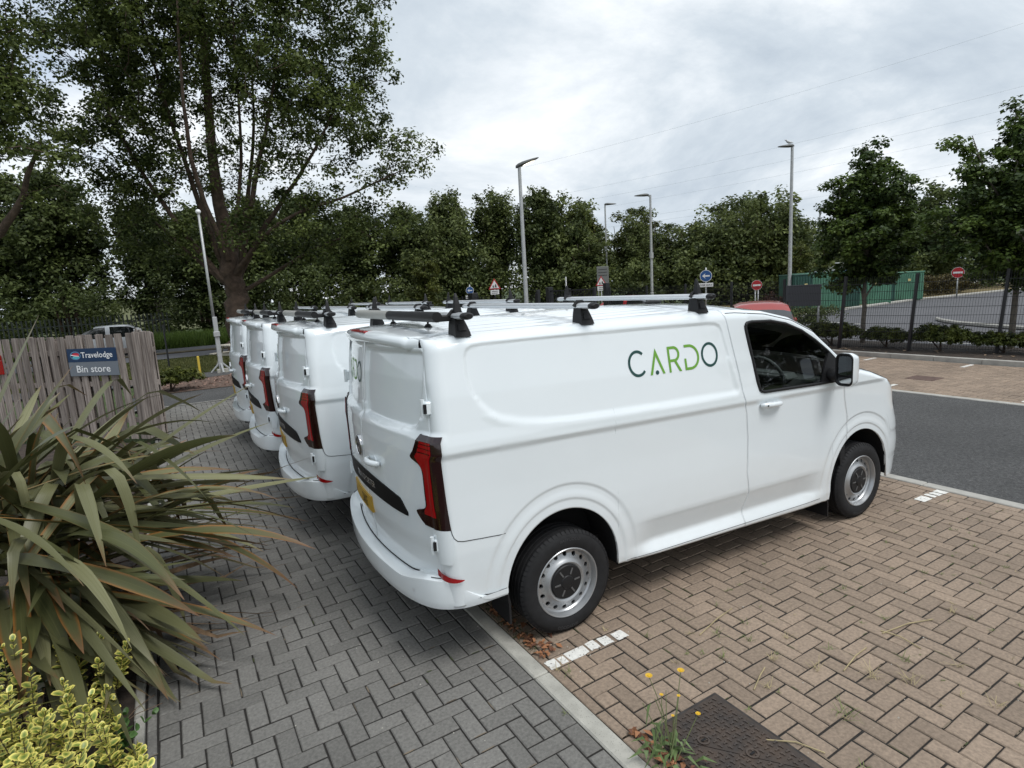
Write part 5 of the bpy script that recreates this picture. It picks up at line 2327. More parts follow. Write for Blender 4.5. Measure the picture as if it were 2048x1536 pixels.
# ------------------------------------------------------------------ bin store fence and sign
def wood_mat(name, c1, c2):
    m = bpy.data.materials.new(name)
    m.use_nodes = True
    t = m.node_tree
    N, L = t.nodes, t.links
    b = N['Principled BSDF']
    tc_ = N.new('ShaderNodeTexCoord')
    oi = N.new('ShaderNodeObjectInfo')
    mp = N.new('ShaderNodeMapping')
    mp.inputs['Scale'].default_value = (38, 38, 2.2)
    L.new(tc_.outputs['Object'], mp.inputs[0])
    ad = N.new('ShaderNodeVectorMath')
    ad.operation = 'ADD'
    L.new(mp.outputs[0], ad.inputs[0])
    sc = N.new('ShaderNodeMath')
    sc.operation = 'MULTIPLY'
    sc.inputs[1].default_value = 91.0
    L.new(oi.outputs['Random'], sc.inputs[0])
    L.new(sc.outputs[0], ad.inputs[1])
    n = N.new('ShaderNodeTexNoise')
    n.inputs['Scale'].default_value = 1.0
    n.inputs['Detail'].default_value = 5
    L.new(ad.outputs[0], n.inputs[0])
    mr = N.new('ShaderNodeMapRange')
    for i, q in enumerate((.32, .68, 0, 1)):
        mr.inputs[i + 1].default_value = q
    L.new(n.outputs['Fac'], mr.inputs[0])
    mx = N.new('ShaderNodeMix')
    mx.data_type = 'RGBA'
    mx.inputs[6].default_value = (*c1, 1)
    mx.inputs[7].default_value = (*c2, 1)
    L.new(mr.outputs[0], mx.inputs[0])
    hs = N.new('ShaderNodeHueSaturation')
    v = N.new('ShaderNodeMapRange')
    v.inputs[3].default_value = .72
    v.inputs[4].default_value = 1.25
    L.new(oi.outputs['Random'], v.inputs[0])
    L.new(v.outputs[0], hs.inputs['Value'])
    L.new(mx.outputs[2], hs.inputs['Color'])
    L.new(hs.outputs[0], b.inputs['Base Color'])
    b.inputs['Roughness'].default_value = .9
    bn = N.new('ShaderNodeBump')
    bn.inputs['Distance'].default_value = .004
    L.new(n.outputs['Fac'], bn.inputs['Height'])
    L.new(bn.outputs[0], b.inputs['Normal'])
    return m


m_wood = wood_mat('weathered_wood', (.115, .092, .080), (.32, .275, .245))
FA, FB = Vector((-1.70, 8.08, 0)), Vector((-6.4, 12.35, 0))
fd = (FB - FA).normalized()
FL = (FB - FA).length
fence = empty('bin_store_fence', FA, math.atan2(fd.y, fd.x), label='weathered grey timber fence of the bin store with hit and miss boards', cat='fence')
# local x runs along the fence away from the paving, local +y faces the camera side
fr_ = random.Random(8)


def board(x, w, y, h, parent):
    b = MB()
    b.box((0, 0, h / 2), (w, .020, h), bev=.003)
    o = b.build('board', m_wood, parent)
    o.location = (x, y, .03)
    o.rotation_euler = (fr_.gauss(0, .003), fr_.gauss(0, .003), 0)


for k, (x, w) in enumerate([(.015, .06), (.08, .055), (.145, .06), (.21, .055), (.285, .085)]):
    board(x, w, .045 + .004 * (k % 2), 1.79 + fr_.gauss(0, .006), fence)
x = .395
while x < FL:
    board(x + .19 * 0, .135 + fr_.gauss(0, .006), .045, 1.775 + fr_.gauss(0, .006), fence)
    x += .185 + fr_.gauss(0, .012)
x = .30
while x < FL:
    board(x, .115 + fr_.gauss(0, .004), -.045, 1.75 + fr_.gauss(0, .02), fence)
    x += .185 + fr_.gauss(0, .012)
for z in (.35, .98, 1.52):
    b = MB()
    b.box((FL / 2, 0, z), (FL, .06, .085), bev=.004)
    b.build('rail', m_wood, fence)
for xx in (.12, 1.95, 3.8, 5.6):
    b = MB()
    b.box((xx, -.012, .87), (.09, .06, 1.70), bev=.004)
    b.build('post', m_wood, fence)
# side return going back from the corner
ret = empty('bin_store_side_fence', (-1.72, 8.14, 0), rad(97), label='side panel of the bin store fence running back from its corner', cat='fence')
x = .06
while x < 2.6:
    board(x, .11, -.03, 1.76 + fr_.gauss(0, .012), ret)
    x += .125
for z in (.35, 1.5):
    b = MB()
    b.box((1.3, .02, z), (2.6, .05, .085), bev=.004)
    b.build('rail', m_wood, ret)
# sign
m_navy = M('sign_navy', (.004, .028, .085), .35)
m_sgrey = M('sign_grey', (.155, .175, .205), .4)
m_swhite = M('sign_white', (.80, .81, .82), .4)
SGX = .66
sgn_ = empty('bin_store_sign', tuple(FA + fd * SGX + Vector((0, 0, 1.09))), math.atan2(fd.y, fd.x), label='blue and grey sign fixed to the timber fence', cat='sign')
sgn_.location = tuple(FA + fd * SGX + Vector((-fd.y, fd.x, 0)) * (.066) + Vector((0, 0, 1.13)))
SW, SH = .98, .46
# local x grows to the left as seen from the camera, so text is laid with -x


def sgn_poly(name, pts, mat, y):
    b = MB()
    n = len(pts)
    b.prism(pts, lambda x, z: (x, y - .004, z), lambda x, z: (x, y, z))
    return b.build(name, mat, sgn_)


sgn_poly('upper_panel', [(0, .235), (SW, .235), (SW, SH), (0, SH)], m_navy, .008)
sgn_poly('lower_panel', [(0, 0), (SW, 0), (SW, .233), (0, .233)], m_sgrey, .008)


def sgn_text(name, txt, size, xl, z, sx=1.0, bold=.0, mat=None):
    tv, tf, tw = text_poly(txt, size, bold)
    b = MB()
    b.add([(xl - x * sx, .0105, z + y) for x, y in tv], tf)
    return b.build(name, mat or m_swhite, sgn_)


sgn_text('brand_lettering', 'Travelodge', .135, .70, .305, 1.02, .012)
sgn_text('store_lettering', 'Bin store', .165, .83, .062, 1.12, .010)


def ell(cx, cz, rx, rz, n=28, a0=0, a1=360):
    return [(cx + rx * math.cos(rad(a0 + (a1 - a0) * k / n)), cz + rz * math.sin(rad(a0 + (a1 - a0) * k / n))) for k in range(n)]


lc = (.815, .345)
b = MB()
o1, o2 = ell(*lc, .105, .070), ell(*lc, .092, .057)
b.add([(x, .0105, z) for x, z in o1 + o2], [(k, (k + 1) % 28, 28 + (k + 1) % 28, 28 + k) for k in range(28)])
b.build('logo_ring', M('logo_blue', (.12, .26, .45), .4), sgn_)
b = MB()
b.add([(x, .0105, z) for x, z in ell(lc[0] - .012, lc[1] + .016, .070, .028)], [tuple(range(28))])
b.build('logo_red', M('logo_red', (.55, .03, .06), .4), sgn_)
b = MB()
b.add([(x, .0108, z) for x, z in ell(lc[0] - .006, lc[1] - .030, .070, .022)], [tuple(range(28))])
b.build('logo_cyan', M('logo_cyan', (.10, .52, .60), .4), sgn_)
b = MB()
b.tube([(lc[0] + .085, .011, lc[1] + .012), (lc[0] + .02, .011, lc[1] - .004), (lc[0] - .07, .011, lc[1] - .012)], .006, 5)
b.build('logo_road', m_swhite, sgn_)
# red plaque at the far left of the fence
b = MB()
b.box((0, 0, 0), (.26, .02, .24), bev=.004)
b.box((0, 0, .17), (.26, .016, .09), bev=.003)
b.use(m_red)
o = b.build('red_plaque', None)
q = FA + fd * 3.15 + Vector((-fd.y, fd.x, 0)) * .075
o.location = (q.x, q.y, 1.32)
o.rotation_euler = (0, 0, math.atan2(fd.y, fd.x))
tag(o, 'small red plaque on the timber fence at the left edge', 'sign')

# ------------------------------------------------------------------ trees
m_bark = M('bark', (.085, .058, .042), .95, noise=(5, .45), bump=(14, .05))
m_bark2 = M('bark_grey', (.16, .14, .115), .95, noise=(6, .35), bump=(20, .03))


def foliage_mat(name, dark, light, tr=.22):
    return M(name, dark, .55, spec=.3, attr=('tint', dark, light), rnd=0.0, transl=tr)


f_big = foliage_mat('foliage_big', (.040, .060, .018), (.165, .205, .055), .36)
f_dark = foliage_mat('foliage_dark', (.038, .055, .018), (.125, .158, .048), .33)
f_mid = foliage_mat('foliage_mid', (.052, .072, .024), (.180, .215, .070), .35)
f_yel = foliage_mat('foliage_yellow', (.045, .060, .012), (.125, .140, .026), .25)
f_map = foliage_mat('foliage_maple', (.028, .050, .015), (.115, .170, .035), .34)
f_hedge = foliage_mat('foliage_hedge', (.030, .044, .010), (.095, .115, .022), .2)
f_cop = foliage_mat('foliage_copper', (.030, .016, .012), (.085, .040, .026), .15)


def leaf_cloud(C, rad_, n_per, size, rs, flat=.55, aspect=.62, squash=.75, tintbias=None):
    """rhombic folded leaves scattered round cluster centres C (n,3)"""
    n = len(C) * n_per
    ci = np.repeat(np.arange(len(C)), n_per)
    d = rs.normal(size=(n, 3))
    d /= np.linalg.norm(d, axis=1)[:, None]
    r = rs.random(n) ** .55
    P = C[ci] + d * (r * (rad_[ci] if np.ndim(rad_) else rad_))[:, None] * np.array([1, 1, squash])
    nr = rs.normal(size=(n, 3)) * flat + np.array([0, 0, 1.0]) * (1 - flat * .35) + d * .5
    nr /= np.linalg.norm(nr, axis=1)[:, None]
    ax = np.cross(nr, rs.normal(size=(n, 3)))
    ax /= np.linalg.norm(ax, axis=1)[:, None] + 1e-9
    bx = np.cross(nr, ax)
    s = size * rs.uniform(.6, 1.3, n)[:, None]
    V = np.stack([P - ax * s * .5, P + bx * s * aspect * .5 + nr * s * .10, P + ax * s * .55 - nr * s * .08, P - bx * s * aspect * .5 + nr * s * .10], 1)
    ct = rs.normal(.42, .28, len(C))
    tint = np.clip(ct[ci] + rs.normal(0, .22, n), 0, 1)
    Q = np.arange(n * 4).reshape(n, 4)
    return V.reshape(-1, 3), Q, np.repeat(tint, 4)


def sample_lobes(lobes, n, rs, shell=.42):
    L_ = np.array(lobes, float)
    w = L_[:, 6] * L_[:, 3] * L_[:, 4] * L_[:, 5] ** 1.0
    w /= w.sum()
    i = rs.choice(len(L_), n, p=w)
    d = rs.normal(size=(n, 3))
    d /= np.linalg.norm(d, axis=1)[:, None]
    r = rs.random(n) ** shell
    return L_[i, :3] + d * L_[i, 3:6] * r[:, None]


def branches(limbs, C, rs, r_end=.010, thick=.028, skip=0.0):
    """limbs: list of [(x,y,z,r),...]; every cluster gets a twig from the nearest wood"""
    b = MB()
    nodes = []
    for lb in limbs:
        pts = [Vector(p[:3]) for p in lb]
        rr_ = [p[3] for p in lb]
        sm_p, sm_r = [], []
        for i in range(len(pts) - 1):
            for t in (0, .25, .5, .75):
                p0, p1, p2, p3 = pts[max(i - 1, 0)], pts[i], pts[i + 1], pts[min(i + 2, len(pts) - 1)]
                q = .5 * ((2 * p1) + (p2 - p0) * t + (2 * p0 - 5 * p1 + 4 * p2 - p3) * t * t + (3 * p1 - p0 - 3 * p2 + p3) * t ** 3)
                w_ = .12 * min(1, (rr_[i]) * 2.2)
                sm_p.append(q + Vector(rs.normal(0, w_, 3)) * (.6 if i or t else 0))
                sm_r.append(rr_[i] + (rr_[i + 1] - rr_[i]) * t)
        sm_p.append(pts[-1])
        sm_r.append(rr_[-1])
        b.tube(sm_p, sm_r, 9 if sm_r[0] > .12 else 6, cap=False)
        nodes += [(p.x, p.y, p.z) for p in sm_p[1:]]
    N_ = np.array(nodes)
    cen = N_.mean(0)
    order = np.argsort(np.linalg.norm(C - cen, axis=1))
    nl = list(map(tuple, N_))
    for k in order:
        c = C[k]
        A = np.array(nl)
        dv = c - A
        dist = np.linalg.norm(dv, axis=1) + np.maximum(0, -dv[:, 2]) * .7
        j = int(np.argmin(dist))
        a = A[j]
        l_ = np.linalg.norm(c - a)
        if l_ < .15:
            continue
        m1 = a * .66 + c * .34 + rs.normal(0, .07 * l_, 3) + np.array([0, 0, .06 * l_])
        m2 = a * .30 + c * .70 + rs.normal(0, .06 * l_, 3) + np.array([0, 0, .05 * l_])
        if rs.random() >= skip:
            r0 = min(thick, .010 + .012 * l_)
            b.tube([a, m1, m2, c], [r0, r0 * .75, r0 * .5, r_end * .5], 4, cap=False)
        nl += [tuple(m1), tuple(m2), tuple(c)]
    return b


def make_tree(name, label, loc, limbs, lobes, ncl, n_per, leaf, crad, fmat, bmat, seed, flat=.55, shell=.42, group=None, squash=.75, skip=0.0, rz=0.0, aspect=.62):
    rs = np.random.default_rng(seed)
    t = empty(name, loc, rz, label, 'tree', group)
    C = sample_lobes(lobes, ncl, rs, shell)
    C = C[C[:, 2] > .25]
    b = branches(limbs, C, rs, skip=skip)
    b.build('trunk', bmat, t, smooth=True)
    cr = crad * rs.uniform(.65, 1.35, len(C))
    V, Q, ti = leaf_cloud(C, cr, n_per, leaf, rs, flat, aspect, squash)
    nobj('crown', V, Q, fmat, t, True, None, {'tint': ti})
    return t


# lateral axis of the big tree drawn across the view
AX = math.atan2(-.515, .857)
# --- the big multi-stemmed tree
limbs = [[(0, 0, 0, .68), (-.02, 0, 1.0, .50), (-.05, 0, 2.4, .44), (-.1, 0, 3.6, .40), (-.15, .1, 5, .30), (-.2, 0, 8, .20), (-.1, .2, 12, .15), (.2, 0, 17.5, .05)],
         [(.1, 0, 3.0, .34), (.7, -.2, 4.6, .27), (1.5, -.3, 7, .2), (2.4, 0, 10, .13), (3.4, .3, 14.5, .05)],
         [(.1, .2, 3.2, .30), (1.2, .3, 5.0, .22), (2.6, .2, 6.6, .17), (4.0, 0, 8.2, .12), (5.2, .2, 10.2, .05)],
         [(.2, -.2, 3.4, .24), (1.6, -.6, 4.7, .18), (3.2, -.8, 5.6, .14), (5.2, -.6, 6.2, .10), (7.6, -.2, 7.2, .04)],
         [(-.2, .1, 3.2, .34), (-.9, .3, 5.2, .25), (-1.5, .3, 8, .18), (-2.0, .1, 11, .12), (-2.4, -.2, 15.5, .05)],
         [(-.2, -.1, 3.0, .28), (-1.4, -.4, 4.8, .22), (-2.7, -.5, 7.2, .16), (-3.9, -.2, 9.6, .10), (-5.0, 0, 12, .04)],
         [(-.2, .1, 2.8, .22), (-1.8, .5, 4.2, .16), (-3.4, .7, 5.8, .11), (-5.0, .6, 6.8, .04)],
         [(.2, .1, 2.6, .2), (1.6, .4, 3.4, .15), (3.6, .5, 4.4, .11), (5.8, .2, 4.9, .04)],
         [(0, .3, 4, .25), (.5, 1.4, 7, .18), (.8, 2.4, 11, .1), (.6, 2.8, 15, .04)],
         [(0, -.3, 4, .25), (-.2, -1.6, 7, .18), (.3, -2.6, 10.5, .1), (.8, -2.8, 14.5, .04)],
         [(.3, 0, 5, .2), (.9, .1, 8, .14), (1.2, .1, 12, .08), (1.5, 0, 16, .03)]]
limbs = [limbs[0]] + [[(x, y, z, r * .50) for x, y, z, r in lb] for lb in limbs[1:]]
lobes = [(-.5, 0, 14, 4.6, 4.2, 4.6, 1.0), (4.2, 0, 10.4, 2.9, 3.4, 3.2, .95), (5.0, 0, 14.2, 2.5, 2.8, 3.0, .8), (-3.9, 0, 10.8, 2.6, 3.2, 3.4, .9), (-4.4, 0, 14.5, 2.6, 2.8, 2.8, .8), (7.6, 0, 7.6, 1.6, 1.6, 1.2, 1.1),
         (5.6, -.2, 5.2, 2.4, 2.0, 1.3, .9), (-4.6, .4, 6.4, 2.2, 2.2, 1.6, .8), (1.4, 0, 17.5, 4.4, 3.8, 2.6, .8), (-2.2, 0, 18, 4, 3.6, 2.4, .6), (.3, 0, 8.2, 2.4, 2.6, 1.8, .35), (2.4, -.4, 7.4, 1.6, 1.6, 1.2, .5), (3.6, -.5, 6.2, 1.8, 1.5, .9, 1.0), (5.6, -.4, 6.7, 1.5, 1.3, .8, 1.0), (1.6, -1.2, 5.2, 1.5, 1.2, 1.2, .8), (-1.4, -1.0, 5.4, 1.4, 1.2, 1.2, .7), (-3.4, 0, 7.6, 1.8, 1.6, 1.4, .8), (-1.8, 0, 7.6, 1.6, 2.0, 1.6, .6), (3.4, -.5, 4.4, 2.0, 1.6, 1.2, .8), (-3.0, .3, 5.0, 2.0, 1.6, 1.3, .8), (-6.0, 0, 9.0, 1.5, 2.0, 2.0, .8), (6.6, 0, 11.0, 1.2, 1.6, 2.0, .9)]
make_tree('broadleaf_tree', 'huge spreading tree with several thick stems behind the far end of the van row', (1.35, 24.6, 0), limbs, lobes, 1750, 84, .150, .54, f_big, m_bark, 4, rz=AX, shell=.5)
# --- left tree, mostly out of frame
limbs = [[(0, 0, 0, .5), (0, 0, 2.5, .40), (.2, 0, 5, .30), (.6, 0, 8.5, .2), (1.2, 0, 12.5, .06)],
         [(.1, 0, 3.2, .26), (1.2, 0, 5.6, .2), (2.2, .1, 7.2, .14), (3.3, .2, 9.4, .05)],
         [(.1, 0, 2.6, .2), (1.6, 0, 4.2, .15), (2.9, .1, 5.3, .1), (4.0, .1, 7.2, .04)],
         [(0, 0, 4.5, .2), (-1.5, 0, 7, .14), (-2.6, .2, 10.5, .04)],
         [(.1, 0, 4.8, .16), (.6, -1, 7.2, .12), (1.2, -1.8, 9.8, .04)]]
lobes = [(.6, 0, 10.2, 3.0, 3.0, 3.4, 1.0), (2.6, 0, 9.0, 1.9, 2.4, 2.3, .9), (2.6, 0, 12.4, 2.0, 2.4, 2.2, .9), (-2.2, 0, 9, 2.6, 2.6, 3, .7), (3.6, 0, 6.4, 1.5, 1.5, 1.0, .8), (0, 0, 5.0, 2.4, 2.4, 1.4, .6)]
make_tree('broadleaf_tree', 'tree with dark limbs at the left edge, nearer than the wood', (-7.4, 21.6, 0), limbs, lobes, 620, 80, .14, .52, f_big, m_bark, 9, rz=AX, shell=.5)

# --- street trees beyond the mesh fence: layered leaves
for nm, lab, loc, lobes, ncl, seed in (
        ('street_tree', 'young dense tree with a pointed crown beyond the mesh fence', (15.45, 6.05, 0), [(0, 0, 3.0, 1.45, 1.4, 1.2, 1), (.05, 0, 3.9, 1.05, 1.05, 1.1, 1), (.1, 0, 4.85, .60, .60, .80, 1.2), (-.85, 0, 3.9, .42, .42, .75, 1.2), (-.15, 0, 2.0, 1.1, 1.1, .5, .8), (1.0, 0, 2.7, .7, .7, .7, .8)], 300, 31),
        ('street_tree', 'taller dense tree at the right edge beyond the mesh fence', (15.75, 2.75, 0), [(.1, 0, 3.0, 1.5, 1.6, 1.4, 1), (.2, 0, 4.2, 1.15, 1.2, 1.2, 1), (.25, 0, 5.1, .68, .68, .85, 1.2), (-1.25, 0, 4.3, .55, .55, .95, 1.2), (-1.35, 0, 3.0, .7, .8, .9, 1), (1.5, 0, 4.0, 1.0, 1.0, 1.6, 1), (1.3, 0, 4.9, .6, .6, .9, 1), (.1, 0, 1.9, 1.3, 1.3, .45, .7)], 420, 32)):
    ztop = max(l[2] + l[5] for l in lobes)
    limbs = [[(0, 0, 0, .075), (.02, 0, 1.5, .06), (.05, 0, 3.5, .045), (.1, 0, ztop - .6, .012)]]
    for l in lobes[3:]:
        limbs.append([(.02, 0, max(1.2, l[2] - 1.4), .03), (l[0] * .6, 0, l[2] - .4, .02), (l[0], 0, l[2] + l[5] * .7, .008)])
    make_tree(nm, lab, loc, limbs, lobes, int(ncl * 1.15), 105, .098, .29, f_map, m_bark2, seed, flat=.45, shell=.62, squash=.6, rz=AX, group='street trees beyond the fence', aspect=.8)


# --- woodland behind: four crown shapes shared by many trees
def proto(name, limbs, lobes, ncl, n_per, leaf, crad, fmat, bmat, seed, **k):
    return make_tree(name, 'x', (0, 0, -200), limbs, lobes, ncl, n_per, leaf, crad, fmat, bmat, seed, **k)


def stems(n, h, sp, r, rs):
    out = []
    for k in range(n):
        a = rs.uniform(0, 6.28)
        x, y = sp * math.cos(a) * rs.random(), sp * math.sin(a) * rs.random()
        out.append([(x * .3, y * .3, 0, r), (x * .7, y * .7, h * .4, r * .75), (x, y, h * .9, r * .25)])
    return out


pr = np.random.default_rng(77)
P_pop = proto('woodland_tree', stems(5, 9.5, 1.4, .11, pr), [(0, 0, 6.2, 1.5, 1.5, 3.6, 1), (.8, 0, 7, 1.0, 1.0, 3.0, .8), (-.9, 0, 6.4, 1.0, 1.0, 3.2, .8), (0, .8, 3.2, 1.6, 1.4, 1.8, .6)], 300, 64, .22, .5, f_mid, m_bark2, 51, squash=1.2, shell=.55)
P_rnd = proto('woodland_tree', stems(4, 7.5, 1.8, .13, pr), [(0, 0, 6.2, 2.2, 2.2, 3.2, 1), (1.3, 0, 5, 1.5, 1.5, 2.2, .8), (-1.4, .2, 4.8, 1.5, 1.5, 2.4, .8), (0, -.4, 2.4, 2.0, 1.8, 1.8, .7), (.3, 0, 8.6, 1.0, 1.0, 1.3, 1)], 360, 64, .23, .58, f_dark, m_bark, 52, shell=.5)
P_spr = proto('woodland_tree', stems(8, 8.0, 2.0, .06, pr), [(0, 0, 5.4, 2.0, 2.0, 3.0, 1), (1.2, 0, 3.4, 1.6, 1.6, 2.0, .8), (-1.2, 0, 3.0, 1.6, 1.6, 2.0, .8)], 250, 52, .21, .55, f_mid, m_bark2, 53, shell=.6)
P_bsh = proto('woodland_tree', stems(5, 5, 2.0, .07, pr), [(0, 0, 3.8, 2.6, 2.2, 2.4, 1), (1.9, 0, 2.6, 1.8, 1.8, 1.9, .9), (-1.9, 0, 2.6, 1.8, 1.8, 1.9, .9), (0, 0, 1.2, 2.6, 2.2, 1.1, .7)], 340, 60, .22, .58, f_mid, m_bark, 54, shell=.5)
used = set()


def wood(protot, x, y, s, sz, rz, label, mat=None, name='woodland_tree', group='trees of the wood behind', z=-.05, cat='tree'):
    if protot.name in used:
        t = copy_tree(protot)
    else:
        used.add(protot.name)
        t = protot
    t.location = (x, y, z)
    t.rotation_euler = (0, 0, rz)
    t.scale = (s, s, sz)
    t.name = name
    tag(t, label, cat, group)
    if mat is not None:
        for c in t.children:
            if c.name.startswith('crown'):
                c.data = c.data.copy()
                c.data.materials[0] = mat
    return t


wood(P_pop, 19.3, 41.1, 1.05, 1.04, .3, 'pale upright tree left of the lit lamp, first of two matching crowns')
wood(P_pop, 22.5, 39.2, 1.1, 1.02, 1.9, 'pale upright tree beside the lit lamp post, second of two matching crowns')
wood(P_rnd, 24.6, 35.9, .95, 1.02, .5, 'dark tall tree directly right of the lit lamp post')
wood(P_rnd, 16.4, 43.0, 1.1, .98, 2.2, 'dark tree between the big tree and the pale upright pair')
wood(P_pop, 30.0, 37.2, 1.25, .82, .9, 'yellowish green tree behind the slim far lamp post', f_yel)
wood(P_spr, 27.5, 33.5, 1.05, .72, 2.6, 'thin stemmed tree with bare trunks left of the grey notice board')
wood(P_spr, 31.3, 31.6, .85, .92, .2, 'sparse slender tree beside the lamp with a box on its post')
wood(P_spr, 34.6, 32.0, 1.15, .78, 1.1, 'thin tree with bare twigs above the hedge, left of the bushy dome')
wood(P_bsh, 34.8, 28.6, 1.15, 1.05, .4, 'bushy olive green tree left of the large dome shaped one')
wood(P_bsh, 36.4, 24.8, 1.25, 1.30, 2.0, 'large dome shaped bushy tree beside the tall gull topped lamp')
wood(P_rnd, 41.5, 26.5, 1.0, .72, 3.0, 'dark tree just right of the gull topped lamp, far back')
wood(P_bsh, 50.6, 21.0, 1.5, 1.35, .7, 'dark bushy tree seen between the two street trees', f_dark)
wood(P_rnd, 60.0, 19.5, 1.3, .9, .1, 'dark tree behind the crown at the right edge')
wood(P_bsh, 58.0, 30.0, 1.8, 1.2, 1.4, 'far rounded tree above the pale kiosk roof', f_mid)
wood(P_rnd, 12.4, 44.4, 1.15, 1.0, 1.2, 'dark tree seen low behind the big tree, right of its trunk')
wood(P_rnd, 8.4, 44.5, 1.15, 1.05, 2.4, 'dark tree directly behind the trunk of the big tree')
wood(P_pop, 4.6, 42.5, 1.1, 1.0, 2.8, 'upright tree behind the globe lamp pole', f_dark)
wood(P_rnd, 1.0, 40.6, 1.0, .92, .9, 'dark leafy tree just left of the globe lamp pole')
wood(P_pop, -1.8, 43.5, 1.0, .98, .6, 'tall slim tree right of the gap with the pale shed', f_dark)
wood(P_rnd, -6.4, 43.8, 1.1, 1.18, 3.4, 'dark tree above the silver car')
wood(P_rnd, -9.6, 47.5, 1.2, 1.2, .2, 'dark tree behind the tall sword leaves')
wood(P_rnd, -13, 46.5, 1.3, 1.2, 1.7, 'dark tree at the far left, behind the nearer limbed tree')
wood(P_spr, 21.0, 43.5, 1.2, 1.1, .4, 'loose tree filling the gap between the two pale upright crowns')
wood(P_bsh, 18.0, 39.5, 1.2, 1.3, 2.4, 'rounded green tree low in front of the pale upright pair')
wood(P_bsh, 27.6, 36.5, 1.3, 1.5, .8, 'rounded tree between the dark tall tree and the yellowish one')
wood(P_spr, 33.0, 34.5, 1.3, .95, 3.3, 'loose tree behind the lamp with a box on its post', f_yel)
wood(P_bsh, 38.5, 29.0, 1.4, 1.35, 2.9, 'rounded tree filling the gap left of the gull topped lamp')
# conical bush and small pale street tree
cone = proto('conical_tree', [[(0, 0, 0, .09), (0, 0, 2, .06), (0, 0, 3.6, .02)]], [(0, 0, 2.0, 1.0, 1.0, 1.1, 1), (0, 0, 3.1, .72, .72, .85, 1.2), (0, 0, 1.1, .9, .9, .7, .8)], 150, 70, .12, .26, f_yel, m_bark, 61, shell=.5)
wood(cone, 10.3, 25.2, 1.0, 1.03, 0, 'small rounded yellow green tree in front of the dark wood', name='conical_tree', group='small pale trees')
wood(cone, 29.9, 17.4, .85, .98, 1.2, 'small yellow green tree beside the green kiosks', name='conical_tree', group='small pale trees')
# undergrowth and ivy at the foot of the wood reads as one mass
rs_ = np.random.default_rng(5)
uc = []
path = [(-16, 45), (-2.5, 46.5), (8, 42), (15, 39.5), (20, 36.8), (24, 33), (29, 29.5), (33, 25.5), (38, 22), (44, 19.5), (52, 18.5), (62, 17)]
for (xa, ya), (xb, yb) in zip(path, path[1:]):
    L_ = math.hypot(xb - xa, yb - ya)
    for k in range(int(L_ * 11)):
        t = rs_.random()
        hmax = 3.4 if xb > 9 else 2.6
        uc.append((xa + (xb - xa) * t + rs_.normal(0, .5), ya + (yb - ya) * t + rs_.normal(0, .9), rs_.random() ** .8 * hmax))
uc = np.array(uc)
gap = (np.abs(uc[:, 0] + 3.3) < .7) & (uc[:, 2] > 1.3)
uc = uc[~gap]
V, Q, ti = leaf_cloud(uc, .75, 34, .24, rs_, .7)
o = nobj('undergrowth', V, Q, f_mid, None, True, None, {'tint': ti})
tag(o, 'ivy and bramble undergrowth along the foot of the wood', 'undergrowth', kind='stuff')
# dense dark back of the wood so that little sky shows low down
uc = []
path2 = [(-20, 52), (-6, 53), (6, 49), (14, 47), (22, 43), (29, 40), (37, 34), (44, 28), (60, 24)]
for (xa, ya), (xb, yb) in zip(path2, path2[1:]):
    L_ = math.hypot(xb - xa, yb - ya)
    for k in range(int(L_ * 10)):
        t = rs_.random()
        x = xa + (xb - xa) * t + rs_.normal(0, .8)
        if -4.6 < x < -3.2:
            continue
        uc.append((x, ya + (yb - ya) * t + rs_.normal(0, 1.0), .5 + rs_.random() * ((7.6 if x < 24 else 5.4 if x < 34 else 4.4) + 1.0 * math.sin(x * 1.3) + .6 * math.sin(x * 3.1))))
uc = np.array(uc)
V, Q, ti = leaf_cloud(uc, 1.0, 36, .34, rs_, .7)
o = nobj('far_wood', V, Q, f_dark, None, True, None, {'tint': ti * .85})
tag(o, 'deep dark foliage of the wood behind the first trees', 'wood', kind='stuff')

uc = np.c_[rs_.uniform(-17, 9, 420), rs_.uniform(38.2, 42.5, 420), rs_.random(420) ** .8 * 4.2]
uc = uc[~((np.abs(uc[:, 0] + 3.0) < .6) & (uc[:, 2] > 1.4))]
V, Q, ti = leaf_cloud(uc, .85, 40, .22, rs_, .6)
o = nobj('thicket', V, Q, f_dark, None, True, None, {'tint': ti})
tag(o, 'dense thicket behind the palisade fence across the road', 'thicket', kind='stuff')
# grass verge along the road on the left
def grass_patch(name, label, x0, x1, y0, y1, n, h, mat, seed):
    r = np.random.default_rng(seed)
    P = np.c_[r.uniform(x0, x1, n), r.uniform(y0, y1, n), np.full(n, -.06)]
    a = r.uniform(0, 6.28, n)
    l = h * r.uniform(.5, 1.3, n)
    w = .02 + .012 * r.random(n)
    sx, sy = np.cos(a) * w, np.sin(a) * w
    lean = r.normal(0, .35, (n, 2)) * l[:, None]
    V = np.stack([P + np.c_[sx, sy, 0 * a], P - np.c_[sx, sy, 0 * a], P + np.c_[lean, l]], 1).reshape(-1, 3)
    o = nobj(name, V, np.arange(n * 3).reshape(-1, 3), mat, None, True, None, {'tint': np.repeat(r.random(n), 3)})
    tag(o, label, 'grass', kind='stuff')


f_grass = foliage_mat('grass_blades', (.05, .09, .015), (.15, .22, .045), .3)
f_grass2 = foliage_mat('grass_short', (.06, .075, .02), (.14, .14, .05), .3)
grass_patch('tall_grass', 'bright green rough grass on the bank across the road', -9, 9, 33.6, 37.5, 26000, .75, f_grass, 1)
grass_patch('lawn', 'short patchy grass between the service strip and the road', -6, 5.5, 18.5, 26.3, 30000, .07, f_grass2, 2)

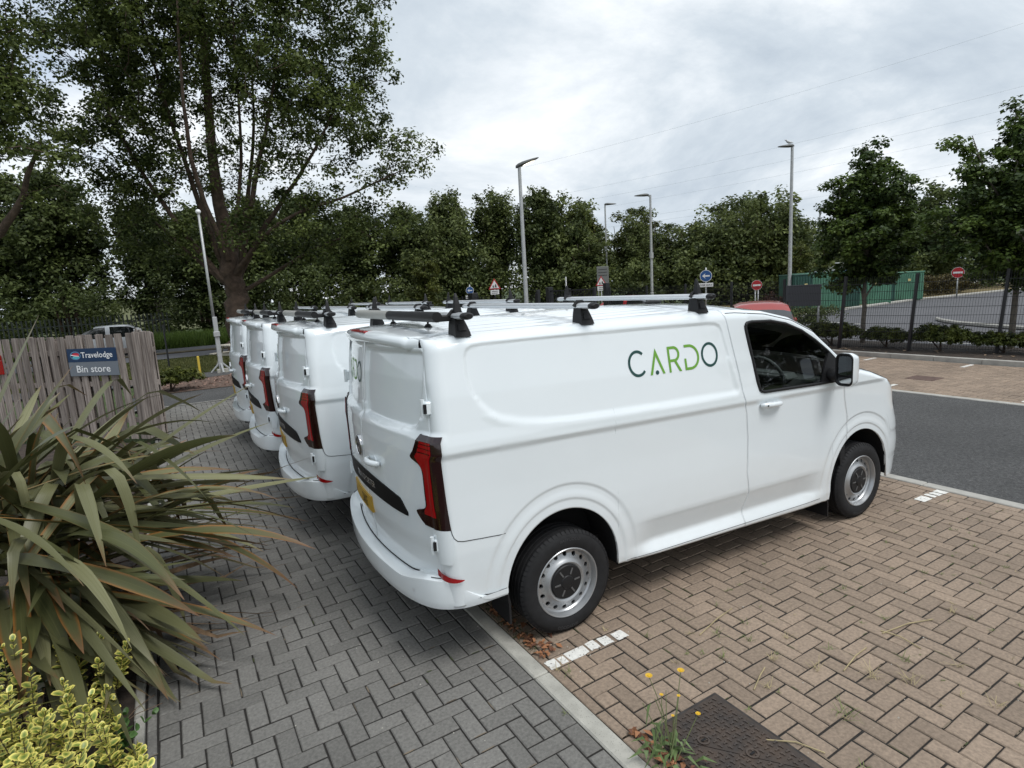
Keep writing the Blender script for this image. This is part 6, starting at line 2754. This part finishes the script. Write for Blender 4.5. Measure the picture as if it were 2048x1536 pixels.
# ------------------------------------------------------------------ shrubs along the mesh fence
low = proto('low_shrub', [[(0, 0, 0, .03), (.02, 0, .2, .02)], [(0, 0, 0, .02), (.2, .1, .25, .01)]], [(0, 0, .30, .62, .42, .26, 1), (.4, 0, .26, .42, .38, .24, .8), (-.4, 0, .26, .42, .38, .24, .8)], 230, 60, .06, .10, f_hedge, m_bark, 71, shell=.45)
low_k = 0
for y, ordn in zip((9.3, 7.7, 6.4, 5.0, 3.7, 2.55, 1.3, .2), ('leftmost', 'second from the left', 'third from the left', 'fourth from the left', 'fourth from the right', 'third from the right', 'second from the right', 'rightmost')):
    t = wood(low, 14.6 + .12 * math.sin(y * 3) + (5 - y) * .05, y, 1.0 + .12 * math.sin(y * 5), 1.05 + .18 * math.sin(y * 7), 1.57 + .3 * math.sin(y), 'low green shrub, ' + ordn + ' in the row under the mesh fence', name='low_shrub', group='shrubs at the foot of the fence', z=.07, cat='shrub')
t = wood(low, 15.3, .35, 1.0, 1.2, .3, 'dark copper leaved shrub at the right end of the fence row', f_cop, name='copper_shrub', group=None, z=.07, cat='shrub')
del t['group']
t = wood(low, 14.65, 8.35, .95, 2.7, .2, 'tall copper leaved bush beside the red hatchback', f_cop, name='copper_bush', group=None, z=0, cat='shrub')
del t['group']
t = wood(low, -1.55, 14.6, 1.15, 1.05, .2, 'bright green low bush on the bark mulch beside the timber fence', f_yel, name='mulch_bush', group=None, z=.0, cat='shrub')
del t['group']


def hedge(name, label, a, b_, w, h, mat, n, leaf, seed):
    r = np.random.default_rng(seed)
    t = r.random(n)
    C = np.c_[a[0] + (b_[0] - a[0]) * t + r.normal(0, w * .35, n), a[1] + (b_[1] - a[1]) * t + r.normal(0, w * .35, n), h * (.12 + .82 * r.random(n) ** .7)]
    V, Q, ti = leaf_cloud(C, .28, 42, leaf, r, .8)
    o = nobj(name, V, Q, mat, None, True, None, {'tint': ti})
    tag(o, label, 'hedge')


hedge('beech_hedge', 'clipped brownish hedge below the far white car', (39.5, 16.6), (47.5, 16.0), .8, 1.35, foliage_mat('foliage_brown', (.05, .040, .014), (.13, .105, .03), .15), 260, .12, 3)
hedge('island_hedge', 'dark green hedge on the traffic island at the right edge', (26.0, 4.6), (24.4, -2.5), 1.1, 1.15, f_hedge, 260, .12, 4)
hedge('kiosk_hedge', 'dark low hedge below the grey notice board', (19.6, 11.2), (21.2, 10.4), .6, .75, f_dark, 80, .08, 6)
b = MB()
for k in range(160):
    x, y = wr.uniform(13.5, 15.2), wr.uniform(-3, 11)
    r_ = wr.uniform(.02, .05)
    a = wr.uniform(0, 6)
    b.add([(x + r_ * math.cos(a + t), y + r_ * math.sin(a + t), .085 + wr.uniform(0, .03)) for t in (0, 1.4, 3, 4.4)], [(0, 1, 2, 3)])
o = b.build('bed_litter', M('bed_leaf', (.24, .17, .11), .9, noise=(9, .4), tex='World'))
tag(o, 'pale dead leaves on the soil under the mesh fence', 'leaves', kind='stuff')
b = MB()
for k in range(900):
    x = wr.uniform(-2.3, 4.5)
    y = wr.uniform(14.3, 17.0) + max(0, x) * .25
    r_ = wr.uniform(.02, .05)
    a = wr.uniform(0, 6)
    z = .012
    h = wr.uniform(.01, .04)
    b.add([(x + r_ * math.cos(a), y + r_ * math.sin(a), z), (x + r_ * .4 * math.cos(a + 1.57), y + r_ * .4 * math.sin(a + 1.57), z + h), (x - r_ * math.cos(a), y - r_ * math.sin(a), z + h * .5), (x - r_ * .4 * math.cos(a + 1.57), y - r_ * .4 * math.sin(a + 1.57), z)], [(0, 1, 2, 3)])
o = b.build('bark_chips', M('bark_chip', (.22, .14, .11), .9, rnd=.5))
tag(o, 'reddish bark chips covering the bed beside the path', 'bark chips', kind='stuff')

# ------------------------------------------------------------------ mesh fence and gate
m_fence = M('fence_black', (.010, .011, .013), .5)
mf = empty('mesh_fence', (14.0, 7.5, .07), label='black welded mesh security fence beyond the far parking bay', cat='fence')
FO = Vector((14.0, 7.5, .07))
fp = [(15.9, -1.9), (15.35, -.3), (14.95, 1.1), (14.72, 2.65), (14.20, 4.25), (13.88, 5.8), (13.95, 7.48), (14.0, 9.35), (14.0, 11.25), (14.0, 13.12), (14.0, 15.2)]
fp2 = [(14.0, 20.6), (14.0, 22.6), (14.0, 24.6), (14.0, 26.6), (14.0, 28.6), (14.0, 30.6), (14.0, 32.6), (14.0, 34.6), (14.0, 36.6)]


def fence_run(pts, hgt, lean):
    for i, (x, y) in enumerate(pts):
        b = MB()
        ln = lean if y < 7 else .0
        b.tube([(x - FO.x, y - FO.y, 0), (x - FO.x + ln * .25, y - FO.y - ln, hgt + .04)], .042, 4)
        b.build('post', m_fence, mf)
    for (xa, ya), (xb, yb) in zip(pts, pts[1:]):
        L_ = math.hypot(xb - xa, yb - ya)
        ln = lean if max(ya, yb) < 7.6 else 0.0
        b = MB()
        n = int(L_ / .05)
        for k in range(1, n):
            t = k / n
            x, y = xa + (xb - xa) * t - FO.x, ya + (yb - ya) * t - FO.y
            b.tube([(x, y, .05), (x + ln * .25, y - ln, hgt)], .0032, 3, cap=False)
        for z in np.arange(.08, hgt + .01, .2):
            q = z / hgt * ln
            b.tube([(xa - FO.x + q * .25, ya - FO.y - q, z), (xb - FO.x + q * .25, yb - FO.y - q, z)], .007, 4, cap=False)
        b.build('mesh_panel', m_fence, mf)['kind'] = 'stuff'


fence_run(fp, 1.86, .11)
fence_run(fp2, 1.72, 0)
gt = empty('security_gate', (14.0, 17.9, 0), label='black double gate with heavy posts in the mesh fence', cat='gate')
for y, w, h in ((-2.5, .20, 2.15), (-1.75, .12, 2.0), (.0, .10, 2.0), (1.55, .26, 2.1), (2.5, .16, 2.0)):
    b = MB()
    b.box((0, y, h / 2), (w, w, h), bev=.01)
    b.build('gate_post', m_fence, gt)
for ya, yb in ((-1.7, -.05), (.05, 1.45)):
    b = MB()
    for z in (.15, 1.05, 1.92):
        b.box((0, (ya + yb) / 2, z), (.05, abs(yb - ya), .06))
    for y in np.arange(ya + .1, yb, .12):
        b.tube([(0, y, .15), (0, y, 1.92)], .012, 4, cap=False)
    b.build('gate_leaf', m_fence, gt)
b = MB()
b.box((0, 9.3, 1.0), (.4, .55, 2.0), bev=.02)
b.build('gate_cabinet', m_fence, gt)
# palisade behind the road on the left
pal = empty('palisade_fence', (-1, 37.6, 0), label='dark palisade fence along the bank across the road', cat='fence')
b = MB()
for k in range(40):
    b.box((-8 + k * .2, 0, .95), (.07, .02, 1.9))
for z in (.4, 1.5):
    b.box((-4, .02, z), (8, .04, .06))
b.build('pales', M('palisade_green', (.012, .018, .014), .6), pal)['kind'] = 'stuff'
# thin dark fence posts on the near verge
for x, y, h, wh in ((-1.5, 22.5, 1.6, 'between the timber fence and the yellow bollard'), (1.0, 22.9, 1.6, 'just left of the big trunk'), (-4.2, 22.2, 1.6, 'behind the bin store')):
    b = MB()
    b.tube([(0, 0, 0), (0, 0, h)], .03, 6)
    o = b.build('verge_post', m_fence)
    o.location = (x, y, -.06)
    tag(o, 'thin black verge post ' + wh, 'post', 'black posts on the verge')

# ------------------------------------------------------------------ lamp posts
m_galv = M('galvanised', (.42, .43, .43), .5, metal=.35, noise=(6, .12))
m_lampk = M('lamp_head', (.085, .09, .085), .5)
m_lit = bpy.data.materials.new('lamp_lit')
m_lit.use_nodes = True
m_lit.node_tree.nodes['Principled BSDF'].inputs['Emission Color'].default_value = (1, .93, .75, 1)
m_lit.node_tree.nodes['Principled BSDF'].inputs['Emission Strength'].default_value = 4.0


def lamp(x, y, h, az, r, label, lit=False, arm=.0, size=1.0, tilt=0.0, box=None):
    L0 = empty('lamp_post', (x, y, 0), az, label, 'lamp post')
    b = MB()
    b.tube([(0, 0, -.05), (0, 0, 1.3), (0, 0, 1.32), (0, 0, h + .01)], [r * 1.25, r * 1.25, r, r * .72], 12)
    if arm:
        b.tube([(0, 0, h - .12), (arm * .5, 0, h - .04), (arm, 0, h)], r * .5, 8)
    b.build('pole', m_galv, L0, smooth=True, angle=40)
    s = size
    b = MB()
    rings = []
    prof = [(-.14, .06, .06), (-.05, .12, .10), (.12, .16, .11), (.35, .165, .085), (.55, .14, .06), (.70, .08, .035), (.76, .01, .012)]
    V, F = [], []
    for dx, hw2, hh2 in prof:
        for k in range(12):
            t = 2 * math.pi * k / 12
            V.append((arm + dx * s, hw2 * s * math.cos(t), h + hh2 * s * math.sin(t) * (1 if math.sin(t) > 0 else .6) + tilt * dx * s))
    for i in range(len(prof) - 1):
        for k in range(12):
            j = (k + 1) % 12
            F.append((i * 12 + k, i * 12 + 12 + k, i * 12 + 12 + j, i * 12 + j))
    F += [tuple(range(12)), tuple(reversed(range((len(prof) - 1) * 12, len(prof) * 12)))]
    b.add(V, F)
    hd = b.build('lamp_head', m_lampk, L0, smooth=True, angle=50)
    if lit:
        b = MB()
        n = 16
        b.add([(arm + (.36 + .24 * math.cos(2 * math.pi * k / n)) * s, .105 * s * math.sin(2 * math.pi * k / n), h - .062 * s + tilt * .36 * s + tilt * .24 * s * math.cos(2 * math.pi * k / n)) for k in range(n)], [tuple(reversed(range(n)))])
        b.build('led_panel', m_lit, hd)
    if box:
        b = MB()
        b.box((0, -.12, box), (.16, .24, .34), bev=.01)
        b.build('control_box', M('box_pale', (.45, .47, .42), .6), L0)
        b = MB()
        b.tube([(0, 0, box + 1.1), (0, 0, box + 1.5)], r * 1.5, 10)
        b.build('pole_collar', m_galv, L0)
    return L0


RAZ = math.atan2(-.515, .857)
lamp(9.05, 13.65, 6.05, RAZ, .075, 'tall lamp post with its lamp lit, rising behind the nearest van roof', True, 0, .85, .34)
lamp(28.3, 32.3, 7.95, RAZ, .075, 'slim far lamp post in front of the yellowish tree', False, .1, 1.0)
lamp(27.6, 26.8, 7.75, RAZ + math.pi, .095, 'lamp post with a pale control box halfway up its pole', False, .25, 1.1, 0, 2.5)
g4 = lamp(26.4, 15.7, 8.3, RAZ + math.pi, .095, 'tall lamp post with a gull perched on its head', False, .05, .9)
lamp(57, 33.1, 8.3, RAZ, .12, 'small distant lamp post left of the pointed street tree', False, .1, 1.2)
# gull
gl_ = empty('gull', (26.27, 15.78, 8.37), RAZ + math.pi, 'small gull standing on the tall lamp head', 'bird')
b = MB()
b.tube([(-.20, 0, .08), (-.08, 0, .10), (.04, 0, .13), (.12, 0, .17), (.15, 0, .22), (.19, 0, .235), (.24, 0, .225)], [.012, .05, .065, .05, .035, .032, .008], 8)
b.build('body', M('gull_white', (.55, .56, .57), .7), gl_, smooth=True)
b = MB()
b.tube([(.02, .015, 0), (.02, .015, .09)], .006, 4)
b.tube([(.02, -.015, 0), (.02, -.015, .09)], .006, 4)
b.build('legs', M('gull_leg', (.4, .25, .1), .7), gl_)

# globe lamp pole with hinged base on the left
gp = empty('globe_lamp_pole', (-.08, 18.0, 0), 0, 'slim tilting lamp pole with a white globe and braced foot', 'lamp post')
b = MB()
b.tube([(0, 0, 1.3), (-.02, 0, 5.0)], [.045, .035], 10)
b.build('pole', m_galv, gp, smooth=True)
b = MB()
b.box((.02, 0, .95), (.13, .13, 1.7), bev=.012)
b.box((.02, -.02, 1.25), (.18, .18, .16), bev=.01)
b.tube([(.02, 0, .35), (.33, -.05, .02)], .028, 6)
b.tube([(.02, 0, .35), (-.28, .05, .02)], .028, 6)
b.tube([(.02, 0, .35), (.05, -.32, .02)], .028, 6)
b.build('base_column', m_galv, gp)
b = MB()
b.rev([(0, -.075), (.04, -.065), (.075, -.02), (.08, .02), (.06, .06), (.03, .078), (0, .082)], 16, (-.02, 0, 5.06), 'z')
b.build('globe', M('globe_white', (.8, .81, .82), .35), gp, smooth=True)
b = MB()
b.box((0, 0, .33), (.065, .065, .66), bev=.01)
o = b.build('yellow_bollard', M('bollard_yellow', (.55, .40, .05), .6))
o.location = (-.72, 17.2, 0)
tag(o, 'short yellow bollard beside the globe lamp pole', 'bollard')
b = MB()
b.tube([(0, 0, 0), (0, 0, 1.75)], .045, 8)
b.box((0, -.02, 1.35), (.16, .05, .75))
o = b.build('steel_post', m_galv)
o.location = (-2.05, 13.6, 0)
tag(o, 'grey steel post with a plate at the end of the timber fence', 'post')
b = MB()
b.box((.55, 18.05, .05), (1.5, .12, .14), rz=.1, bev=.01)
o = b.build('concrete_kerb_beam', m_conc)
tag(o, 'low concrete beam at the foot of the globe lamp pole', 'kerb')
# picnic table by the trunk
pt_ = empty('picnic_table', (.85, 20.2, 0), .5, 'pale picnic table near the trunk of the big tree', 'table')
m_pw = M('pale_timber', (.42, .39, .33), .8, noise=(8, .2))
for i, (dy, z, w) in enumerate([(-.30, .74, .18), (-.10, .74, .18), (.10, .74, .18), (.30, .74, .18)]):
    b = MB()
    b.box((0, dy, z), (1.5, w, .04), bev=.005)
    b.build('table_plank', m_pw, pt_)
for dy in (-.70, .70):
    b = MB()
    b.box((0, dy, .44), (1.5, .24, .04), bev=.005)
    b.build('bench_plank', m_pw, pt_)
for dx in (-.55, .55):
    for s_ in (-1, 1):
        b = MB()
        b.tube([(dx, s_ * .75, 0), (dx, s_ * .25, .72)], .04, 4)
        b.build('leg', m_pw, pt_)
    b = MB()
    b.box((dx, 0, .40), (.05, 1.5, .08))
    b.build('cross_rail', m_pw, pt_)

# ------------------------------------------------------------------ road signs
m_sblue = M('sign_blue', (.012, .075, .24), .4)
m_sred = M('sign_red', (.42, .012, .018), .4)
m_sw = M('sign_face_white', (.72, .73, .73), .45)
m_skid = M('sign_black', (.02, .02, .02), .6)


def sign_root(name, x, y, label, turn=0.0):
    a = math.atan2(CAM_POS.y - y, CAM_POS.x - x) + turn
    return empty(name, (x, y, 0), a + math.pi / 2, label, 'sign')   # local -y faces the camera... +x to the right


def disc(b, cz, r, y, n=28, cx=0.0):
    b.add([(cx + r * math.cos(2 * math.pi * k / n), y, cz + r * math.sin(2 * math.pi * k / n)) for k in range(n)], [tuple(range(n))])


def pole(parent, h, dx=0.0):
    b = MB()
    b.tube([(dx, .05, 0), (dx, .05, h)], .038, 8)
    b.build('pole', m_galv, parent, smooth=True)


def blue_sign(x, y, cz, r, label, turn=0.0):
    t = sign_root('arrow_sign', x, y, label, turn)
    pole(t, cz + r + .12)
    b = MB()
    b.use(m_sw)
    disc(b, cz, r, -.004)
    b.use(m_galv).rev([(0, .01), (r, .01), (r, -.003)], 28, (0, 0, cz), 'y')
    b.use(m_sblue)
    disc(b, cz, r * .92, -.007)
    b.build('disc', None, t)
    b = MB()
    a = r * .62
    b.add([(q[0], -.010, cz + q[1]) for q in [(-a, 0), (-a * .25, a * .62), (-a * .25, a * .2), (a, a * .2), (a, -a * .2), (-a * .25, -a * .2), (-a * .25, -a * .62)]], [(0, 6, 1), (2, 5, 4, 3)])
    b.add([(-a, -.0095, cz), (-a * .1, -.0095, cz + a * .75), (-a * .45, -.0095, cz), (-a * .1, -.0095, cz - a * .75)], [(0, 3, 2, 1)])
    b.build('arrow', m_sw, t)
    b = MB()
    b.box((0, 0, cz - r - .16), (r * 2.35, .012, .20), bev=.003)
    pl_ = b.build('plate', m_sw, t)
    tv, tf, tw = text_poly('ONE WAY', .13)
    b = MB()
    b.add([((q[0] - tw / 2), -.009, cz - r - .205 + q[1]) for q in tv], tf)
    b.build('plate_lettering', m_skid, pl_)
    return t


blue_sign(22.7, 17.9, 2.2, .30, 'blue round arrow sign right of the front roof bar')
blue_sign(15.0, 29.5, 2.15, .24, 'small blue round arrow sign left of the lit lamp post')


def tri_sign(x, y, cz, s, label, plates=1):
    t = sign_root('warning_sign', x, y, label)
    pole(t, cz + s * .2)
    h = s * .866
    tri = lambda k, yy: [(-s / 2 * k, yy, cz - h / 3 * k), (s / 2 * k, yy, cz - h / 3 * k), (0, yy, cz + 2 * h / 3 * k)]
    b = MB()
    b.use(m_sred).add(tri(1, -.004), [(0, 1, 2)])
    b.use(m_galv).add(tri(1, .008), [(2, 1, 0)])
    b.use(m_sw).add(tri(.74, -.008), [(0, 1, 2)])
    b.build('triangle', None, t)
    b = MB()
    for dx, sc in ((-.075, .8), (.07, 1.0)):     # two walking figures
        k = s * .30 * sc
        zb = cz - h * .24
        disc(b, zb + k * .95, k * .14, -.011, 10, dx)
        b.add([(dx - k * .14, -.011, zb + k * .78), (dx + k * .14, -.011, zb + k * .78), (dx + k * .16, -.011, zb + k * .36), (dx - k * .16, -.011, zb + k * .36)], [(3, 2, 1, 0)])
        for q in (-1, 1):
            b.add([(dx + q * k * .02, -.011, zb + k * .4), (dx + q * k * .13, -.011, zb + k * .4), (dx + q * k * .26, -.011, zb), (dx + q * k * .13, -.011, zb)], [(0, 1, 2, 3) if q < 0 else (3, 2, 1, 0)])
            b.add([(dx + q * k * .12, -.011, zb + k * .78), (dx + q * k * .34, -.011, zb + k * .46), (dx + q * k * .27, -.011, zb + k * .42), (dx + q * k * .1, -.011, zb + k * .62)], [(0, 1, 2, 3)])
    b.build('walking_figures', m_skid, t)
    for i in range(plates):
        b = MB()
        b.box((0, 0, cz - h / 3 - .17), (s * .68, .012, .26), bev=.003)
        p_ = b.build('plate', m_sw, t)
        b = MB()
        for zz_ in (.05, -.05):
            b.box((0, -.008, cz - h / 3 - .17 + zz_), (s * .46, .003, .035))
        b.build('plate_text_lines', m_skid, p_)
    return t


tri_sign(15.3, 26.9, 2.35, .72, 'red triangle warning sign left of the lit lamp post')
tri_sign(22.0, 25.4, 2.18, .70, 'red triangle warning sign in front of the grey notice board')


def no_entry(x, y, cz, r, label, two=True):
    t = sign_root('no_entry_sign', x, y, label)
    for dx in ((-.07, .07) if two else (0,)):
        pole(t, cz, dx)
    b = MB()
    b.use(m_sw)
    disc(b, cz, r, -.004)
    b.use(m_galv).rev([(0, .01), (r, .01), (r, -.003)], 28, (0, 0, cz), 'y')
    b.use(m_sred)
    disc(b, cz, r * .95, -.007)
    b.build('disc', None, t)
    b = MB()
    b.box((0, -.010, cz), (r * 1.45, .004, r * .34))
    b.build('bar', m_sw, t)
    return t


no_entry(25.0, 16.6, 1.58, .26, 'round red no entry sign behind the red hatchback')
no_entry(41.0, 14.2, 1.52, .33, 'round red no entry sign partly hidden by leaves at the right', False)
# grey notice boards
t = sign_root('notice_board', 18.4, 9.8, 'dark grey notice board on two posts beyond the mesh fence', -.25)
for dx in (-.52, .52):
    pole(t, 1.6, dx)
b = MB()
b.box((0, 0, 1.30), (1.22, .03, .76), bev=.006)
b.build('board', M('board_grey', (.055, .055, .062), .6), t)
t = sign_root('tall_notice_board', 24.8, 28.6, 'tall light grey notice board beside the slim far lamp post')
for dx in (-.32, .32):
    pole(t, 3.1, dx)
b = MB()
b.box((0, 0, 2.5), (.8, .04, 1.5), bev=.02)
bd = b.build('board', M('board_pale', (.16, .165, .16), .6), t)
for z in (3.05, 2.85, 2.65):
    b = MB()
    b.box((0, -.024, z), (.6, .006, .035))
    b.build('text_line', m_skid, bd)
b = MB()
b.tube([(0, 0, 0), (0, 0, 2.6)], .04, 6)
o = b.build('marker_pole', m_sw)
o.location = (18.3, 24.0, 0)
tag(o, 'short white pole left of the black gate', 'pole')

# ------------------------------------------------------------------ green kiosks and pale building
m_kg = M('kiosk_green', (.075, .20, .13), .6, noise=(2, .08))
m_kd = M('kiosk_dark_green', (.018, .072, .055), .6)


def kiosk(x, y, w, d, h, rz, label, dark=False):
    t = empty('utility_kiosk', (x, y, .03), rz, label, 'kiosk', 'green utility kiosks')
    mm = m_kd if dark else m_kg
    b = MB()
    b.box((0, 0, h / 2), (w, d, h), bev=.01)
    b.build('cabinet', mm, t)
    n = int(w / .14)
    for k in range(n):
        b = MB()
        b.box((-w / 2 + (k + .5) * w / n, -d / 2 - .012, h / 2), (.05, .03, h * .94), bev=.004)
        b.build('rib', mm, t)
    b = MB()
    b.box((0, 0, h + .03), (w * 1.03, d * 1.05, .07), bev=.015)
    b.build('roof', mm, t)
    b = MB()
    b.box((w * .12, -d / 2 - .032, h * .74), (.16, .006, .14))
    b.build('warning_plate', M('plate_cream', (.6, .5, .22), .6), t)
    return t


krz = math.atan2(.45, 1.0) * .3 + .10
kiosk(27.2, 15.9, 1.0, 1.6, 1.92, krz - .75, 'dark green kiosk behind the grey notice board', True)
kiosk(28.7, 15.7, 2.0, 1.8, 1.95, krz - .75, 'tall bright green kiosk, left of the pointed street tree')
kiosk(31.4, 16.3, 2.0, 1.6, 1.25, krz - .75, 'low dark green kiosk behind the trunk of the pointed tree', True)
kiosk(34.2, 16.4, 2.6, 1.8, 1.62, krz - .75, 'bright green kiosk right of the pointed tree trunk')
kiosk(36.0, 16.3, 1.2, 1.4, 1.55, krz - .75, 'narrow dark green kiosk between two bright ones', True)
kiosk(38.0, 16.3, 2.4, 1.6, 1.66, krz - .75, 'farthest bright green kiosk, beside the brown hedge')
t = empty('pale_building', (45.5, 24.5, 0), krz - .75, 'white low building with a blue band behind the green kiosks', 'building')
b = MB()
b.box((0, 0, 1.25), (6.0, 4, 2.5), bev=.03)
b.build('wall', M('bldg_white', (.68, .71, .72), .6), t)
b = MB()
b.box((0, -2.02, 1.75), (6.02, .05, .55))
band = b.build('blue_band', M('bldg_blue', (.02, .12, .32), .5), t)
for k in range(4):
    b = MB()
    b.box((-2.2 + k * 1.4, -2.05, 1.78), (.9, .03, .26))
    b.build('window', M('bldg_pane', (.5, .58, .62), .2), t)
b = MB()
b.box((0, 0, 2.58), (6.3, 4.3, .12), bev=.02)
b.build('roof', M('bldg_roof', (.62, .65, .66), .6), t)
t = empty('far_shed', (-3.9, 66, 0), .15, 'pale green shed with a light roof seen through the trees', 'building')
b = MB()
b.box((0, 0, 1.6), (14, 8, 3.2))
b.build('wall', M('shed_wall', (.30, .32, .19), .7), t)
for k in range(28):
    b = MB()
    b.box((-6.9 + k * .5, -4.02, 1.6), (.08, .06, 3.2))
    b.build('cladding_rib', M('shed_wall', (.30, .32, .19), .7), t)
b = MB()
b.prism([(-4.3, 3.15), (4.3, 3.15), (0, 4.4)], lambda y, z: (-7.2, y, z), lambda y, z: (7.2, y, z))
b.build('roof', M('shed_roof', (.52, .54, .54), .6), t)


# ------------------------------------------------------------------ parked and passing cars
m_tint = M('car_glass', (.012, .014, .016), .05, spec=.8, coat=1.0)


def car(x, y, rz, col, label, L_=4.1, hgt=1.47, group='cars beyond the fences'):
    t = empty('car', (x, y, -.01), rz, label, 'car', group)
    paint = M('car_paint_%d' % int(sum(col) * 1000), col, .3, coat=.8)
    xs = np.linspace(-L_ / 2, L_ / 2, 45)
    q = xs / L_ + .5
    topz = np.interp(q, [0, .03, .06, .10, .22, .40, .55, .66, .74, .85, .96, 1.0], [.55, .78, .95, 1.18, hgt - .03, hgt, hgt - .03, hgt - .22, hgt - .50, hgt - .58, .70, .50])
    belt = np.interp(q, [0, .05, .5, .75, .95, 1], [.55, .88, .90, .86, .72, .50])
    hw2 = np.interp(q, [0, .06, .2, .8, .94, 1], [.62, .78, .86, .86, .78, .60])
    nsec = 17
    V = []
    for i in range(45):
        b0 = .20
        bz, tz, w = belt[i], topz[i], hw2[i]
        bz = min(bz, tz - .005)
        tw_ = w * (1 - .26 * min(1, (tz - bz) / .55))
        sec = [(-w * .93, b0), (-w * .99, .38), (-w, .62), (-w * .97, bz), (-(w * .4 + tw_ * .6) * .97, bz + (tz - bz) * .5), (-tw_ * .93, bz + (tz - bz) * .90), (-tw_ * .70, tz - .004), (-tw_ * .35, tz + .015)]
        sec = sec + [(0, tz + .02)] + [(-a, c) for a, c in reversed(sec)]
        V += [(xs[i], a, c) for a, c in sec]
    V = np.array(V)
    Q = grid_faces(45, nsec)
    fi = np.arange(len(Q))
    col_i, row_i = fi // (nsec - 1), fi % (nsec - 1)
    qq = (col_i + .5) / 44
    side_glass = ((row_i == 3) | (row_i == 4) | (row_i == nsec - 2 - 3) | (row_i == nsec - 2 - 4)) & (qq > .13) & (qq < .70) & ~((qq > .42) & (qq < .45))
    back_glass = (qq > .065) & (qq < .17) & (row_i > 4) & (row_i < nsec - 6)
    front_glass = (qq > .575) & (qq < .735) & (row_i > 4) & (row_i < nsec - 6)
    gm = side_glass | back_glass | front_glass
    for nm, mk, mt in (('body', ~gm, paint), ('side_window', side_glass & (row_i < 8), m_tint), ('side_window', side_glass & (row_i >= 8), m_tint), ('rear_window', back_glass, m_tint), ('windscreen', front_glass, m_tint)):
        v, f = compact(V, Q[mk][:, ::-1])
        nobj(nm, v, f, mt, t)
    for wx in (-L_ * .30, L_ * .315):
        for s_ in (-1, 1):
            w = empty('wheel', (wx, s_ * .74, .31))
            w.parent = t
            b = MB()
            b.rev([(.20, -.10), (.29, -.10), (.31, -.07), (.31, .07), (.29, .10), (.20, .10)], 24, (0, 0, 0), 'y')
            b.build('tyre', m_rubber, w, smooth=True, angle=40)
            b = MB()
            b.rev([(0, s_ * .09), (.05, s_ * .10), (.17, s_ * .085), (.205, s_ * .105)], 20, (0, 0, 0), 'y')
            b.build('rim', m_steel, w)
    for s_ in (-1, 1):
        b = MB()
        b.box((-L_ / 2 + .13, s_ * .66, .86), (.12, .16, .26), bev=.03)
        b.build('tail_light', m_red, t)
        b = MB()
        b.box((L_ / 2 - .22, s_ * .62, .68), (.20, .22, .12), bev=.03)
        b.build('headlight', M('car_lens', (.6, .62, .64), .1), t)
        b = MB()
        b.box((L_ * .155, s_ * .92, .96), (.10, .14, .10), bev=.03)
        b.build('door_mirror', paint, t)
    return t


car(-4.1, 32.2, rad(178), (.60, .61, .62), 'silver car on the road behind the timber fence', 4.1, 1.48)
car(18.6, 18.6, rad(-70), (.36, .012, .015), 'red car beyond the fence, partly hidden by the front roof bar')
car(11.5, 6.55, rad(41), (.30, .035, .028), 'faded red hatchback seen above the cab roof of the nearest van', 3.6, 1.50)
car(54.0, 20.0, rad(-120), (.55, .57, .60), 'white car far away above the brown hedge', 4.3, 1.5)

# ------------------------------------------------------------------ overhead wires
m_wire = M('wire', (.42, .45, .48), .7)
for i, (z0, z1) in enumerate([(24.0, 41.0), (18.0, 31.5), (16.2, 28.5), (14.6, 25.6), (12.4, 21.2), (11.5, 19.5), (8.6, 14.8)]):
    b = MB()
    P0, P1 = Vector((60, 92, z0)), Vector((128, 10, z1))
    pts = []
    for k in range(21):
        t = k / 20
        p_ = P0.lerp(P1, t)
        p_.z -= 3.0 * (1 - (2 * t - 1) ** 2) * .5
        pts.append(p_)
    b.tube(pts, .012, 4, cap=False)
    o = b.build('overhead_wire', m_wire)
    tag(o, ('topmost', 'second from the top', 'third from the top', 'fourth from the top', 'third from the bottom', 'second from the bottom', 'lowest')[i] + ' of the thin power wires crossing the sky', 'wire', 'overhead power wires')

# trees to the right of the view: mirrored in the side window and paint of the nearest van
wood(P_rnd, 15.5, -10.5, .9, .8, .4, 'tree outside the right edge, mirrored in the side window of the nearest van', group=None)
wood(P_pop, 21.0, -12.0, .9, .85, 1.4, 'upright tree outside the right edge, mirrored in the van window', group=None)
